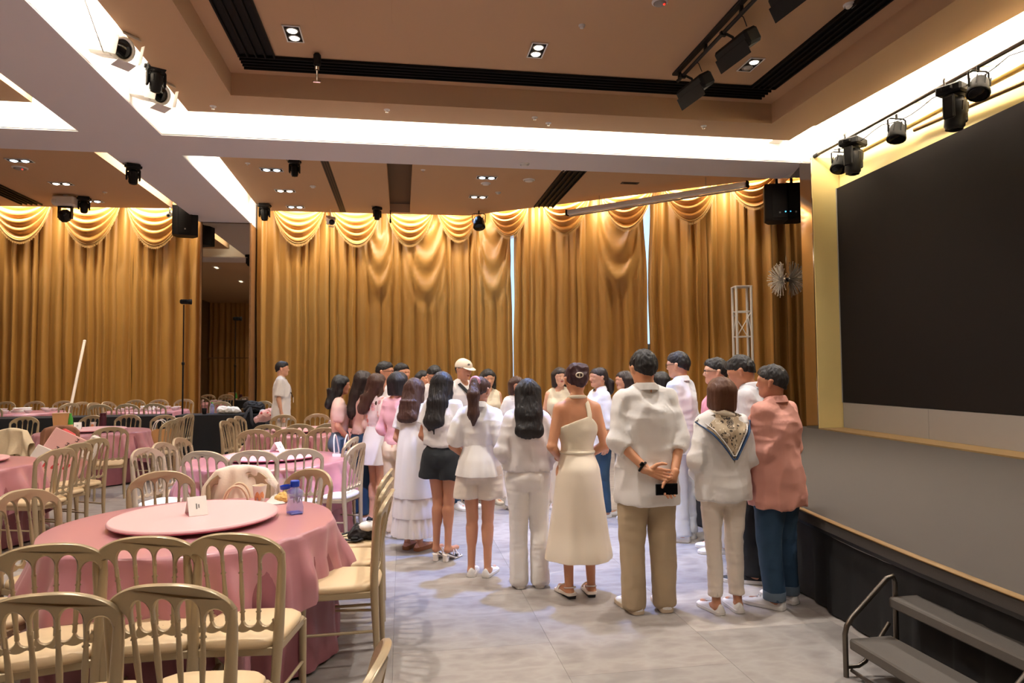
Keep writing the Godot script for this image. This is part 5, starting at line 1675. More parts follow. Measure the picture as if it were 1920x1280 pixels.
func hair_of(p: Dictionary, hp: Callable, sc: float, sd: float, hb: Basis) -> Array:
	var out := []
	var kind: String = p.hair[0]
	var m: String = p.hair[1]
	var hc: float = p.get("hair_cell", 0.0085)
	var low: float = {"short": 1.5, "bob": 1.44, "long": p.hair[2] if p.hair.size() > 2 else 1.15, "tail": p.hair[2] if p.hair.size() > 2 else 1.3, "bun": 1.48, "cap": 1.5}[kind]
	var f := Field.new(Vector3(-0.17, low - 0.06, -0.18), Vector3(0.17, 1.79, 0.26), hc)
	f.cap(hp.call(0, 1.625, 0.024), hp.call(0, 1.622, -0.022), 0.086, 0.081, 0.02)
	if kind == "short": f.cap(hp.call(0, 1.655, 0.0), hp.call(0.01, 1.66, -0.05), 0.066, 0.046, 0.03)
	f.cap(hp.call(0, 1.58, 0.035), hp.call(0, 1.55, 0.04), 0.073, 0.058, 0.03)
	# what the face and the nape leave open
	var n := hb * Vector3(0, -1, -0.62).normalized()
	var c := n.dot(hp.call(0, 1.592, 0.0))
	if kind in ["short", "cap", "tail", "bun"]:
		f.plane(n, c + (0.004 if kind != "short" else 0.0))
		f.cap(hp.call(0, 1.5, -0.06), hp.call(0, 1.585, -0.1), 0.07, 0.062, 0.0, 1.0, -9, 9, true)
		for s in [-1, 1]: f.cap(hp.call(s * 0.1, 1.575, 0.0), hp.call(s * 0.09, 1.57, 0.0), 0.028, 0.026, 0.0, 1.0, -9, 9, true)
	if kind == "short": f.wrinkle(nz, 0.006, 30.0, 14.0, sd)
	if kind == "tail":
		var top: Vector3 = hp.call(0, p.get("tail_y", 1.655), 0.095)
		var e: float = p.hair[2] if p.hair.size() > 2 else 1.3
		f.cap(hp.call(0, 1.65, 0.06), top, 0.035, 0.03, 0.03)
		f.cap(top, Vector3(top.x, lerpf(top.y, e, 0.3), 0.145), 0.03, 0.05, 0.03)
		f.cap(Vector3(top.x, lerpf(top.y, e, 0.3), 0.145), Vector3(top.x, lerpf(top.y, e, 0.75), 0.15), 0.05, 0.045, 0.03, 0.8)
		f.cap(Vector3(top.x, lerpf(top.y, e, 0.75), 0.15), Vector3(top.x, e, 0.145), 0.045, 0.014, 0.03, 0.8)
		f.wrinkle(nz, 0.006, 30.0, 3.0, sd)
	if kind == "bun":
		f.cap(hp.call(-0.03, 1.66, 0.075), hp.call(0.03, 1.655, 0.075), 0.05, 0.05, 0.02)
		f.cap(hp.call(0.0, 1.6, 0.09), hp.call(0.015, 1.56, 0.085), 0.045, 0.03, 0.02)
		f.cap(hp.call(-0.03, 1.62, 0.1), hp.call(0.03, 1.6, 0.1), 0.03, 0.035, 0.02)
		f.wrinkle(nz, 0.008, 18.0, 12.0, sd)
	if kind == "bob":
		for s in [-1, 1]: f.cap(hp.call(s * 0.066, 1.61, 0.012), hp.call(s * 0.068, 1.5, 0.0), 0.044, 0.038, 0.03)
		f.cap(hp.call(-0.04, 1.6, 0.05), hp.call(-0.045, 1.485, 0.05), 0.062, 0.05, 0.03)
		f.cap(hp.call(0.04, 1.6, 0.05), hp.call(0.045, 1.485, 0.05), 0.062, 0.05, 0.03)
		f.cap(hp.call(0, 1.5, -0.07), hp.call(0, 1.59, -0.105), 0.056, 0.052, 0.0, 1.0, -9, 9, true)
		f.plane(Vector3(0, -1, 0), -1.455)
		f.wrinkle(nz, 0.004, 28.0, 2.5, sd)
	if kind == "long":
		var w: float = 0.055 * p.get("hair_w", 1.0)
		var dx: float = p.get("hair_dx", 0.0)
		for s in [-1, 0, 1]:
			f.cap(hp.call(s * 0.055, 1.6, 0.04), Vector3(s * w + dx * 0.4, 1.42, 0.095), 0.058, 0.055, 0.03, 0.9)
			f.cap(Vector3(s * w + dx * 0.4, 1.42, 0.095), Vector3(s * w * 1.1 + dx, lerpf(1.4, low, 0.6), 0.135), 0.055, 0.05, 0.03, 0.75)
			f.cap(Vector3(s * w * 1.1 + dx, lerpf(1.4, low, 0.6), 0.135), Vector3(s * w * 0.85 + dx * 1.2, low + 0.06 + 0.03 * sin(sd + s * 2.0), 0.14), 0.05, 0.015, 0.03, 0.75)
		for k in 9:   # loose ends of unequal length
			var q := (k - 4) / 4.0
			var x := q * w * 1.45
			var zz := 0.14 - 0.02 * q * q
			f.cap(Vector3(x + dx, low + 0.2, zz), Vector3(x * 1.05 + dx * 1.2 + 0.012 * sin(sd * 3.0 + k * 2.1), low + 0.05 + 0.055 * sin(sd + k * 2.7) + 0.05 * absf(q), zz + 0.008 * sin(k * 1.7 + sd)), 0.021, 0.006, 0.008, 0.8)
		for s in [-1, 1]:
			f.cap(hp.call(s * 0.07, 1.6, -0.01), hp.call(s * 0.074, 1.5, 0.0), 0.028, 0.026, 0.03)
			f.cap(hp.call(s * 0.074, 1.5, 0.0), Vector3(s * 0.09, 1.36, 0.06), 0.026, 0.03, 0.03)
		f.cap(hp.call(0, 1.49, -0.07), hp.call(0, 1.595, -0.105), 0.06, 0.054, 0.0, 1.0, -9, 9, true)
		f.wrinkle(nz, 0.0045, 30.0, 1.8, sd)
	var hm := Mb.new()
	f.net(hm, sc)
	out.append(["hair", hm, m, "", p.get("hair_label", "")])
	if kind == "bun":
		var cl := Mb.new()
		var at: Vector3 = hp.call(-0.012, 1.612, 0.137)
		var ring := []
		for k in 17: ring.append((at + Vector3(cos(TAU * k / 16) * 0.026, sin(TAU * k / 16) * 0.017, 0)) * sc)
		cl.tube(ring, [0.0055 * sc], 8)
		cl.tube([(at + Vector3(0, 0.016, 0)) * sc, (at + Vector3(0, -0.016, 0)) * sc], [0.005 * sc], 8)
		out.append(["hair_clip", cl, "clip_pearl", "hair", "pearly oval hair clip"])
	if p.has("scrunchie"):
		var at: Vector3 = hp.call(0, p.get("tail_y", 1.655), 0.1)
		var ring := []
		for k in 17: ring.append((at + hb * Vector3(cos(TAU * k / 16) * 0.036, sin(TAU * k / 16) * 0.036, 0.004 * sin(k * 3.1))) * sc)
		out.append(["scrunchie", Mb.new().tube(ring, [0.014 * sc, 0.018 * sc], 8), "scrunchie", "hair", "dusty pink scrunchie"])
	if kind == "cap":
		var cf := Field.new(Vector3(-0.14, 1.5, -0.26), Vector3(0.14, 1.8, 0.18), hc)
		cf.cap(hp.call(0, 1.632, 0.02), hp.call(0, 1.63, -0.022), 0.094, 0.09, 0.02)
		var nn := hb * Vector3(0, -1, -0.1).normalized()
		cf.plane(nn, nn.dot(hp.call(0, 1.617, 0)))
		var cm := Mb.new()
		cf.net(cm, sc)
		out.append(["cap", cm, "cream_cotton", "hair", "cream baseball cap"])
		out.append(["cap_brim", Mb.new().ball(hp.call(0, 1.624, -0.1) * sc, Vector3(0.078, 0.008, 0.085) * sc, 20, 8, hb * Basis(Vector3.RIGHT, -0.2)), "cream_cotton", "hair", ""])
		out.append(["cap_badge", Mb.new().ball(hp.call(0.01, 1.665, -0.1) * sc, Vector3(0.02, 0.016, 0.008) * sc, 10, 6, hb), "print_grey", "hair", ""])
	return out

func clothes_of(p: Dictionary, arms: Array, sc: float, sd: float, cell: float, shx: float, shy: float, b: float, stance: float) -> Array:
	var out := []
	var male: bool = p.get("male", false)
	if p.has("top"):
		var q: Dictionary = p.top
		var e: float = q.get("fit", 0.02)
		var hem: float = q.get("hem", 0.95)
		var sl: float = q.get("sleeve", 0.55)
		var se: float = q.get("sleeve_fit", 0.018)
		var f := Field.new(Vector3(-0.42, hem - 0.05, -0.34), Vector3(0.42, 1.52, 0.32), cell)
		var w: float = q.get("boxy", 0.045)
		if hem < 1.0: f.cap(Vector3(-w, 0.95, 0.012), Vector3(w, 0.95, 0.012), 0.108 * b + e, 0.108 * b + e, 0.04, 0.84, hem)
		if hem < 0.92:
			for s in [-1, 1]: f.cap(Vector3(s * 0.05, 0.89, 0.045), Vector3(s * 0.055, hem, 0.045), 0.087 * b + e, 0.085 * b + e, 0.04, 1.0, hem)
		if hem < 0.9: f.cap(Vector3(-w, hem + 0.02, 0.012), Vector3(w, hem + 0.02, 0.012), 0.112 * b + e, 0.112 * b + e, 0.04, 0.86, hem)
		f.cap(Vector3(0, 0.97, 0), Vector3(0, 1.2, 0.0), 0.112 * b + e, 0.116 * b + e, 0.04, 0.78, hem)
		f.cap(Vector3(-0.052, 1.24, 0.002), Vector3(0.052, 1.24, 0.002), 0.097 * b + e, 0.097 * b + e, 0.05, 0.9, hem)
		f.cap(Vector3(-0.06, 1.33, 0.015), Vector3(0.06, 1.33, 0.015), 0.072 * lerpf(1.0, b, 0.6) + e, 0.072 * lerpf(1.0, b, 0.6) + e, 0.05, 0.92, hem)
		if w > 0.055:
			for s in [-1, 1]: f.cap(Vector3(s * 0.055, 1.25, 0.0), Vector3(s * w, hem, 0.008), 0.098 * b + e, 0.1 * b + e, 0.05, 0.95, hem)
		var sx := shx - 0.03
		if sl <= 0.0: sx -= 0.022
		f.cap(Vector3(-sx, shy - 0.012, 0.012), Vector3(sx, shy - 0.012, 0.012), 0.05 + e * 0.5, 0.05 + e * 0.5, 0.05, 0.98)
		for s in [-1, 1]: f.cap(Vector3(s * (shx - 0.03), shy + 0.012, 0.02), Vector3(s * 0.03, 1.45, 0.02), 0.03 + e * 0.3, 0.036 + e * 0.3, 0.05)
		if not male:
			for s in [-1, 1]: f.cap(Vector3(s * 0.06, 1.24, -0.062), Vector3(s * 0.06, 1.22, -0.06), 0.054 + e * 0.8, 0.05 + e * 0.8, 0.04)
		if sl > 0.0:
			for a in arms:
				var u := minf(sl, 1.0)
				var elb: Vector3 = a[0].lerp(a[1], u)
				var puff: float = q.get("puff", 0.0)
				if puff > 0.0: f.cap(a[0].lerp(a[1], u * 0.35), a[0].lerp(a[1], u * 0.75), 0.055 + puff, 0.05 + puff, 0.03)
				if sl <= 1.0: f.sleeve(a[0], elb, 0.046 + se * 0.7, 0.044 + se * (1.3 if puff == 0 else 0.8), 0.03)
				else:
					f.cap(a[0], a[1], 0.047 + se * 0.7, 0.044 + se, 0.03)
					f.sleeve(a[1], a[1].lerp(a[2], sl - 1.0), 0.044 + se, 0.034 + se * q.get("cuff", 0.8), 0.025)
		var nk: float = q.get("neck", 0.05 if male else 0.044)
		f.cap(Vector3(0, 1.455, -0.015), Vector3(0, 1.62, -0.03), nk, nk + 0.01, 0.0, 1.0, -9, 9, true)
		if q.has("scoop"): f.cap(Vector3(0, 1.44, -0.09), Vector3(0, 1.5, -0.12), q.scoop, q.scoop, 0.0, 1.0, -9, 9, true)
		for pl in q.get("cuts", []): f.plane(pl[0].normalized(), pl[1])
		var wr: float = q.get("wrinkle", 0.013)
		f.wrinkle(nz, wr, 5.0, 2.2, sd)
		f.wrinkle(nz, wr * 0.45, 3.0, 8.0, sd + 3.0)
		var m := Mb.new()
		f.net(m, sc)
		out.append([q.get("name", "shirt"), m, q.mat, "", q.get("label", "")])
		if q.has("collar"):   # a fold-down collar
			var rows := [[], [], [], []]
			for k in 25:
				var a := -2.55 + 5.1 * k / 24.0 + PI / 2
				var c := Vector3(cos(a), 0, sin(a))
				var tipd := pow(absf(k - 12.0) / 12.0, 3.0)
				rows[0].append((Vector3(0, 1.452, 0.016) + c * Vector3(0.061, 0, 0.06) * q.collar + Vector3(0, 0.022 - 0.03 * tipd, 0)) * sc)
				rows[1].append((Vector3(0, 1.476, 0.013) + c * Vector3(0.066, 0, 0.064) * q.collar + Vector3(0, 0.022 - 0.03 * tipd, 0)) * sc)
				rows[2].append((Vector3(0, 1.47, 0.013) + c * Vector3(0.076, 0, 0.074) * q.collar + Vector3(0, 0.018 - 0.035 * tipd, 0)) * sc)
				rows[3].append((Vector3(0, 1.436, 0.016) + c * Vector3(0.087, 0, 0.086) * q.collar + Vector3(0, 0.014 - 0.055 * tipd, 0)) * sc)
			out.append(["collar", Mb.new().grid(rows, false, false, true), q.mat, q.get("name", "shirt"), ""])
	if p.has("bottom"):
		var q: Dictionary = p.bottom
		var kind: String = q.kind
		var wy: float = q.get("waist", 1.03)
		if kind in ["trousers", "shorts"]:
			var hem: float = q.get("hem", 0.05)
			var e: float = q.get("fit", 0.014)
			var f := Field.new(Vector3(-0.32, hem - 0.04, -0.24), Vector3(0.32, wy + 0.03, 0.26), cell)
			f.cap(Vector3(-0.052, 0.93, 0.012), Vector3(0.052, 0.93, 0.012), 0.106 * b + e, 0.106 * b + e, 0.03, 0.8, hem, wy)
			f.cap(Vector3(0, 0.95, 0), Vector3(0, 1.1, 0.0), 0.118 * b + e, 0.116 * b + e, 0.03, 0.76, hem, wy)
			for s in [-1, 1]:
				f.cap(Vector3(s * 0.05, 0.89, 0.045), Vector3(s * 0.055, 0.87, 0.045), 0.087 * b + e, 0.085 * b + e, 0.03, 1.0, hem, wy)
				var kn := Vector3(s * (stance * 0.97), 0.49, 0.0)
				var r: Array = q.get("r", [0.09, 0.062, 0.055])
				if kind == "shorts":
					f.cap(Vector3(s * 0.085, 0.9, 0.01), Vector3(s * (0.085 + q.get("flare", 0.02)), hem, 0.005), r[0] * b + e, r[1] + e, 0.012, 1.0, hem, wy)
				else:
					f.cap(Vector3(s * 0.085, 0.9, 0.01), kn, r[0] * b + e, r[1] + e * 0.6, 0.012, 1.0, hem, wy)
					f.cap(kn, Vector3(s * stance, 0.06, 0.03), r[1] + e * 0.6, r[2], 0.02, 1.0, hem, wy)
			var wr: float = q.get("wrinkle", 0.009)
			f.wrinkle(nz, wr, 5.0, 2.0, sd + 7.0)
			f.wrinkle(nz, wr * 0.4, 5.0, 12.0, sd + 9.0)
			var m := Mb.new()
			f.net(m, sc)
			out.append([q.get("name", kind), m, q.mat, "", q.get("label", "")])
		else:
			out.append([q.get("name", "skirt"), loft(smooth_rows(q.rows, 4), q.get("folds", 9.0), sd, sc, 72), q.mat, "", q.get("label", "")])
	for l in p.get("lofts", []):
		out.append([l.name, loft(smooth_rows(l.rows, 4), l.get("folds", 9.0), sd + 2.0, sc, 72), l.mat, l.get("of", ""), l.get("label", "")])
	return out

# ---------------------------------------------------------------- shoes, shared by everyone
var shoe_meshes := {}

func make_shoe_meshes():
	# sneaker: rows from heel to toe of [z, half width, height, sole half width]
	var outline := [[0.0965, 0.003, 0.026], [0.095, 0.012, 0.05], [0.092, 0.026, 0.068], [0.075, 0.036, 0.078], [0.04, 0.039, 0.076], [0.0, 0.039, 0.082], [-0.04, 0.042, 0.075], [-0.08, 0.047, 0.06], [-0.12, 0.049, 0.047], [-0.155, 0.045, 0.04], [-0.18, 0.033, 0.034], [-0.193, 0.012, 0.026], [-0.195, 0.003, 0.02]]
	var rows := []
	for r in outline:
		var row := []
		for j in 15:
			var a := PI * j / 14.0
			var tuck := 1.0 - 0.32 * sin(a) * clampf((r[0] + 0.08) / 0.1, 0, 1)
			row.append(Vector3(cos(a) * r[1] * tuck, 0.018 + pow(sin(a), 0.75) * (r[2] - 0.018), r[0]))
		rows.append(row)
	shoe_meshes["upper"] = Mb.new().grid(rows, false, false, true).mesh()
	var poly := PackedVector2Array()
	for r in outline: poly.push_back(Vector2(r[1] + 0.005, -r[0]))
	for i in outline.size(): poly.push_back(Vector2(-outline[outline.size() - 1 - i][1] - 0.005, -outline[outline.size() - 1 - i][0]))
	var flat := Basis(Vector3.RIGHT, Vector3.FORWARD, Vector3.UP)
	shoe_meshes["sole"] = Mb.new().prism(poly, 0.026, 0.005, Transform3D(flat, Vector3(0, 0.0135, 0))).mesh()
	shoe_meshes["thick_sole"] = Mb.new().prism(poly, 0.042, 0.006, Transform3D(flat, Vector3(0, 0.0215, 0))).mesh()
	var lace := Mb.new()
	for k in 4: lace.bar(Vector3(-0.022, 0.083 - 0.007 * k, -0.02 - 0.022 * k), Vector3(0.022, 0.081 - 0.007 * k, -0.03 - 0.022 * k), 0.006, 0.005)
	shoe_meshes["laces"] = lace.mesh()
	# block-heeled mule
	var h := Mb.new()
	h.grid([[Vector3(-0.03, 0.085, 0.08), Vector3(0.03, 0.085, 0.08)], [Vector3(-0.03, 0.08, 0.03), Vector3(0.03, 0.08, 0.03)], [Vector3(-0.036, 0.04, -0.04), Vector3(0.036, 0.04, -0.04)], [Vector3(-0.046, 0.022, -0.1), Vector3(0.046, 0.022, -0.1)], [Vector3(-0.03, 0.022, -0.19), Vector3(0.03, 0.022, -0.19)]])
	var pl := poly.duplicate()
	h.box(Vector3(0, 0.011, -0.12), Vector3(0.084, 0.022, 0.14), 0.01)
	h.bar(Vector3(0, 0.02, -0.06), Vector3(0, 0.074, 0.08), 0.066, 0.014, 0.004)
	shoe_meshes["mule_sole"] = h.mesh()
	shoe_meshes["heel_block"] = Mb.new().box(Vector3(0, 0.038, 0.065), Vector3(0.045, 0.076, 0.045), 0.006).mesh()
	var st := Mb.new()
	for k in [[-0.13, 0.048, 0.062], [-0.085, 0.046, 0.085], [-0.04, 0.042, 0.1]]:
		var path := []
		for j in 9:
			var a := PI * j / 8.0
			path.append(Vector3(cos(a) * k[1], 0.02 + (0.03 if k[0] > -0.1 else 0.0) + sin(a) * (k[2] - 0.03), k[0] + 0.02 * cos(a)))
		st.tube(path, [0.006], 6)
	shoe_meshes["mule_straps"] = st.mesh()
	shoe_meshes["wedge"] = Mb.new().prism(poly, 0.02, 0.004, Transform3D(Basis(Vector3.RIGHT, -0.1) * flat, Vector3(0, 0.026, 0))).mesh()
	var heel := Mb.new().grid([[Vector3(-0.028, 0.025, 0.088), Vector3(0.028, 0.025, 0.088)], [Vector3(-0.026, 0.0, 0.08), Vector3(0.026, 0.0, 0.08)], [Vector3(-0.04, 0.0, -0.03), Vector3(0.04, 0.0, -0.03)]])
	heel.box(Vector3(0, 0.014, 0.045), Vector3(0.056, 0.026, 0.08), 0.004)
	shoe_meshes["wedge_heel"] = heel.mesh()
	st = Mb.new()
	for k in [[-0.11, 0.048, 0.058, 0.0], [-0.06, 0.044, 0.075, 0.03]]:
		var path := []
		for j in 9: path.append(Vector3(cos(PI * j / 8.0) * k[1], 0.02 + sin(PI * j / 8.0) * (k[2] - 0.02), k[0] + k[3] * cos(PI * j / 8.0)))
		st.tube(path, [0.0055], 6)
	var ank := []
	for j in 17: ank.append(Vector3(cos(TAU * j / 16.0) * 0.04, 0.075 + 0.012 * sin(TAU * j / 16.0), 0.036 + sin(TAU * j / 16.0) * 0.05))
	st.tube(ank, [0.0055], 6)
	shoe_meshes["sandal_straps"] = st.mesh()

func shoe(root: Node3D, kind: String, x: float, s: int, sc: float, yaw: float, big: float):
	var m: Array = {"white": ["shoe_white", "sole_white"], "pink": ["shoe_pink", "sole_gum"], "black": ["shoe_black", "sole_white"], "cream": ["oat", "sole_white"], "tan_sole": ["shoe_white", "beige"]}.get(kind, ["strap_white", "strap_white"])
	var o: MeshInstance3D
	if kind == "mule":
		o = inst("shoe", shoe_meshes.mule_straps, "strap_white", root, "white strappy heeled mule")
		inst("sole", shoe_meshes.mule_sole, "strap_white", o)
		inst("heel", shoe_meshes.heel_block, "strap_white", o)
	elif kind == "sandal":
		o = inst("shoe", shoe_meshes.sandal_straps, "strap_white", root, "pale strap sandal on a dark wedge")
		inst("sole", shoe_meshes.wedge, "strap_white", o)
		inst("heel", shoe_meshes.wedge_heel, "shoe_black", o)
	else:
		o = inst("shoe", shoe_meshes.upper, m[0], root)
		inst("sole", shoe_meshes.thick_sole if kind == "pink" else shoe_meshes.sole, m[1], o)
		inst("laces", shoe_meshes.laces, "sole_white", o)
	o.position = Vector3(s * x, 0, 0.0) * sc
	o.rotation.y = -s * 0.14 + yaw
	o.scale = Vector3.ONE * sc * big

# ---------------------------------------------------------------- the people, left to right
var figures: Array = []
var built: Array = []

func build_one(i: int):
	built[i] = figure(figures[i])

func who(label: String, x: float, z: float, turn: float, h: float, spec: Dictionary):
	spec.label = label
	spec.at = Vector3(x, 0, z)
	spec.turn = turn
	spec.h = h
	spec.seed = figures.size() + 1
	var far := -z
	if not spec.has("cell"): spec.cell = 0.0145 if far < 5.6 else (0.018 if far < 7.0 else 0.025)
	if not spec.has("head_cell"): spec.head_cell = 0.007 if far < 7.0 else 0.0088
	if not spec.has("hair_cell"): spec.hair_cell = 0.0075 if far < 6.6 else 0.011
	if far > 7.2: spec.hand_cell = 0.0085
	if not spec.has("hand_cell"): spec.hand_cell = 0.0065 if spec.get("arms", "front") in ["low", "side"] else 0.009
	figures.append(spec)

const STRAIGHT := [0.088, 0.062, 0.06]
const SLIM := [0.08, 0.054, 0.052]
const WIDE := [0.094, 0.074, 0.08]

func make_people():
	make_shoe_meshes()
	M["floral"] = mat("floral", Color.WHITE, 0.85, 0.0, {"albedo_texture": floral_texture(), "uv1_triplanar": true, "uv1_scale": Vector3.ONE * 3.4})
	M["paisley"] = mat("paisley", Color.WHITE, 0.8, 0.0, {"albedo_texture": paisley_texture()})
	var jeans := func(c: String, r: Array) -> Dictionary: return {"kind": "trousers", "mat": c, "r": r, "name": "jeans", "hem": 0.06}
	who("young man in a long white tee walking alone before the curtain with a pink bag", -2.05, -12.35, -1.5, 1.8, {"male": true, "skin": 3, "hair": ["short", "hair_black"], "arms": "side",
		"top": {"mat": "white_cotton", "fit": 0.034, "hem": 0.78, "boxy": 0.058, "sleeve": 0.85, "sleeve_fit": 0.024, "name": "tee"}, "bottom": {"kind": "trousers", "mat": "oat", "r": STRAIGHT}, "shoes": "white", "extra": "walker"})
	who("woman in profile in blush puff-sleeve blouse, at the left end of the group", -0.68, -7.85, -1.45, 1.575, {"skin": 1, "hair": ["long", "hair_black", 1.33], "arms": "low", "nod": -0.1,
		"top": {"mat": "blush", "fit": 0.014, "hem": 1.0, "sleeve": 0.8, "puff": 0.03, "neck": 0.066, "name": "blouse"}, "bottom": jeans.call("denim_light", STRAIGHT), "shoes": "white"})
	who("woman with very long brown hair in a pale off-shoulder top, behind the floral blouse", -0.42, -7.75, -1.1, 1.62, {"skin": 0, "hair": ["long", "hair_dark_brown", 1.12], "hair_w": 0.8, "hair_dx": -0.04,
		"top": {"mat": "blush", "fit": 0.03, "hem": 0.98, "sleeve": 1.7, "sleeve_fit": 0.02, "neck": 0.09, "name": "blouse"}, "bottom": jeans.call("denim", STRAIGHT), "shoes": "white"})
	who("woman in a floral blouse and short white skirt with long brown hair", -0.26, -7.5, -0.95, 1.59, {"skin": 0, "hair": ["long", "hair_brown", 1.24], "hair_dx": -0.1, "hair_w": 0.45, "stance": 0.075,
		"top": {"mat": "floral", "fit": 0.016, "hem": 1.06, "sleeve": 0.62, "puff": 0.02, "neck": 0.062, "name": "blouse"},
		"bottom": {"kind": "skirt", "mat": "white_cotton", "rows": [[1.1, 0.135, 0.115, 0.0, 0.0], [0.98, 0.165, 0.145, 0.01, 0.005], [0.85, 0.178, 0.165, 0.015, 0.01], [0.68, 0.185, 0.17, 0.01, 0.02], [0.672, 0.178, 0.163, 0.01, 0.02]], "folds": 5.0}, "shoes": "black"})
	who("man with short black hair and glasses, looking past the brown-haired women", -0.2, -8.35, -1.9, 1.72, {"male": true, "skin": 1, "hair": ["short", "hair_black"], "glasses": true,
		"top": {"mat": "white_cotton", "fit": 0.03, "hem": 0.8, "sleeve": 0.7, "name": "tee"}, "bottom": jeans.call("denim", STRAIGHT), "shoes": "white"})
	who("person at the back of whom only dark hair shows above the black bob", 0.0, -8.5, -2.4, 1.7, {"male": true, "skin": 1, "hair": ["short", "hair_black"],
		"top": {"mat": "white_cotton", "fit": 0.03, "hem": 0.8, "sleeve": 0.7, "name": "tee"}, "bottom": jeans.call("denim", STRAIGHT), "shoes": "white"})
	who("woman with a straight black bob in a pink cardigan and beige trousers", -0.03, -6.85, -0.75, 1.605, {"skin": 0, "hair": ["bob", "hair_black"],
		"top": {"mat": "pink_knit", "fit": 0.018, "hem": 0.95, "sleeve": 1.6, "sleeve_fit": 0.012, "name": "cardigan"}, "bottom": {"kind": "trousers", "mat": "beige", "r": WIDE, "hem": 0.05}, "shoes": "cream"})
	who("woman in a long tiered white dress with pink sneakers", 0.12, -6.34, -0.62, 1.545, {"skin": 1, "hair": ["long", "hair_brown", 1.27], "stance": 0.075, "nod": -0.1, "arms": "low",
		"top": {"mat": "white_cotton", "fit": 0.026, "hem": 1.1, "sleeve": 0.66, "sleeve_fit": 0.024, "neck": 0.06, "name": "dress"},
		"bottom": {"kind": "skirt", "name": "dress_skirt", "mat": "white_cotton", "rows": [[1.24, 0.158, 0.128, 0.0, 0.01], [1.0, 0.185, 0.165, 0.01, 0.03], [0.75, 0.205, 0.19, 0.01, 0.05], [0.53, 0.222, 0.205, 0.01, 0.06], [0.525, 0.21, 0.195, 0.01, 0.06]], "folds": 7.0},
		"lofts": [{"name": "dress_tier", "mat": "white_sheer", "folds": 15.0, "rows": [[0.58, 0.19, 0.175, 0.01, 0.03], [0.5, 0.212, 0.195, 0.01, 0.04], [0.335, 0.232, 0.215, 0.01, 0.05], [0.33, 0.22, 0.2, 0.01, 0.05]]},
			{"name": "dress_tier", "mat": "white_sheer", "folds": 19.0, "rows": [[0.38, 0.2, 0.18, 0.01, 0.03], [0.33, 0.222, 0.205, 0.01, 0.04], [0.15, 0.242, 0.225, 0.01, 0.06], [0.145, 0.23, 0.21, 0.01, 0.06]]}], "shoes": "pink"})
	who("woman half hidden at the back, dark hair, left of the man looking down", 0.27, -8.6, -2.6, 1.62, {"skin": 0, "hair": ["bob", "hair_black"],
		"top": {"mat": "white_cotton", "fit": 0.02, "hem": 0.9, "sleeve": 0.6, "name": "tee"}, "bottom": jeans.call("denim", STRAIGHT), "shoes": "white"})
	who("man in glasses and white tee looking down, beyond the white dress", 0.37, -8.25, -2.7, 1.68, {"male": true, "skin": 1, "hair": ["short", "hair_black"], "glasses": true, "nod": -0.38,
		"top": {"mat": "white_cotton", "fit": 0.03, "hem": 0.8, "sleeve": 0.7, "name": "tee"}, "bottom": jeans.call("denim", STRAIGHT), "shoes": "white"})
	who("woman in white tee and black shorts on heeled mules, waist-long black hair", 0.35, -5.93, -0.5, 1.545, {"skin": 2, "hair": ["long", "hair_black", 1.13], "hair_w": 0.8, "hair_dx": -0.03, "stance": 0.06, "lift": 0.055, "nod": -0.08, "arms": "low",
		"top": {"mat": "white_cotton", "fit": 0.024, "hem": 1.01, "boxy": 0.07, "sleeve": 0.62, "sleeve_fit": 0.026, "name": "tee"},
		"bottom": {"kind": "shorts", "mat": "black_shorts", "hem": 0.7, "r": [0.105, 0.118], "flare": 0.025, "waist": 1.06}, "shoes": "mule"})
	who("man in a cream baseball cap with a dark strap across his chest", 0.72, -8.15, -2.55, 1.74, {"male": true, "skin": 1, "hair": ["cap", "hair_black"], "nod": -0.15,
		"top": {"mat": "white_cotton", "fit": 0.032, "hem": 0.8, "boxy": 0.058, "sleeve": 0.85, "sleeve_fit": 0.02, "name": "tee"}, "bottom": jeans.call("denim", STRAIGHT), "shoes": "white", "extra": "strap"})
	who("woman with a brown ponytail and pink scrunchie in cream peplum blouse and shorts", 0.61, -5.44, -0.35, 1.555, {"skin": 1, "hair": ["tail", "hair_brown", 1.3], "scrunchie": true, "stance": 0.072, "look": -0.25, "nod": -0.12, "arms": "wide",
		"top": {"mat": "white_cotton", "fit": 0.02, "hem": 1.08, "sleeve": 0.98, "puff": 0.028, "sleeve_fit": 0.02, "collar": 0.92, "name": "blouse"},
		"bottom": {"kind": "shorts", "mat": "oat", "hem": 0.66, "r": [0.098, 0.108], "flare": 0.03, "waist": 1.06},
		"lofts": [{"name": "peplum", "mat": "white_cotton", "of": "blouse", "folds": 8.0, "rows": [[1.12, 0.135, 0.112, 0.0, 0.02], [1.08, 0.145, 0.125, 0.0, 0.04], [0.98, 0.178, 0.155, 0.01, 0.05], [0.86, 0.2, 0.18, 0.015, 0.07], [0.855, 0.19, 0.17, 0.015, 0.07]]}], "shoes": "white"})
	who("woman facing us in a sleeveless ivory top, second woman across the ring", 1.05, -8.35, -2.9, 1.63, {"skin": 3, "hair": ["long", "hair_black", 1.36], "look": -0.15, "nod": -0.18, "arms": "low",
		"top": {"mat": "ivory_knit", "fit": 0.02, "hem": 0.95, "sleeve": 0.0, "neck": 0.05, "name": "top"}, "bottom": {"kind": "trousers", "mat": "cream_cotton", "r": WIDE}, "shoes": "cream"})
	who("small woman with short brown hair across the ring, mostly hidden by long black hair", 1.33, -7.9, -2.8, 1.54, {"skin": 0, "hair": ["bob", "hair_brown"], "nod": -0.1,
		"top": {"mat": "white_cotton", "fit": 0.03, "hem": 0.85, "sleeve": 1.0, "name": "blouse"}, "bottom": {"kind": "trousers", "mat": "white_cotton", "r": WIDE}, "shoes": "white"})
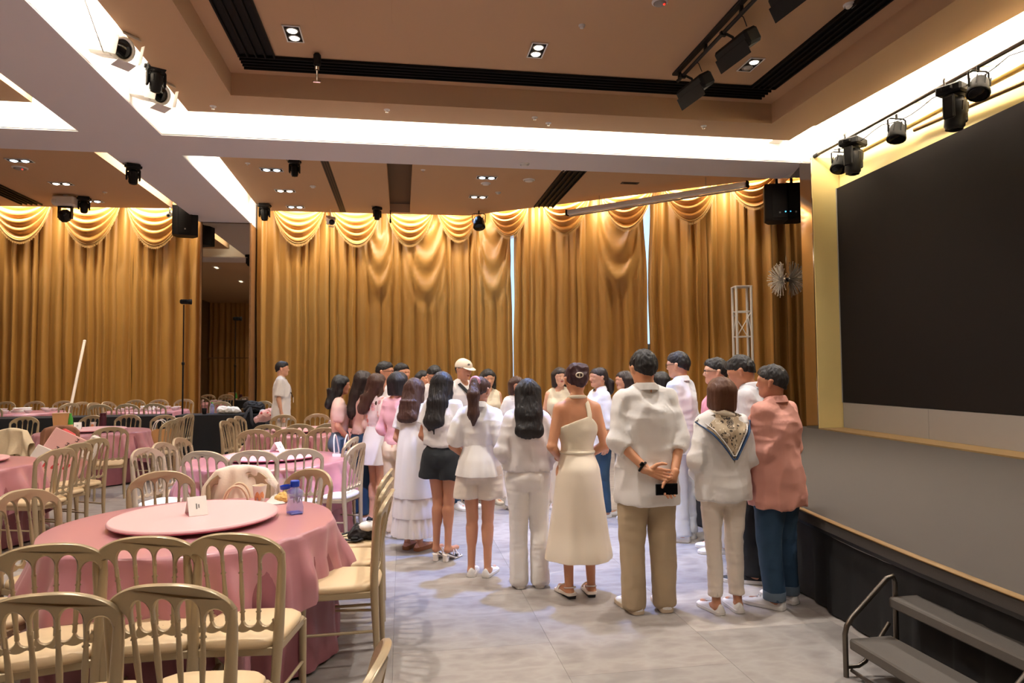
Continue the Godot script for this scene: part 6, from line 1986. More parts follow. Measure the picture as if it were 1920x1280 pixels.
	who("woman with long wavy black hair in a sheer white shirt and wide white trousers", 0.94, -5.1, -0.08, 1.54, {"skin": 0, "hair": ["long", "hair_black", 1.2], "stance": 0.088, "arms": "wide", "nod": -0.05,
		"top": {"mat": "white_sheer", "fit": 0.03, "hem": 0.96, "boxy": 0.058, "sleeve": 1.75, "sleeve_fit": 0.022, "cuff": 1.0, "name": "shirt"},
		"bottom": {"kind": "trousers", "mat": "white_cotton", "r": [0.092, 0.068, 0.08], "hem": 0.02, "waist": 1.05}, "shoes": "white"})
	who("woman facing us in a sleeveless ivory turtleneck, left of the hair bun", 1.86, -7.95, 2.95, 1.64, {"skin": 3, "hair": ["bob", "hair_dark_brown"], "look": 0.2, "nod": -0.05, "arms": "low",
		"top": {"mat": "ivory_knit", "fit": 0.016, "hem": 0.95, "sleeve": 0.0, "neck": 0.046, "name": "top"}, "bottom": {"kind": "trousers", "mat": "cream_cotton", "r": WIDE}, "shoes": "cream"})
	who("woman with a plum hair bun in a one-shoulder ivory top and long cream skirt", 1.25, -4.82, 0.04, 1.645, {"skin": 5, "hair": ["bun", "hair_plum"], "stance": 0.085, "slim": true, "nod": -0.1,
		"top": {"mat": "ivory_knit", "fit": 0.009, "hem": 1.03, "sleeve": 0.0, "neck": 0.06, "wrinkle": 0.004, "cuts": [[Vector3(-0.37, 1, 0), 1.2165], [Vector3(1.05, 1, 0), 0.968]], "name": "top"},
		"bottom": {"kind": "skirt", "mat": "cream_cotton", "rows": [[1.075, 0.12, 0.098, 0.0, 0.0], [1.05, 0.124, 0.102, 0.0, 0.0], [0.93, 0.16, 0.15, 0.02, 0.006], [0.8, 0.178, 0.165, 0.02, 0.012], [0.5, 0.22, 0.195, 0.01, 0.04], [0.285, 0.255, 0.23, 0.01, 0.06], [0.28, 0.245, 0.22, 0.01, 0.06]], "folds": 6.0},
		"shoes": "sandal", "extra": "one_shoulder"})
	who("woman in profile with a low ponytail, white shirt and jeans, right of the bun", 2.16, -7.35, 1.75, 1.63, {"skin": 0, "hair": ["tail", "hair_dark_brown", 1.4], "tail_y": 1.57, "arms": "side",
		"top": {"mat": "white_cotton", "fit": 0.035, "hem": 0.8, "boxy": 0.058, "sleeve": 1.4, "sleeve_fit": 0.02, "collar": 1.0, "name": "shirt"}, "bottom": jeans.call("denim", STRAIGHT), "shoes": "white"})
	who("woman in profile with long dark hair, between the white shirts", 2.44, -7.3, 1.75, 1.59, {"skin": 0, "hair": ["long", "hair_dark_brown", 1.3],
		"top": {"mat": "white_cotton", "fit": 0.025, "hem": 0.75, "sleeve": 1.2, "name": "shirt"}, "bottom": {"kind": "trousers", "mat": "white_cotton", "r": WIDE}, "shoes": "white"})
	who("person with dark red-brown hair, nearly hidden left of the tall man's head", 2.6, -7.35, 1.7, 1.6, {"skin": 0, "hair": ["bob", "hair_red_brown"],
		"top": {"mat": "white_cotton", "fit": 0.025, "hem": 0.75, "sleeve": 1.2, "name": "shirt"}, "bottom": {"kind": "trousers", "mat": "pale_grey", "r": STRAIGHT}, "shoes": "white"})
	who("man holding a phone behind his back, loose white shirt and khaki trousers", 1.63, -4.45, 0.0, 1.725, {"male": true, "skin": 5, "build": 1.1, "hair": ["short", "hair_black"], "look": 0.12, "nod": -0.08, "stance": 0.108, "curl": 0.75, "hand_cell": 0.0042,
		"arm_l": [Vector3(-0.215, 1.12, 0.07), Vector3(-0.055, 0.935, 0.19), Vector3(1, -0.25, 0.1), Vector3(0.1, 0.1, 1), Vector3(0.3, 1, 0)],
		"arm_r": [Vector3(0.215, 1.11, 0.06), Vector3(0.115, 0.9, 0.2), Vector3(-0.42, -1, 0.04), Vector3(0.1, 0.1, 1), Vector3(-1, 0.3, 0)],
		"top": {"mat": "white_cotton", "fit": 0.03, "hem": 0.72, "boxy": 0.058, "sleeve": 1.3, "sleeve_fit": 0.022, "cuff": 1.25, "collar": 1.02, "wrinkle": 0.016, "name": "shirt"},
		"bottom": {"kind": "trousers", "mat": "khaki", "r": [0.095, 0.078, 0.08], "hem": 0.022}, "shoes": "tan_sole", "extra": "phone"})
	who("person behind, of whom only a black head shows right of the tall man", 2.86, -7.3, 0.9, 1.58, {"skin": 0, "hair": ["bob", "hair_black"],
		"top": {"mat": "white_cotton", "fit": 0.025, "hem": 0.75, "sleeve": 1.2, "name": "shirt"}, "bottom": {"kind": "trousers", "mat": "pale_grey", "r": STRAIGHT}, "shoes": "white"})
	who("tall man with glasses in white shirt and pale trousers, left of the pink shirt", 2.62, -6.2, 0.8, 1.76, {"male": true, "skin": 0, "hair": ["short", "hair_black"], "glasses": true, "nod": -0.05,
		"top": {"mat": "cool_white", "fit": 0.035, "hem": 0.8, "boxy": 0.058, "sleeve": 1.8, "sleeve_fit": 0.026, "collar": 1.0, "name": "shirt"}, "bottom": {"kind": "trousers", "mat": "cool_white", "r": [0.094, 0.08, 0.08], "hem": 0.05}, "shoes": "white"})
	who("man in profile with thin glasses and a pink shirt, left of the scarf", 2.78, -5.75, 1.25, 1.69, {"male": true, "skin": 3, "hair": ["short", "hair_black"], "glasses": true,
		"top": {"mat": "pink_shirt", "fit": 0.03, "hem": 0.78, "boxy": 0.058, "sleeve": 1.6, "collar": 1.0, "name": "shirt"}, "bottom": {"kind": "trousers", "mat": "pale_grey", "r": STRAIGHT}, "shoes": "white"})
	who("woman with a short brown bob and a paisley scarf over a white blouse", 2.12, -4.33, 0.06, 1.545, {"skin": 2, "hair": ["bob", "hair_red_brown"], "stance": 0.085, "arms": "wide",
		"top": {"mat": "white_cotton", "fit": 0.03, "hem": 0.83, "boxy": 0.058, "sleeve": 1.8, "sleeve_fit": 0.024, "cuff": 0.9, "wrinkle": 0.016, "name": "blouse"},
		"bottom": {"kind": "trousers", "mat": "oat", "r": SLIM, "hem": 0.125, "wrinkle": 0.012}, "shoes": "white", "extra": "scarf"})
	who("man in a pale grey polo and black jeans, head bowed, beside the salmon shirt", 2.63, -4.92, 0.95, 1.71, {"male": true, "skin": 2, "build": 1.12, "hair": ["short", "hair_black"], "nod": -0.42,
		"top": {"mat": "pale_grey", "fit": 0.026, "hem": 0.78, "sleeve": 0.75, "collar": 1.05, "name": "polo"}, "bottom": jeans.call("black_denim", [0.1, 0.078, 0.072]), "shoes": "black"})
	who("heavy man in a salmon shirt and blue jeans, at the stage edge", 2.53, -4.38, 0.55, 1.615, {"male": true, "skin": 4, "build": 1.3, "hair": ["short", "hair_black"], "look": 0.25, "stance": 0.1,
		"top": {"mat": "salmon", "fit": 0.03, "hem": 0.72, "boxy": 0.058, "sleeve": 1.75, "sleeve_fit": 0.02, "collar": 1.1, "wrinkle": 0.016, "name": "shirt"}, "bottom": jeans.call("denim", [0.096, 0.078, 0.072]), "shoes": "white", "extra": "cuffs"})
	built.resize(figures.size())
	var job := WorkerThreadPool.add_group_task(build_one, figures.size())
	WorkerThreadPool.wait_for_group_task_completion(job)
	for i in figures.size():
		var p: Dictionary = figures[i]
		var t := thing("person", p.label, "person", p.at, p.turn)
		var lift: float = p.get("lift", 0.0)
		var made := {}
		for q in built[i]:
			var parent: Node = made[q[3]] if q[3] != "" and made.has(q[3]) else t
			var o := inst(q[0], q[1].mesh(), q[2], parent, q[4])
			if parent == t:
				made[q[0]] = o
				o.position.y = lift
		for s in [-1, 1]: shoe(t, p.get("shoes", "white"), p.get("stance", 0.085), s, p.h / 1.7, 0.0, 1.06 if p.get("male", false) else 0.96)
		extras(p.get("extra", ""), p, t, made)
	built.clear()

func extras(kind: String, p: Dictionary, t: Node3D, made: Dictionary):
	var sc: float = p.h / 1.7
	var xf := Transform3D(Basis(Vector3.UP, p.turn), p.at)
	if kind == "phone":
		var a := Vector3(0.052, 0.822, 0.228) * sc
		var ph := thing("phone", "black phone held behind the back of the man in khaki trousers", "phone", xf * a, p.turn)
		part("case", Mb.new().box(Vector3.ZERO, Vector3(0.15, 0.074, 0.009), 0.004), "black_plastic", ph)
		part("screen", Mb.new().box(Vector3(0, 0, 0.005), Vector3(0.142, 0.068, 0.002), 0.0008), "phone", ph)
		var w := Vector3(-0.088, 0.962, 0.178) * sc
		var ring := []
		var ax := Vector3(0.21, -0.185, 0.13).normalized()
		var e1 := ax.cross(Vector3.UP).normalized()
		var e2 := ax.cross(e1)
		for k in 17: ring.append(w + (e1 * cos(TAU * k / 16) + e2 * sin(TAU * k / 16)) * 0.032)
		var wt: MeshInstance3D = tag(inst("wristwatch", Mb.new().tube(ring, [0.0085], 8).mesh(), "black_plastic", t), "")
		wt.set_meta("label", "black sports watch")
		inst("face", Mb.new().box(w + Vector3(-0.012, 0.018, 0.03), Vector3(0.03, 0.03, 0.012), 0.004, Basis(Vector3.BACK, -0.7)).mesh(), "phone", wt)
	elif kind == "scarf":
		var rows := []
		for i in 15:
			var v := i / 14.0
			var row := []
			for j in 25:
				var u := -1.0 + 2.0 * j / 24.0
				var hw := 0.205 * (1.0 - v) + 0.006
				var x := u * hw
				var y := 1.452 - 0.36 * v * (1.0 - 0.1 * u * u) - 0.55 * absf(x) * (1.0 - v) * absf(u) * 0.55
				var z := 0.075 + 0.075 * smoothstep(0.0, 0.4, v) + 0.012 * v - 1.6 * x * x + 0.01 * sin(u * 9.0 + v * 4.0) * (1 - v)
				row.append(Vector3(x, y, z + 0.015) * sc)
			rows.append(row)
		var sf := inst("scarf", Mb.new().grid(rows, false, false, true).mesh(), "paisley", t, "paisley square scarf folded to a point")
		var edge := []
		var inner := []
		for i in 15: edge.append(rows[i][0] + Vector3(-0.006, -0.006, 0.004) * sc)
		for i in 15: edge.append(rows[14 - i][24] + Vector3(0.006, -0.006, 0.004) * sc)
		for e in edge: inner.append(e * Vector3(0.9, 1, 1) + Vector3(0, 0.024, 0.001) * sc)
		inst("border", Mb.new().tube(edge, [0.014 * sc], 8, true, 0.35).mesh(), "navy", sf, "navy border")
		inst("border", Mb.new().tube(inner, [0.006 * sc], 6, true, 0.5).mesh(), "white_cotton", sf)
		var roll := []
		for k in 21:
			var a := -0.5 + (PI + 1.0) * k / 20.0
			roll.append(Vector3(cos(a) * 0.082, 1.44 - 0.012 * sin(a * 2.0), 0.015 + sin(a) * 0.075) * sc)
		inst("roll", Mb.new().tube(roll, [0.022 * sc, 0.026 * sc, 0.022 * sc], 10).mesh(), "cream_cotton", sf)
	elif kind == "one_shoulder":
		inst("strap", Mb.new().tube([Vector3(0.072, 1.29, 0.092) * sc, Vector3(0.07, 1.34, 0.09) * sc, Vector3(0.064, 1.4, 0.068) * sc, Vector3(0.056, 1.442, 0.045) * sc, Vector3(0.052, 1.455, 0.0) * sc], [0.018 * sc], 8, true, 0.25, Vector3(0, 0, 1)).mesh(), "ivory_knit", made["top"])
		var ring := []
		for k in 21: ring.append(Vector3(cos(TAU * k / 20) * 0.062, 1.458 + 0.006 * sin(TAU * k / 20), 0.012 + sin(TAU * k / 20) * 0.06) * sc)
		inst("halter", Mb.new().tube(ring, [0.013 * sc], 8).mesh(), "ivory_knit", made["top"])
		var band := []
		for k in 33: band.append(Vector3(cos(TAU * k / 32) * 0.122, 1.052, sin(TAU * k / 32) * 0.1) * sc)
		inst("waistband", Mb.new().tube(band, [0.014 * sc], 8).mesh(), "ivory_knit", made["skirt"])
	elif kind == "strap":
		var path := []
		for k in 13:
			var u := k / 12.0
			path.append(Vector3(lerpf(0.1, -0.15, u), lerpf(1.43, 0.95, u), -0.03 - 0.15 * sin(PI * minf(u * 1.15 + 0.05, 1.0))) * sc)
		inst("bag_strap", Mb.new().tube(path, [0.022 * sc], 8, true, 0.3, Vector3(0, 0, 1)).mesh(), "bag_black", t, "dark strap across the chest")
	elif kind == "walker":
		var cord := []
		for k in 15:
			var u := k / 14.0
			cord.append(Vector3(lerpf(-0.055, 0.055, u), 1.44 - 0.32 * sin(PI * u), -0.05 - 0.12 * sin(PI * u)) * sc)
		inst("lanyard", Mb.new().tube(cord, [0.005], 6).mesh(), "black_cloth", t)
		inst("id_card", Mb.new().box(Vector3(0, 1.08, -0.18) * sc, Vector3(0.06, 0.09, 0.003)).mesh(), "paper", t)
		var bag := thing("shoulder_bag", "soft pink and white bag hanging at the walking man's back", "bag", xf * Vector3(0.03, 0.9, 0.22), p.turn)
		var f := Field.new(Vector3(-0.2, -0.2, -0.25), Vector3(0.2, 0.25, 0.3), 0.015)
		f.cap(Vector3(0, 0.05, -0.12), Vector3(0, -0.02, 0.06), 0.085, 0.1, 0.03)
		f.cap(Vector3(0, -0.03, 0.06), Vector3(0, -0.09, 0.2), 0.08, 0.05, 0.03)
		f.wrinkle(nz, 0.02, 9.0, 9.0, 3.0)
		var m := Mb.new()
		f.net(m)
		part("body", m, "pink_paper", bag)
		part("strap", Mb.new().tube([Vector3(0, 0.05, -0.1), Vector3(-0.02, 0.25, -0.14), Vector3(-0.04, 0.5, -0.2)], [0.012], 6), "strap_white", bag)
		for k in 5: part("print", Mb.new().ball(Vector3(0.085, 0.03 - 0.03 * (k % 2), -0.1 + 0.05 * k), Vector3(0.012, 0.02, 0.02)), "red_paper", bag)
	elif kind == "cuffs":
		for s in [-1, 1]:
			inst("turned_cuff", Mb.new().lathe([Vector2(0.066, 0.0), Vector2(0.074, 0.002), Vector2(0.074, 0.055), Vector2(0.066, 0.06)], 20, Vector3(s * 0.1, 0.065, 0.028) * sc).mesh(), "denim_light", made["jeans"], "pale turned-up cuff")

# ---------------------------------------------------------------- things on and about the tables
func draped(points: Callable, nu: int, nv: int) -> Mb:
	var rows := []
	for i in nv + 1:
		var row := []
		for j in nu + 1: row.append(points.call(float(j) / nu, float(i) / nv))
		rows.append(row)
	return Mb.new().grid(rows)

func coat_over(crest: Vector2, turn: float, width: float, front: float, back: float, called: String, label: String, category: String, m: String, sd: float):
	# cloth hung over the crest of a chair; local +z is behind the chair
	var t := thing(called, label, category, Vector3(crest.x, 0, crest.y), turn)
	var g := draped(func(u: float, v: float) -> Vector3:
		var x := (u - 0.5) * width
		var s := v * (front + back) - front
		var arch := 0.966 - 1.1 * x * x - (0.9 * maxf(absf(x) - 0.17, 0.0))
		var y := arch - maxf(absf(s) - 0.025, 0.0)
		y -= 0.05 * sin(u * 9.0 + sd) * clampf(absf(s) * 3.0, 0, 1) * (1.0 if absf(s) > 0.05 else 0.0)
		var z := signf(s) * minf(absf(s), 0.035) + (0.07 if s > 0 else -0.0) * clampf(absf(s) * 2.5, 0, 1)
		z += 0.028 * nz.get_noise_2d(u * 4.0 + sd, s * 3.0) + 0.02 * sin(u * 17.0 + sd) * clampf(absf(s) * 4.0, 0, 1)
		return Vector3(x, y, z - 0.01), 36, 44)
	part("cloth", g, m, t)
	return t

func bowl(at: Vector3, r: float, where: String):
	var t := thing("bowl", "small white bowl set on the far dais table, %s" % where, "bowl", at, 0.0, "white bowls on the far tables")
	part("body", Mb.new().lathe([Vector2(r * 0.5, 0.0), Vector2(r * 0.55, 0.012), Vector2(r * 0.9, 0.035), Vector2(r, 0.06), Vector2(r * 0.96, 0.06), Vector2(r * 0.8, 0.035), Vector2(0.0, 0.018)], 20), "white_plastic", t)

func tote(at: Vector3, turn: float, size: Vector3, m: String, label: String, handle: String, hh := 0.16) -> Node3D:
	var t := thing("tote_bag", label, "bag", at, turn)
	var w := size.x / 2
	var d := size.z / 2
	var b := Mb.new()
	for k in [[Vector3(-w, 0, d), Vector3(w, 0, d)], [Vector3(w, 0, d), Vector3(w, 0, -d)], [Vector3(w, 0, -d), Vector3(-w, 0, -d)], [Vector3(-w, 0, -d), Vector3(-w, 0, d)]]:
		var up := Vector3(0, size.y, 0)
		b.quad(k[0], k[1], k[1] + up, k[0] + up)
	b.quad(Vector3(-w, 0.002, -d), Vector3(w, 0.002, -d), Vector3(w, 0.002, d), Vector3(-w, 0.002, d))
	part("body", b, m, t)
	for s in [-1, 1]:
		var path := []
		for k in 13: path.append(Vector3(cos(PI * k / 12.0) * w * 0.55, size.y - 0.02 + sin(PI * k / 12.0) * hh, s * (d - 0.004) + s * 0.02 * sin(PI * k / 12.0)))
		part("handle", Mb.new().tube(path, [0.008], 8), handle, t)
	return t

func make_table_things():
	# on the nearest table
	var t := thing("paper_cup", "white paper cup with an orange print and yellow drink on the nearest table", "cup", Vector3(-0.93, 0.752, -4.77))
	part("cup", Mb.new().lathe([Vector2(0.0, 0.0), Vector2(0.031, 0.0), Vector2(0.045, 0.108), Vector2(0.047, 0.112), Vector2(0.044, 0.112), Vector2(0.043, 0.1)], 24), "cup_white", t)
	part("drink", Mb.new().lathe([Vector2(0.0432, 0.1), Vector2(0.0, 0.101)], 24), "drink_yellow", t)
	var pr := Mb.new()
	for k in 9:
		var a := 1.0 + 0.16 * k - 0.2
		var rr := 0.0385
		pr.ball(Vector3(cos(a) * rr, 0.046 + 0.016 * sin(k * 1.3), sin(a) * rr), Vector3(0.008, 0.018, 0.003), 8, 6, Basis(Vector3.UP, PI / 2 - a))
	part("print", pr, "cup_orange", t)
	t = thing("food_bag", "clear plastic bag with a piece of bread on the nearest table, beside the cup", "bag", Vector3(-0.79, 0.752, -4.72))
	part("napkin", Mb.new().lathe([Vector2(0.0, 0.06), Vector2(0.03, 0.045), Vector2(0.055, 0.02), Vector2(0.075, 0.004)], 9, Vector3(-0.025, 0, 0)), "paper", t)
	var f := Field.new(Vector3(-0.1, -0.02, -0.08), Vector3(0.1, 0.12, 0.08), 0.006)
	f.cap(Vector3(-0.01, 0.03, 0.02), Vector3(0.035, 0.028, 0.01), 0.027, 0.026, 0.01)
	f.cap(Vector3(0.01, 0.05, 0), Vector3(0.02, 0.055, 0), 0.022, 0.018, 0.02)
	f.wrinkle(nz, 0.006, 50.0, 50.0, 1.0)
	var m := Mb.new()
	f.net(m)
	part("bread", m, "bread", t)
	part("film", draped(func(u: float, v: float) -> Vector3:
		var a := TAU * u
		var r := 0.06 * (1.0 - 0.75 * smoothstep(0.0, 0.55, v)) + 0.05 * smoothstep(0.55, 1.0, v) + 0.006 * sin(a * 5.0 + v * 6.0)
		return Vector3(cos(a) * r + 0.0 * v - 0.03 * v, 0.003 + v * 0.155, sin(a) * r * 0.7), 30, 14), "film", t)
	t = thing("water_bottle", "clear water bottle with blue cap and open blue lid on the nearest table", "bottle", Vector3(-0.64, 0.752, -4.33), 0.5)
	var rows := []
	for k in [[0.0, 0.036], [0.006, 0.043], [0.04, 0.044], [0.075, 0.037], [0.1, 0.039], [0.125, 0.043], [0.14, 0.04], [0.152, 0.028], [0.16, 0.022], [0.168, 0.022]]:
		var row := []
		for j in 28:
			var a := TAU * j / 28
			var q := Vector2(cos(a), sin(a))
			var sq := 1.0 / pow(pow(absf(q.x), 5.0) + pow(absf(q.y), 5.0), 0.2) if k[0] < 0.145 else 1.0
			row.append(Vector3(q.x * sq * k[1], k[0], q.y * sq * k[1]))
		rows.append(row)
	part("body", Mb.new().grid(rows, true, true, true), "bottle_clear", t)
	part("cap", Mb.new().lathe([Vector2(0.025, 0.164), Vector2(0.027, 0.17), Vector2(0.027, 0.196), Vector2(0.024, 0.202), Vector2(0.0, 0.202)], 20), "bottle_blue", t)
	part("lid", Mb.new().lathe([Vector2(0.0, 0.0), Vector2(0.03, 0.0), Vector2(0.031, 0.02), Vector2(0.028, 0.02), Vector2(0.027, 0.006)], 20, Vector3(-0.058, 0.158, 0.0), Basis(Vector3.BACK, 0.1)), "bottle_blue", t)
	part("base", Mb.new().box(Vector3(0, 0.008, 0), Vector3(0.075, 0.012, 0.075), 0.004), "bottle_blue", t)
	var lt := Mb.new()
	for k in 5: lt.box(Vector3(-0.022 + 0.011 * k, 0.09 + 0.006 * sin(k * 2.0), 0.0445), Vector3(0.004, 0.03, 0.001), 0.0, Basis(Vector3.BACK, 0.3 * sin(k * 1.7)))
	part("print", lt, "print_grey", t)
	# sling bag on the far right chair
	t = thing("sling_bag", "black sling bag with a pale grey panel on a chair right of the nearest table", "bag", Vector3(-0.28, 0.478, -4.79))
	f = Field.new(Vector3(-0.2, -0.02, -0.16), Vector3(0.2, 0.16, 0.16), 0.009)
	f.cap(Vector3(0.0, 0.045, 0.0), Vector3(0.09, 0.045, 0.0), 0.06, 0.06, 0.02, 1.3, 0.003)
	f.cap(Vector3(-0.05, 0.03, 0.03), Vector3(0.0, 0.03, 0.03), 0.03, 0.045, 0.02, 1.0, 0.003)
	f.wrinkle(nz, 0.012, 16.0, 16.0, 2.0)
	m = Mb.new()
	f.net(m)
	part("body", m, "bag_black", t)
	part("panel", Mb.new().ball(Vector3(0.06, 0.085, 0.02), Vector3(0.075, 0.035, 0.07), 16, 8), "white_plastic", t, "pale grey panel")
	part("strap", Mb.new().tube([Vector3(0.05, 0.03, -0.08), Vector3(-0.05, 0.03, -0.1), Vector3(-0.14, 0.02, -0.05), Vector3(-0.17, 0.015, 0.02), Vector3(-0.11, 0.02, 0.08), Vector3(-0.02, 0.012, 0.11), Vector3(0.02, 0.02, 0.09)], [0.019], 8, true, 0.3, Vector3.UP), "bag_black", t)
	part("buckle", Mb.new().box(Vector3(-0.03, 0.025, 0.1), Vector3(0.05, 0.02, 0.035), 0.006), "black_plastic", t)
	# jacket and tote on the chair across the nearest table
	coat_over(Vector2(-1.11, -5.05), 0.0, 0.5, 0.3, 0.55, "jacket", "beige jacket hung over the back of a chair across the nearest table", "jacket", "jacket_beige", 1.0)
	tote(Vector3(-1.1, 0.482, -4.9), 0.05, Vector3(0.3, 0.24, 0.1), "bag_tan", "tan tote bag with round handles on the chair under the beige jacket", "bag_tan", 0.15)
	# fourth table
	t = thing("juice_bottle", "green plastic drink bottle on the left table, by a brown paper carrier", "bottle", Vector3(-5.0, 0.8, -11.42))
	part("body", Mb.new().lathe([Vector2(0.0, 0.0), Vector2(0.036, 0.002), Vector2(0.037, 0.12), Vector2(0.033, 0.15), Vector2(0.018, 0.19), Vector2(0.016, 0.205)], 16), "green_plastic", t)
	part("cap", Mb.new().lathe([Vector2(0.019, 0.2), Vector2(0.019, 0.225), Vector2(0.0, 0.226)], 14), "green_plastic", t)
	part("drink", Mb.new().lathe([Vector2(0.0375, 0.004), Vector2(0.0378, 0.055), Vector2(0.0, 0.055)], 16), "kraft", t)
	t = thing("paper_carrier", "plain brown paper carrier standing on the left table, beside the green bottle", "bag", Vector3(-5.12, 0.8, -11.4), 0.2)
	part("body", Mb.new().prism(PackedVector2Array([Vector2(-0.09, 0), Vector2(0.09, 0), Vector2(0.11, 0.23), Vector2(-0.11, 0.23)]), 0.09, 0.002), "kraft", t)
	part("rim", Mb.new().box(Vector3(0, 0.232, 0), Vector3(0.22, 0.008, 0.1), 0.002), "bag_tan", t)
	t = thing("flask", "dark purple drinking flask on the left table, right of the card sign", "bottle", Vector3(-4.75, 0.752, -11.95))
	part("body", Mb.new().lathe([Vector2(0.0, 0.0), Vector2(0.05, 0.003), Vector2(0.052, 0.17), Vector2(0.045, 0.19)], 18), "purple_plastic", t)
	part("cap", Mb.new().lathe([Vector2(0.045, 0.188), Vector2(0.046, 0.235), Vector2(0.04, 0.243), Vector2(0.0, 0.244)], 18), "purple_plastic", t)
	t = thing("paper_cup", "small paper cup with an orange print, left of the dark purple flask", "cup", Vector3(-4.88, 0.752, -11.92))
	part("cup", Mb.new().lathe([Vector2(0.0, 0.0), Vector2(0.03, 0.0), Vector2(0.043, 0.1), Vector2(0.04, 0.1), Vector2(0.028, 0.004)], 18), "cup_white", t)
	part("print", Mb.new().ball(Vector3(0, 0.05, 0.036), Vector3(0.022, 0.026, 0.004), 10, 6), "cup_orange", t)
	tote(Vector3(-3.85, 0.482, -11.85), 0.1, Vector3(0.36, 0.24, 0.14), "kraft", "brown kraft paper bag with white rope handles on a chair by the black table", "paper", 0.17)
	coat_over(Vector2(-4.72, -9.3), -0.35, 0.56, 0.42, 0.36, "coat", "cream woollen coat thrown over a chair back at left", "coat", "coat_cream", 4.0)
	coat_over(Vector2(-4.32, -9.6), 0.3, 0.42, 0.3, 0.45, "chair_cover", "plain brown cover over a chair back behind the cream coat", "cover", "brown_cover", 7.0)
	# printed gift bags on the slanting row of chairs
	t = thing("gift_bag", "big white and pink printed paper bag leaning on the slanting row of chairs", "bag", Vector3(-3.84, 0.48, -8.35), 0.25)
	var g := 1.3
	var tilt := Basis(Vector3.BACK, -0.5) * Basis(Vector3.RIGHT, -0.15)
	part("body", Mb.new().box(tilt * Vector3(0, 0.17, 0) * g, Vector3(0.36, 0.42, 0.09) * g, 0.006, tilt), "pink_paper", t)
	part("gusset", Mb.new().box(tilt * Vector3(-0.16, 0.05, 0.005) * g, Vector3(0.12, 0.3, 0.1) * g, 0.006, tilt), "paper", t, "plain white side")
	for k in 6:
		var w := Mb.new()
		var c := tilt * Vector3(-0.08 + 0.05 * k, 0.24 + 0.06 * (k % 3), 0.047) * g
		w.box(c, Vector3(0.03, 0.006, 0.003), 0.0, tilt)
		w.box(c + tilt * Vector3(0.004, -0.016, 0), Vector3(0.006, 0.036, 0.003), 0.0, tilt)
		w.box(c + tilt * Vector3(-0.004, -0.03, 0), Vector3(0.026, 0.005, 0.003), 0.0, tilt)
		part("print", w, "ink", t)
	for k in 3: part("blot", Mb.new().ball(tilt * Vector3(-0.1 + 0.08 * k, 0.06 + 0.03 * k, 0.046) * g, Vector3(0.02, 0.045, 0.003), 10, 6, tilt * Basis(Vector3.BACK, -0.5)), "red_paper", t)
	t = thing("gift_bag", "coral red paper bag with white round panels and black characters, behind the pink bag", "bag", Vector3(-4.02, 0.6, -8.55), 0.25)
	tilt = Basis(Vector3.BACK, -0.62) * Basis(Vector3.RIGHT, -0.1)
	part("body", Mb.new().box(tilt * Vector3(0, 0.24, 0), Vector3(0.16, 0.4, 0.06), 0.02, tilt), "red_paper", t)
	for k in 2:
		var c := tilt * Vector3(-0.01, 0.18 + 0.14 * k, 0.031)
		part("panel", Mb.new().ball(c, Vector3(0.055, 0.065, 0.004), 16, 6, tilt), "paper", t)
		var w := Mb.new()
		for q in 3: w.box(c + tilt * Vector3(-0.012 + 0.014 * q, 0.004 * (q % 2), 0.005), Vector3(0.006, 0.06 - 0.012 * q, 0.002), 0.0, tilt)
		for q in 2: w.box(c + tilt * Vector3(0, 0.014 - 0.03 * q, 0.005), Vector3(0.05, 0.006, 0.002), 0.0, tilt)
		part("print", w, "ink", t)
	t = thing("gift_bag", "small white paper bag with black characters at the right of the pink bag", "bag", Vector3(-3.5, 0.66, -8.35), 0.25)
	tilt = Basis(Vector3.BACK, -0.5)
	part("body", Mb.new().box(tilt * Vector3(0, 0.14, 0), Vector3(0.14, 0.28, 0.06), 0.02, tilt), "paper", t)
	for k in 3: part("print", Mb.new().box(tilt * Vector3(-0.03 + 0.025 * k, 0.12 + 0.03 * (k % 2), 0.032), Vector3(0.012, 0.04, 0.003), 0.0, tilt * Basis(Vector3.BACK, 0.4 * k)), "ink", t)
	# second table's chairs
	t = thing("shawl", "heap of white cloth on the right far-side chair of the second table", "cloth", Vector3(-0.95, 0.48, -8.32))
	f = Field.new(Vector3(-0.26, -0.02, -0.2), Vector3(0.26, 0.2, 0.2), 0.012)
	f.cap(Vector3(-0.13, 0.05, 0), Vector3(0.13, 0.04, 0), 0.07, 0.06, 0.03, 1.3, 0.004)
	f.wrinkle(nz, 0.03, 14.0, 14.0, 5.0)
	m = Mb.new()
	f.net(m)
	part("cloth", m, "cream_cotton", t)
	t = tote(Vector3(-0.62, 0.482, -7.3), 1.3, Vector3(0.24, 0.3, 0.1), "paper", "white shoulder bag on the chair beside the white skirt, a phone case poking out", "strap_white", 0.2)
	part("phone_case", Mb.new().box(Vector3(0.02, 0.36, 0.0), Vector3(0.075, 0.15, 0.012), 0.004), "denim", t)
	# right black table
	t = thing("water_bottle", "clear bottle with a green cap on the right black table", "bottle", Vector3(-3.42, 0.876, -13.22))
	part("body", Mb.new().lathe([Vector2(0.0, 0.0), Vector2(0.04, 0.002), Vector2(0.04, 0.14), Vector2(0.016, 0.19), Vector2(0.015, 0.2)], 14), "bottle_clear", t)
	part("cap", Mb.new().lathe([Vector2(0.018, 0.195), Vector2(0.018, 0.215), Vector2(0.0, 0.216)], 12), "green_plastic", t)
	t = thing("takeaway_cup", "black takeaway cup at the left end of the right black table", "cup", Vector3(-3.55, 0.876, -13.22))
	part("cup", Mb.new().lathe([Vector2(0.0, 0.0), Vector2(0.034, 0.0), Vector2(0.043, 0.11), Vector2(0.0, 0.112)], 14), "black_plastic", t)
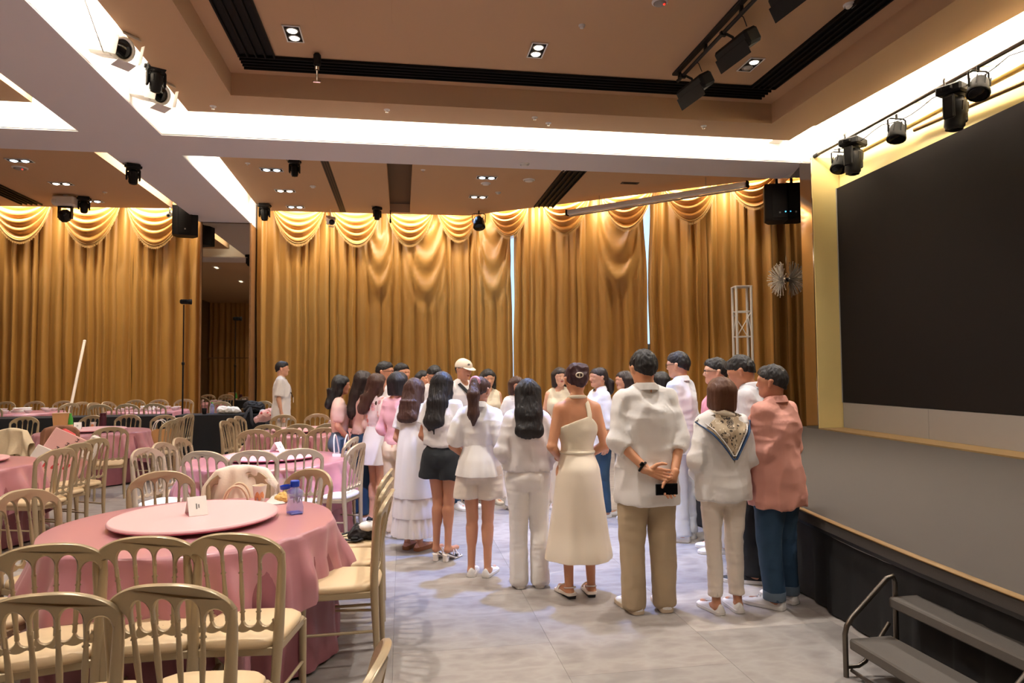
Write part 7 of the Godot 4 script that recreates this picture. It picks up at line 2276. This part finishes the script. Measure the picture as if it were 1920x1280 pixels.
	t = thing("cloth_bag", "flat white cloth bag lying on the right black table", "bag", Vector3(-3.12, 0.876, -13.2), -0.1)
	f = Field.new(Vector3(-0.3, -0.02, -0.2), Vector3(0.3, 0.18, 0.2), 0.012)
	f.cap(Vector3(-0.14, 0.07, 0), Vector3(0.12, 0.06, 0), 0.075, 0.065, 0.03, 1.2, 0.004)
	f.cap(Vector3(0.1, 0.05, 0), Vector3(0.2, 0.045, 0.02), 0.05, 0.03, 0.03, 1.0, 0.004)
	f.wrinkle(nz, 0.016, 9.0, 9.0, 8.0)
	m = Mb.new()
	f.net(m)
	part("body", m, "paper", t)
	t = thing("backpack", "black bag with hanging bow straps at the right end of the black table", "bag", Vector3(-2.68, 0.876, -13.2))
	f = Field.new(Vector3(-0.3, -0.02, -0.24), Vector3(0.3, 0.34, 0.24), 0.014)
	f.cap(Vector3(-0.07, 0.11, 0), Vector3(0.08, 0.1, 0), 0.125, 0.11, 0.03, 1.1, 0.004)
	f.wrinkle(nz, 0.02, 10.0, 10.0, 9.0)
	m = Mb.new()
	f.net(m)
	part("body", m, "bag_black", t)
	for s in [-1, 1]: part("ribbon", Mb.new().tube([Vector3(-0.04, 0.12, 0.14), Vector3(-0.04 + s * 0.04, 0.02, 0.25), Vector3(-0.05 + s * 0.07, -0.13, 0.33), Vector3(-0.05 + s * 0.1, -0.2, 0.335)], [0.02, 0.03, 0.028, 0.02], 8, true, 0.3, Vector3(0, 0, 1)), "bag_black", t)
	t = thing("plush_toy", "small pale lavender bundle at the very right end of the black table", "toy", Vector3(-2.5, 0.876, -13.05))
	part("body", Mb.new().ball(Vector3(0, 0.04, 0), Vector3(0.055, 0.04, 0.05), 12, 8).ball(Vector3(0.05, 0.05, 0.01), Vector3(0.035, 0.03, 0.03), 10, 6), "pale_grey", t)
	t = thing("backpack", "dark bag with a patterned grey top on the floor left of the third table", "bag", Vector3(-2.28, 0.0, -11.3))
	f = Field.new(Vector3(-0.3, -0.02, -0.24), Vector3(0.3, 0.86, 0.24), 0.018)
	f.cap(Vector3(0, 0.16, 0), Vector3(0, 0.5, 0), 0.16, 0.15, 0.03, 0.9, 0.004)
	f.wrinkle(nz, 0.02, 8.0, 8.0, 4.0)
	m = Mb.new()
	f.net(m)
	part("body", m, "bag_black", t)
	part("top", Mb.new().ball(Vector3(0.02, 0.65, 0), Vector3(0.13, 0.08, 0.11), 14, 8), "pale_grey", t, "patterned grey top")
	# bowls on the far tables
	var n := 0
	for c in [Vector2(-7.6, -15.25), Vector2(-5.15, -15.1)]:
		for k in 9:
			var a := TAU * k / 9.0 + 0.2
			bowl(Vector3(c.x + cos(a) * 0.55, 0.876, c.y + sin(a) * 0.55), 0.075, "%s table, %s" % ["left" if n == 0 else "right", ["right edge", "near right", "near middle", "near left", "left edge", "far left", "far middle", "far right", "far right edge"][[0, 7, 6, 5, 4, 3, 2, 1, 8][k]]])
		var s := thing("napkin_stack", "stack of folded white napkins in the middle of the far %s table" % ["left", "right"][n], "napkins", Vector3(c.x, 0.876, c.y))
		for k in 4: part("napkin", Mb.new().box(Vector3(0.01 * k, 0.012 + 0.022 * k, 0), Vector3(0.3, 0.02, 0.22), 0.006, Basis(Vector3.UP, 0.2 * k)), "paper", s)
		n += 1
	# light stand and leaning pole
	t = thing("light_stand", "slim black light stand with a small lamp head, before the left curtains", "light stand", Vector3(-4.32, 0.12, -14.55))
	part("pole", Mb.new().cyl(Vector3(0, 0.2, 0), Vector3(0, 1.7, 0), 0.016).cyl(Vector3(0, 1.7, 0), Vector3(0, 2.88, 0), 0.011), "black_metal", t)
	for k in 3: part("leg", Mb.new().cyl(Vector3(0, 0.55, 0), Vector3(cos(k * TAU / 3) * 0.25, 0.01, sin(k * TAU / 3) * 0.25), 0.01), "black_metal", t)
	part("collar", Mb.new().box(Vector3(0, 1.7, 0), Vector3(0.05, 0.06, 0.05), 0.01), "black_plastic", t)
	part("lamp_head", Mb.new().box(Vector3(0.02, 2.94, 0.02), Vector3(0.16, 0.09, 0.12), 0.02).lathe([Vector2(0.05, 0.0), Vector2(0.055, 0.05), Vector2(0.0, 0.055)], 14, Vector3(0.1, 2.94, 0.02), Basis(Vector3.BACK, -PI / 2)), "black_plastic", t)
	t = thing("pole", "cream pole leaning against the left curtains between two tables", "pole", Vector3(-6.95, 0.12, -15.9))
	part("shaft", Mb.new().cyl(Vector3(-0.02, 0, 0.3), Vector3(-0.08, 2.25, -0.75), 0.03), "cream_cotton", t)
	part("tip", Mb.new().ball(Vector3(-0.08, 2.25, -0.75), Vector3.ONE * 0.034, 10, 6), "cream_cotton", t)
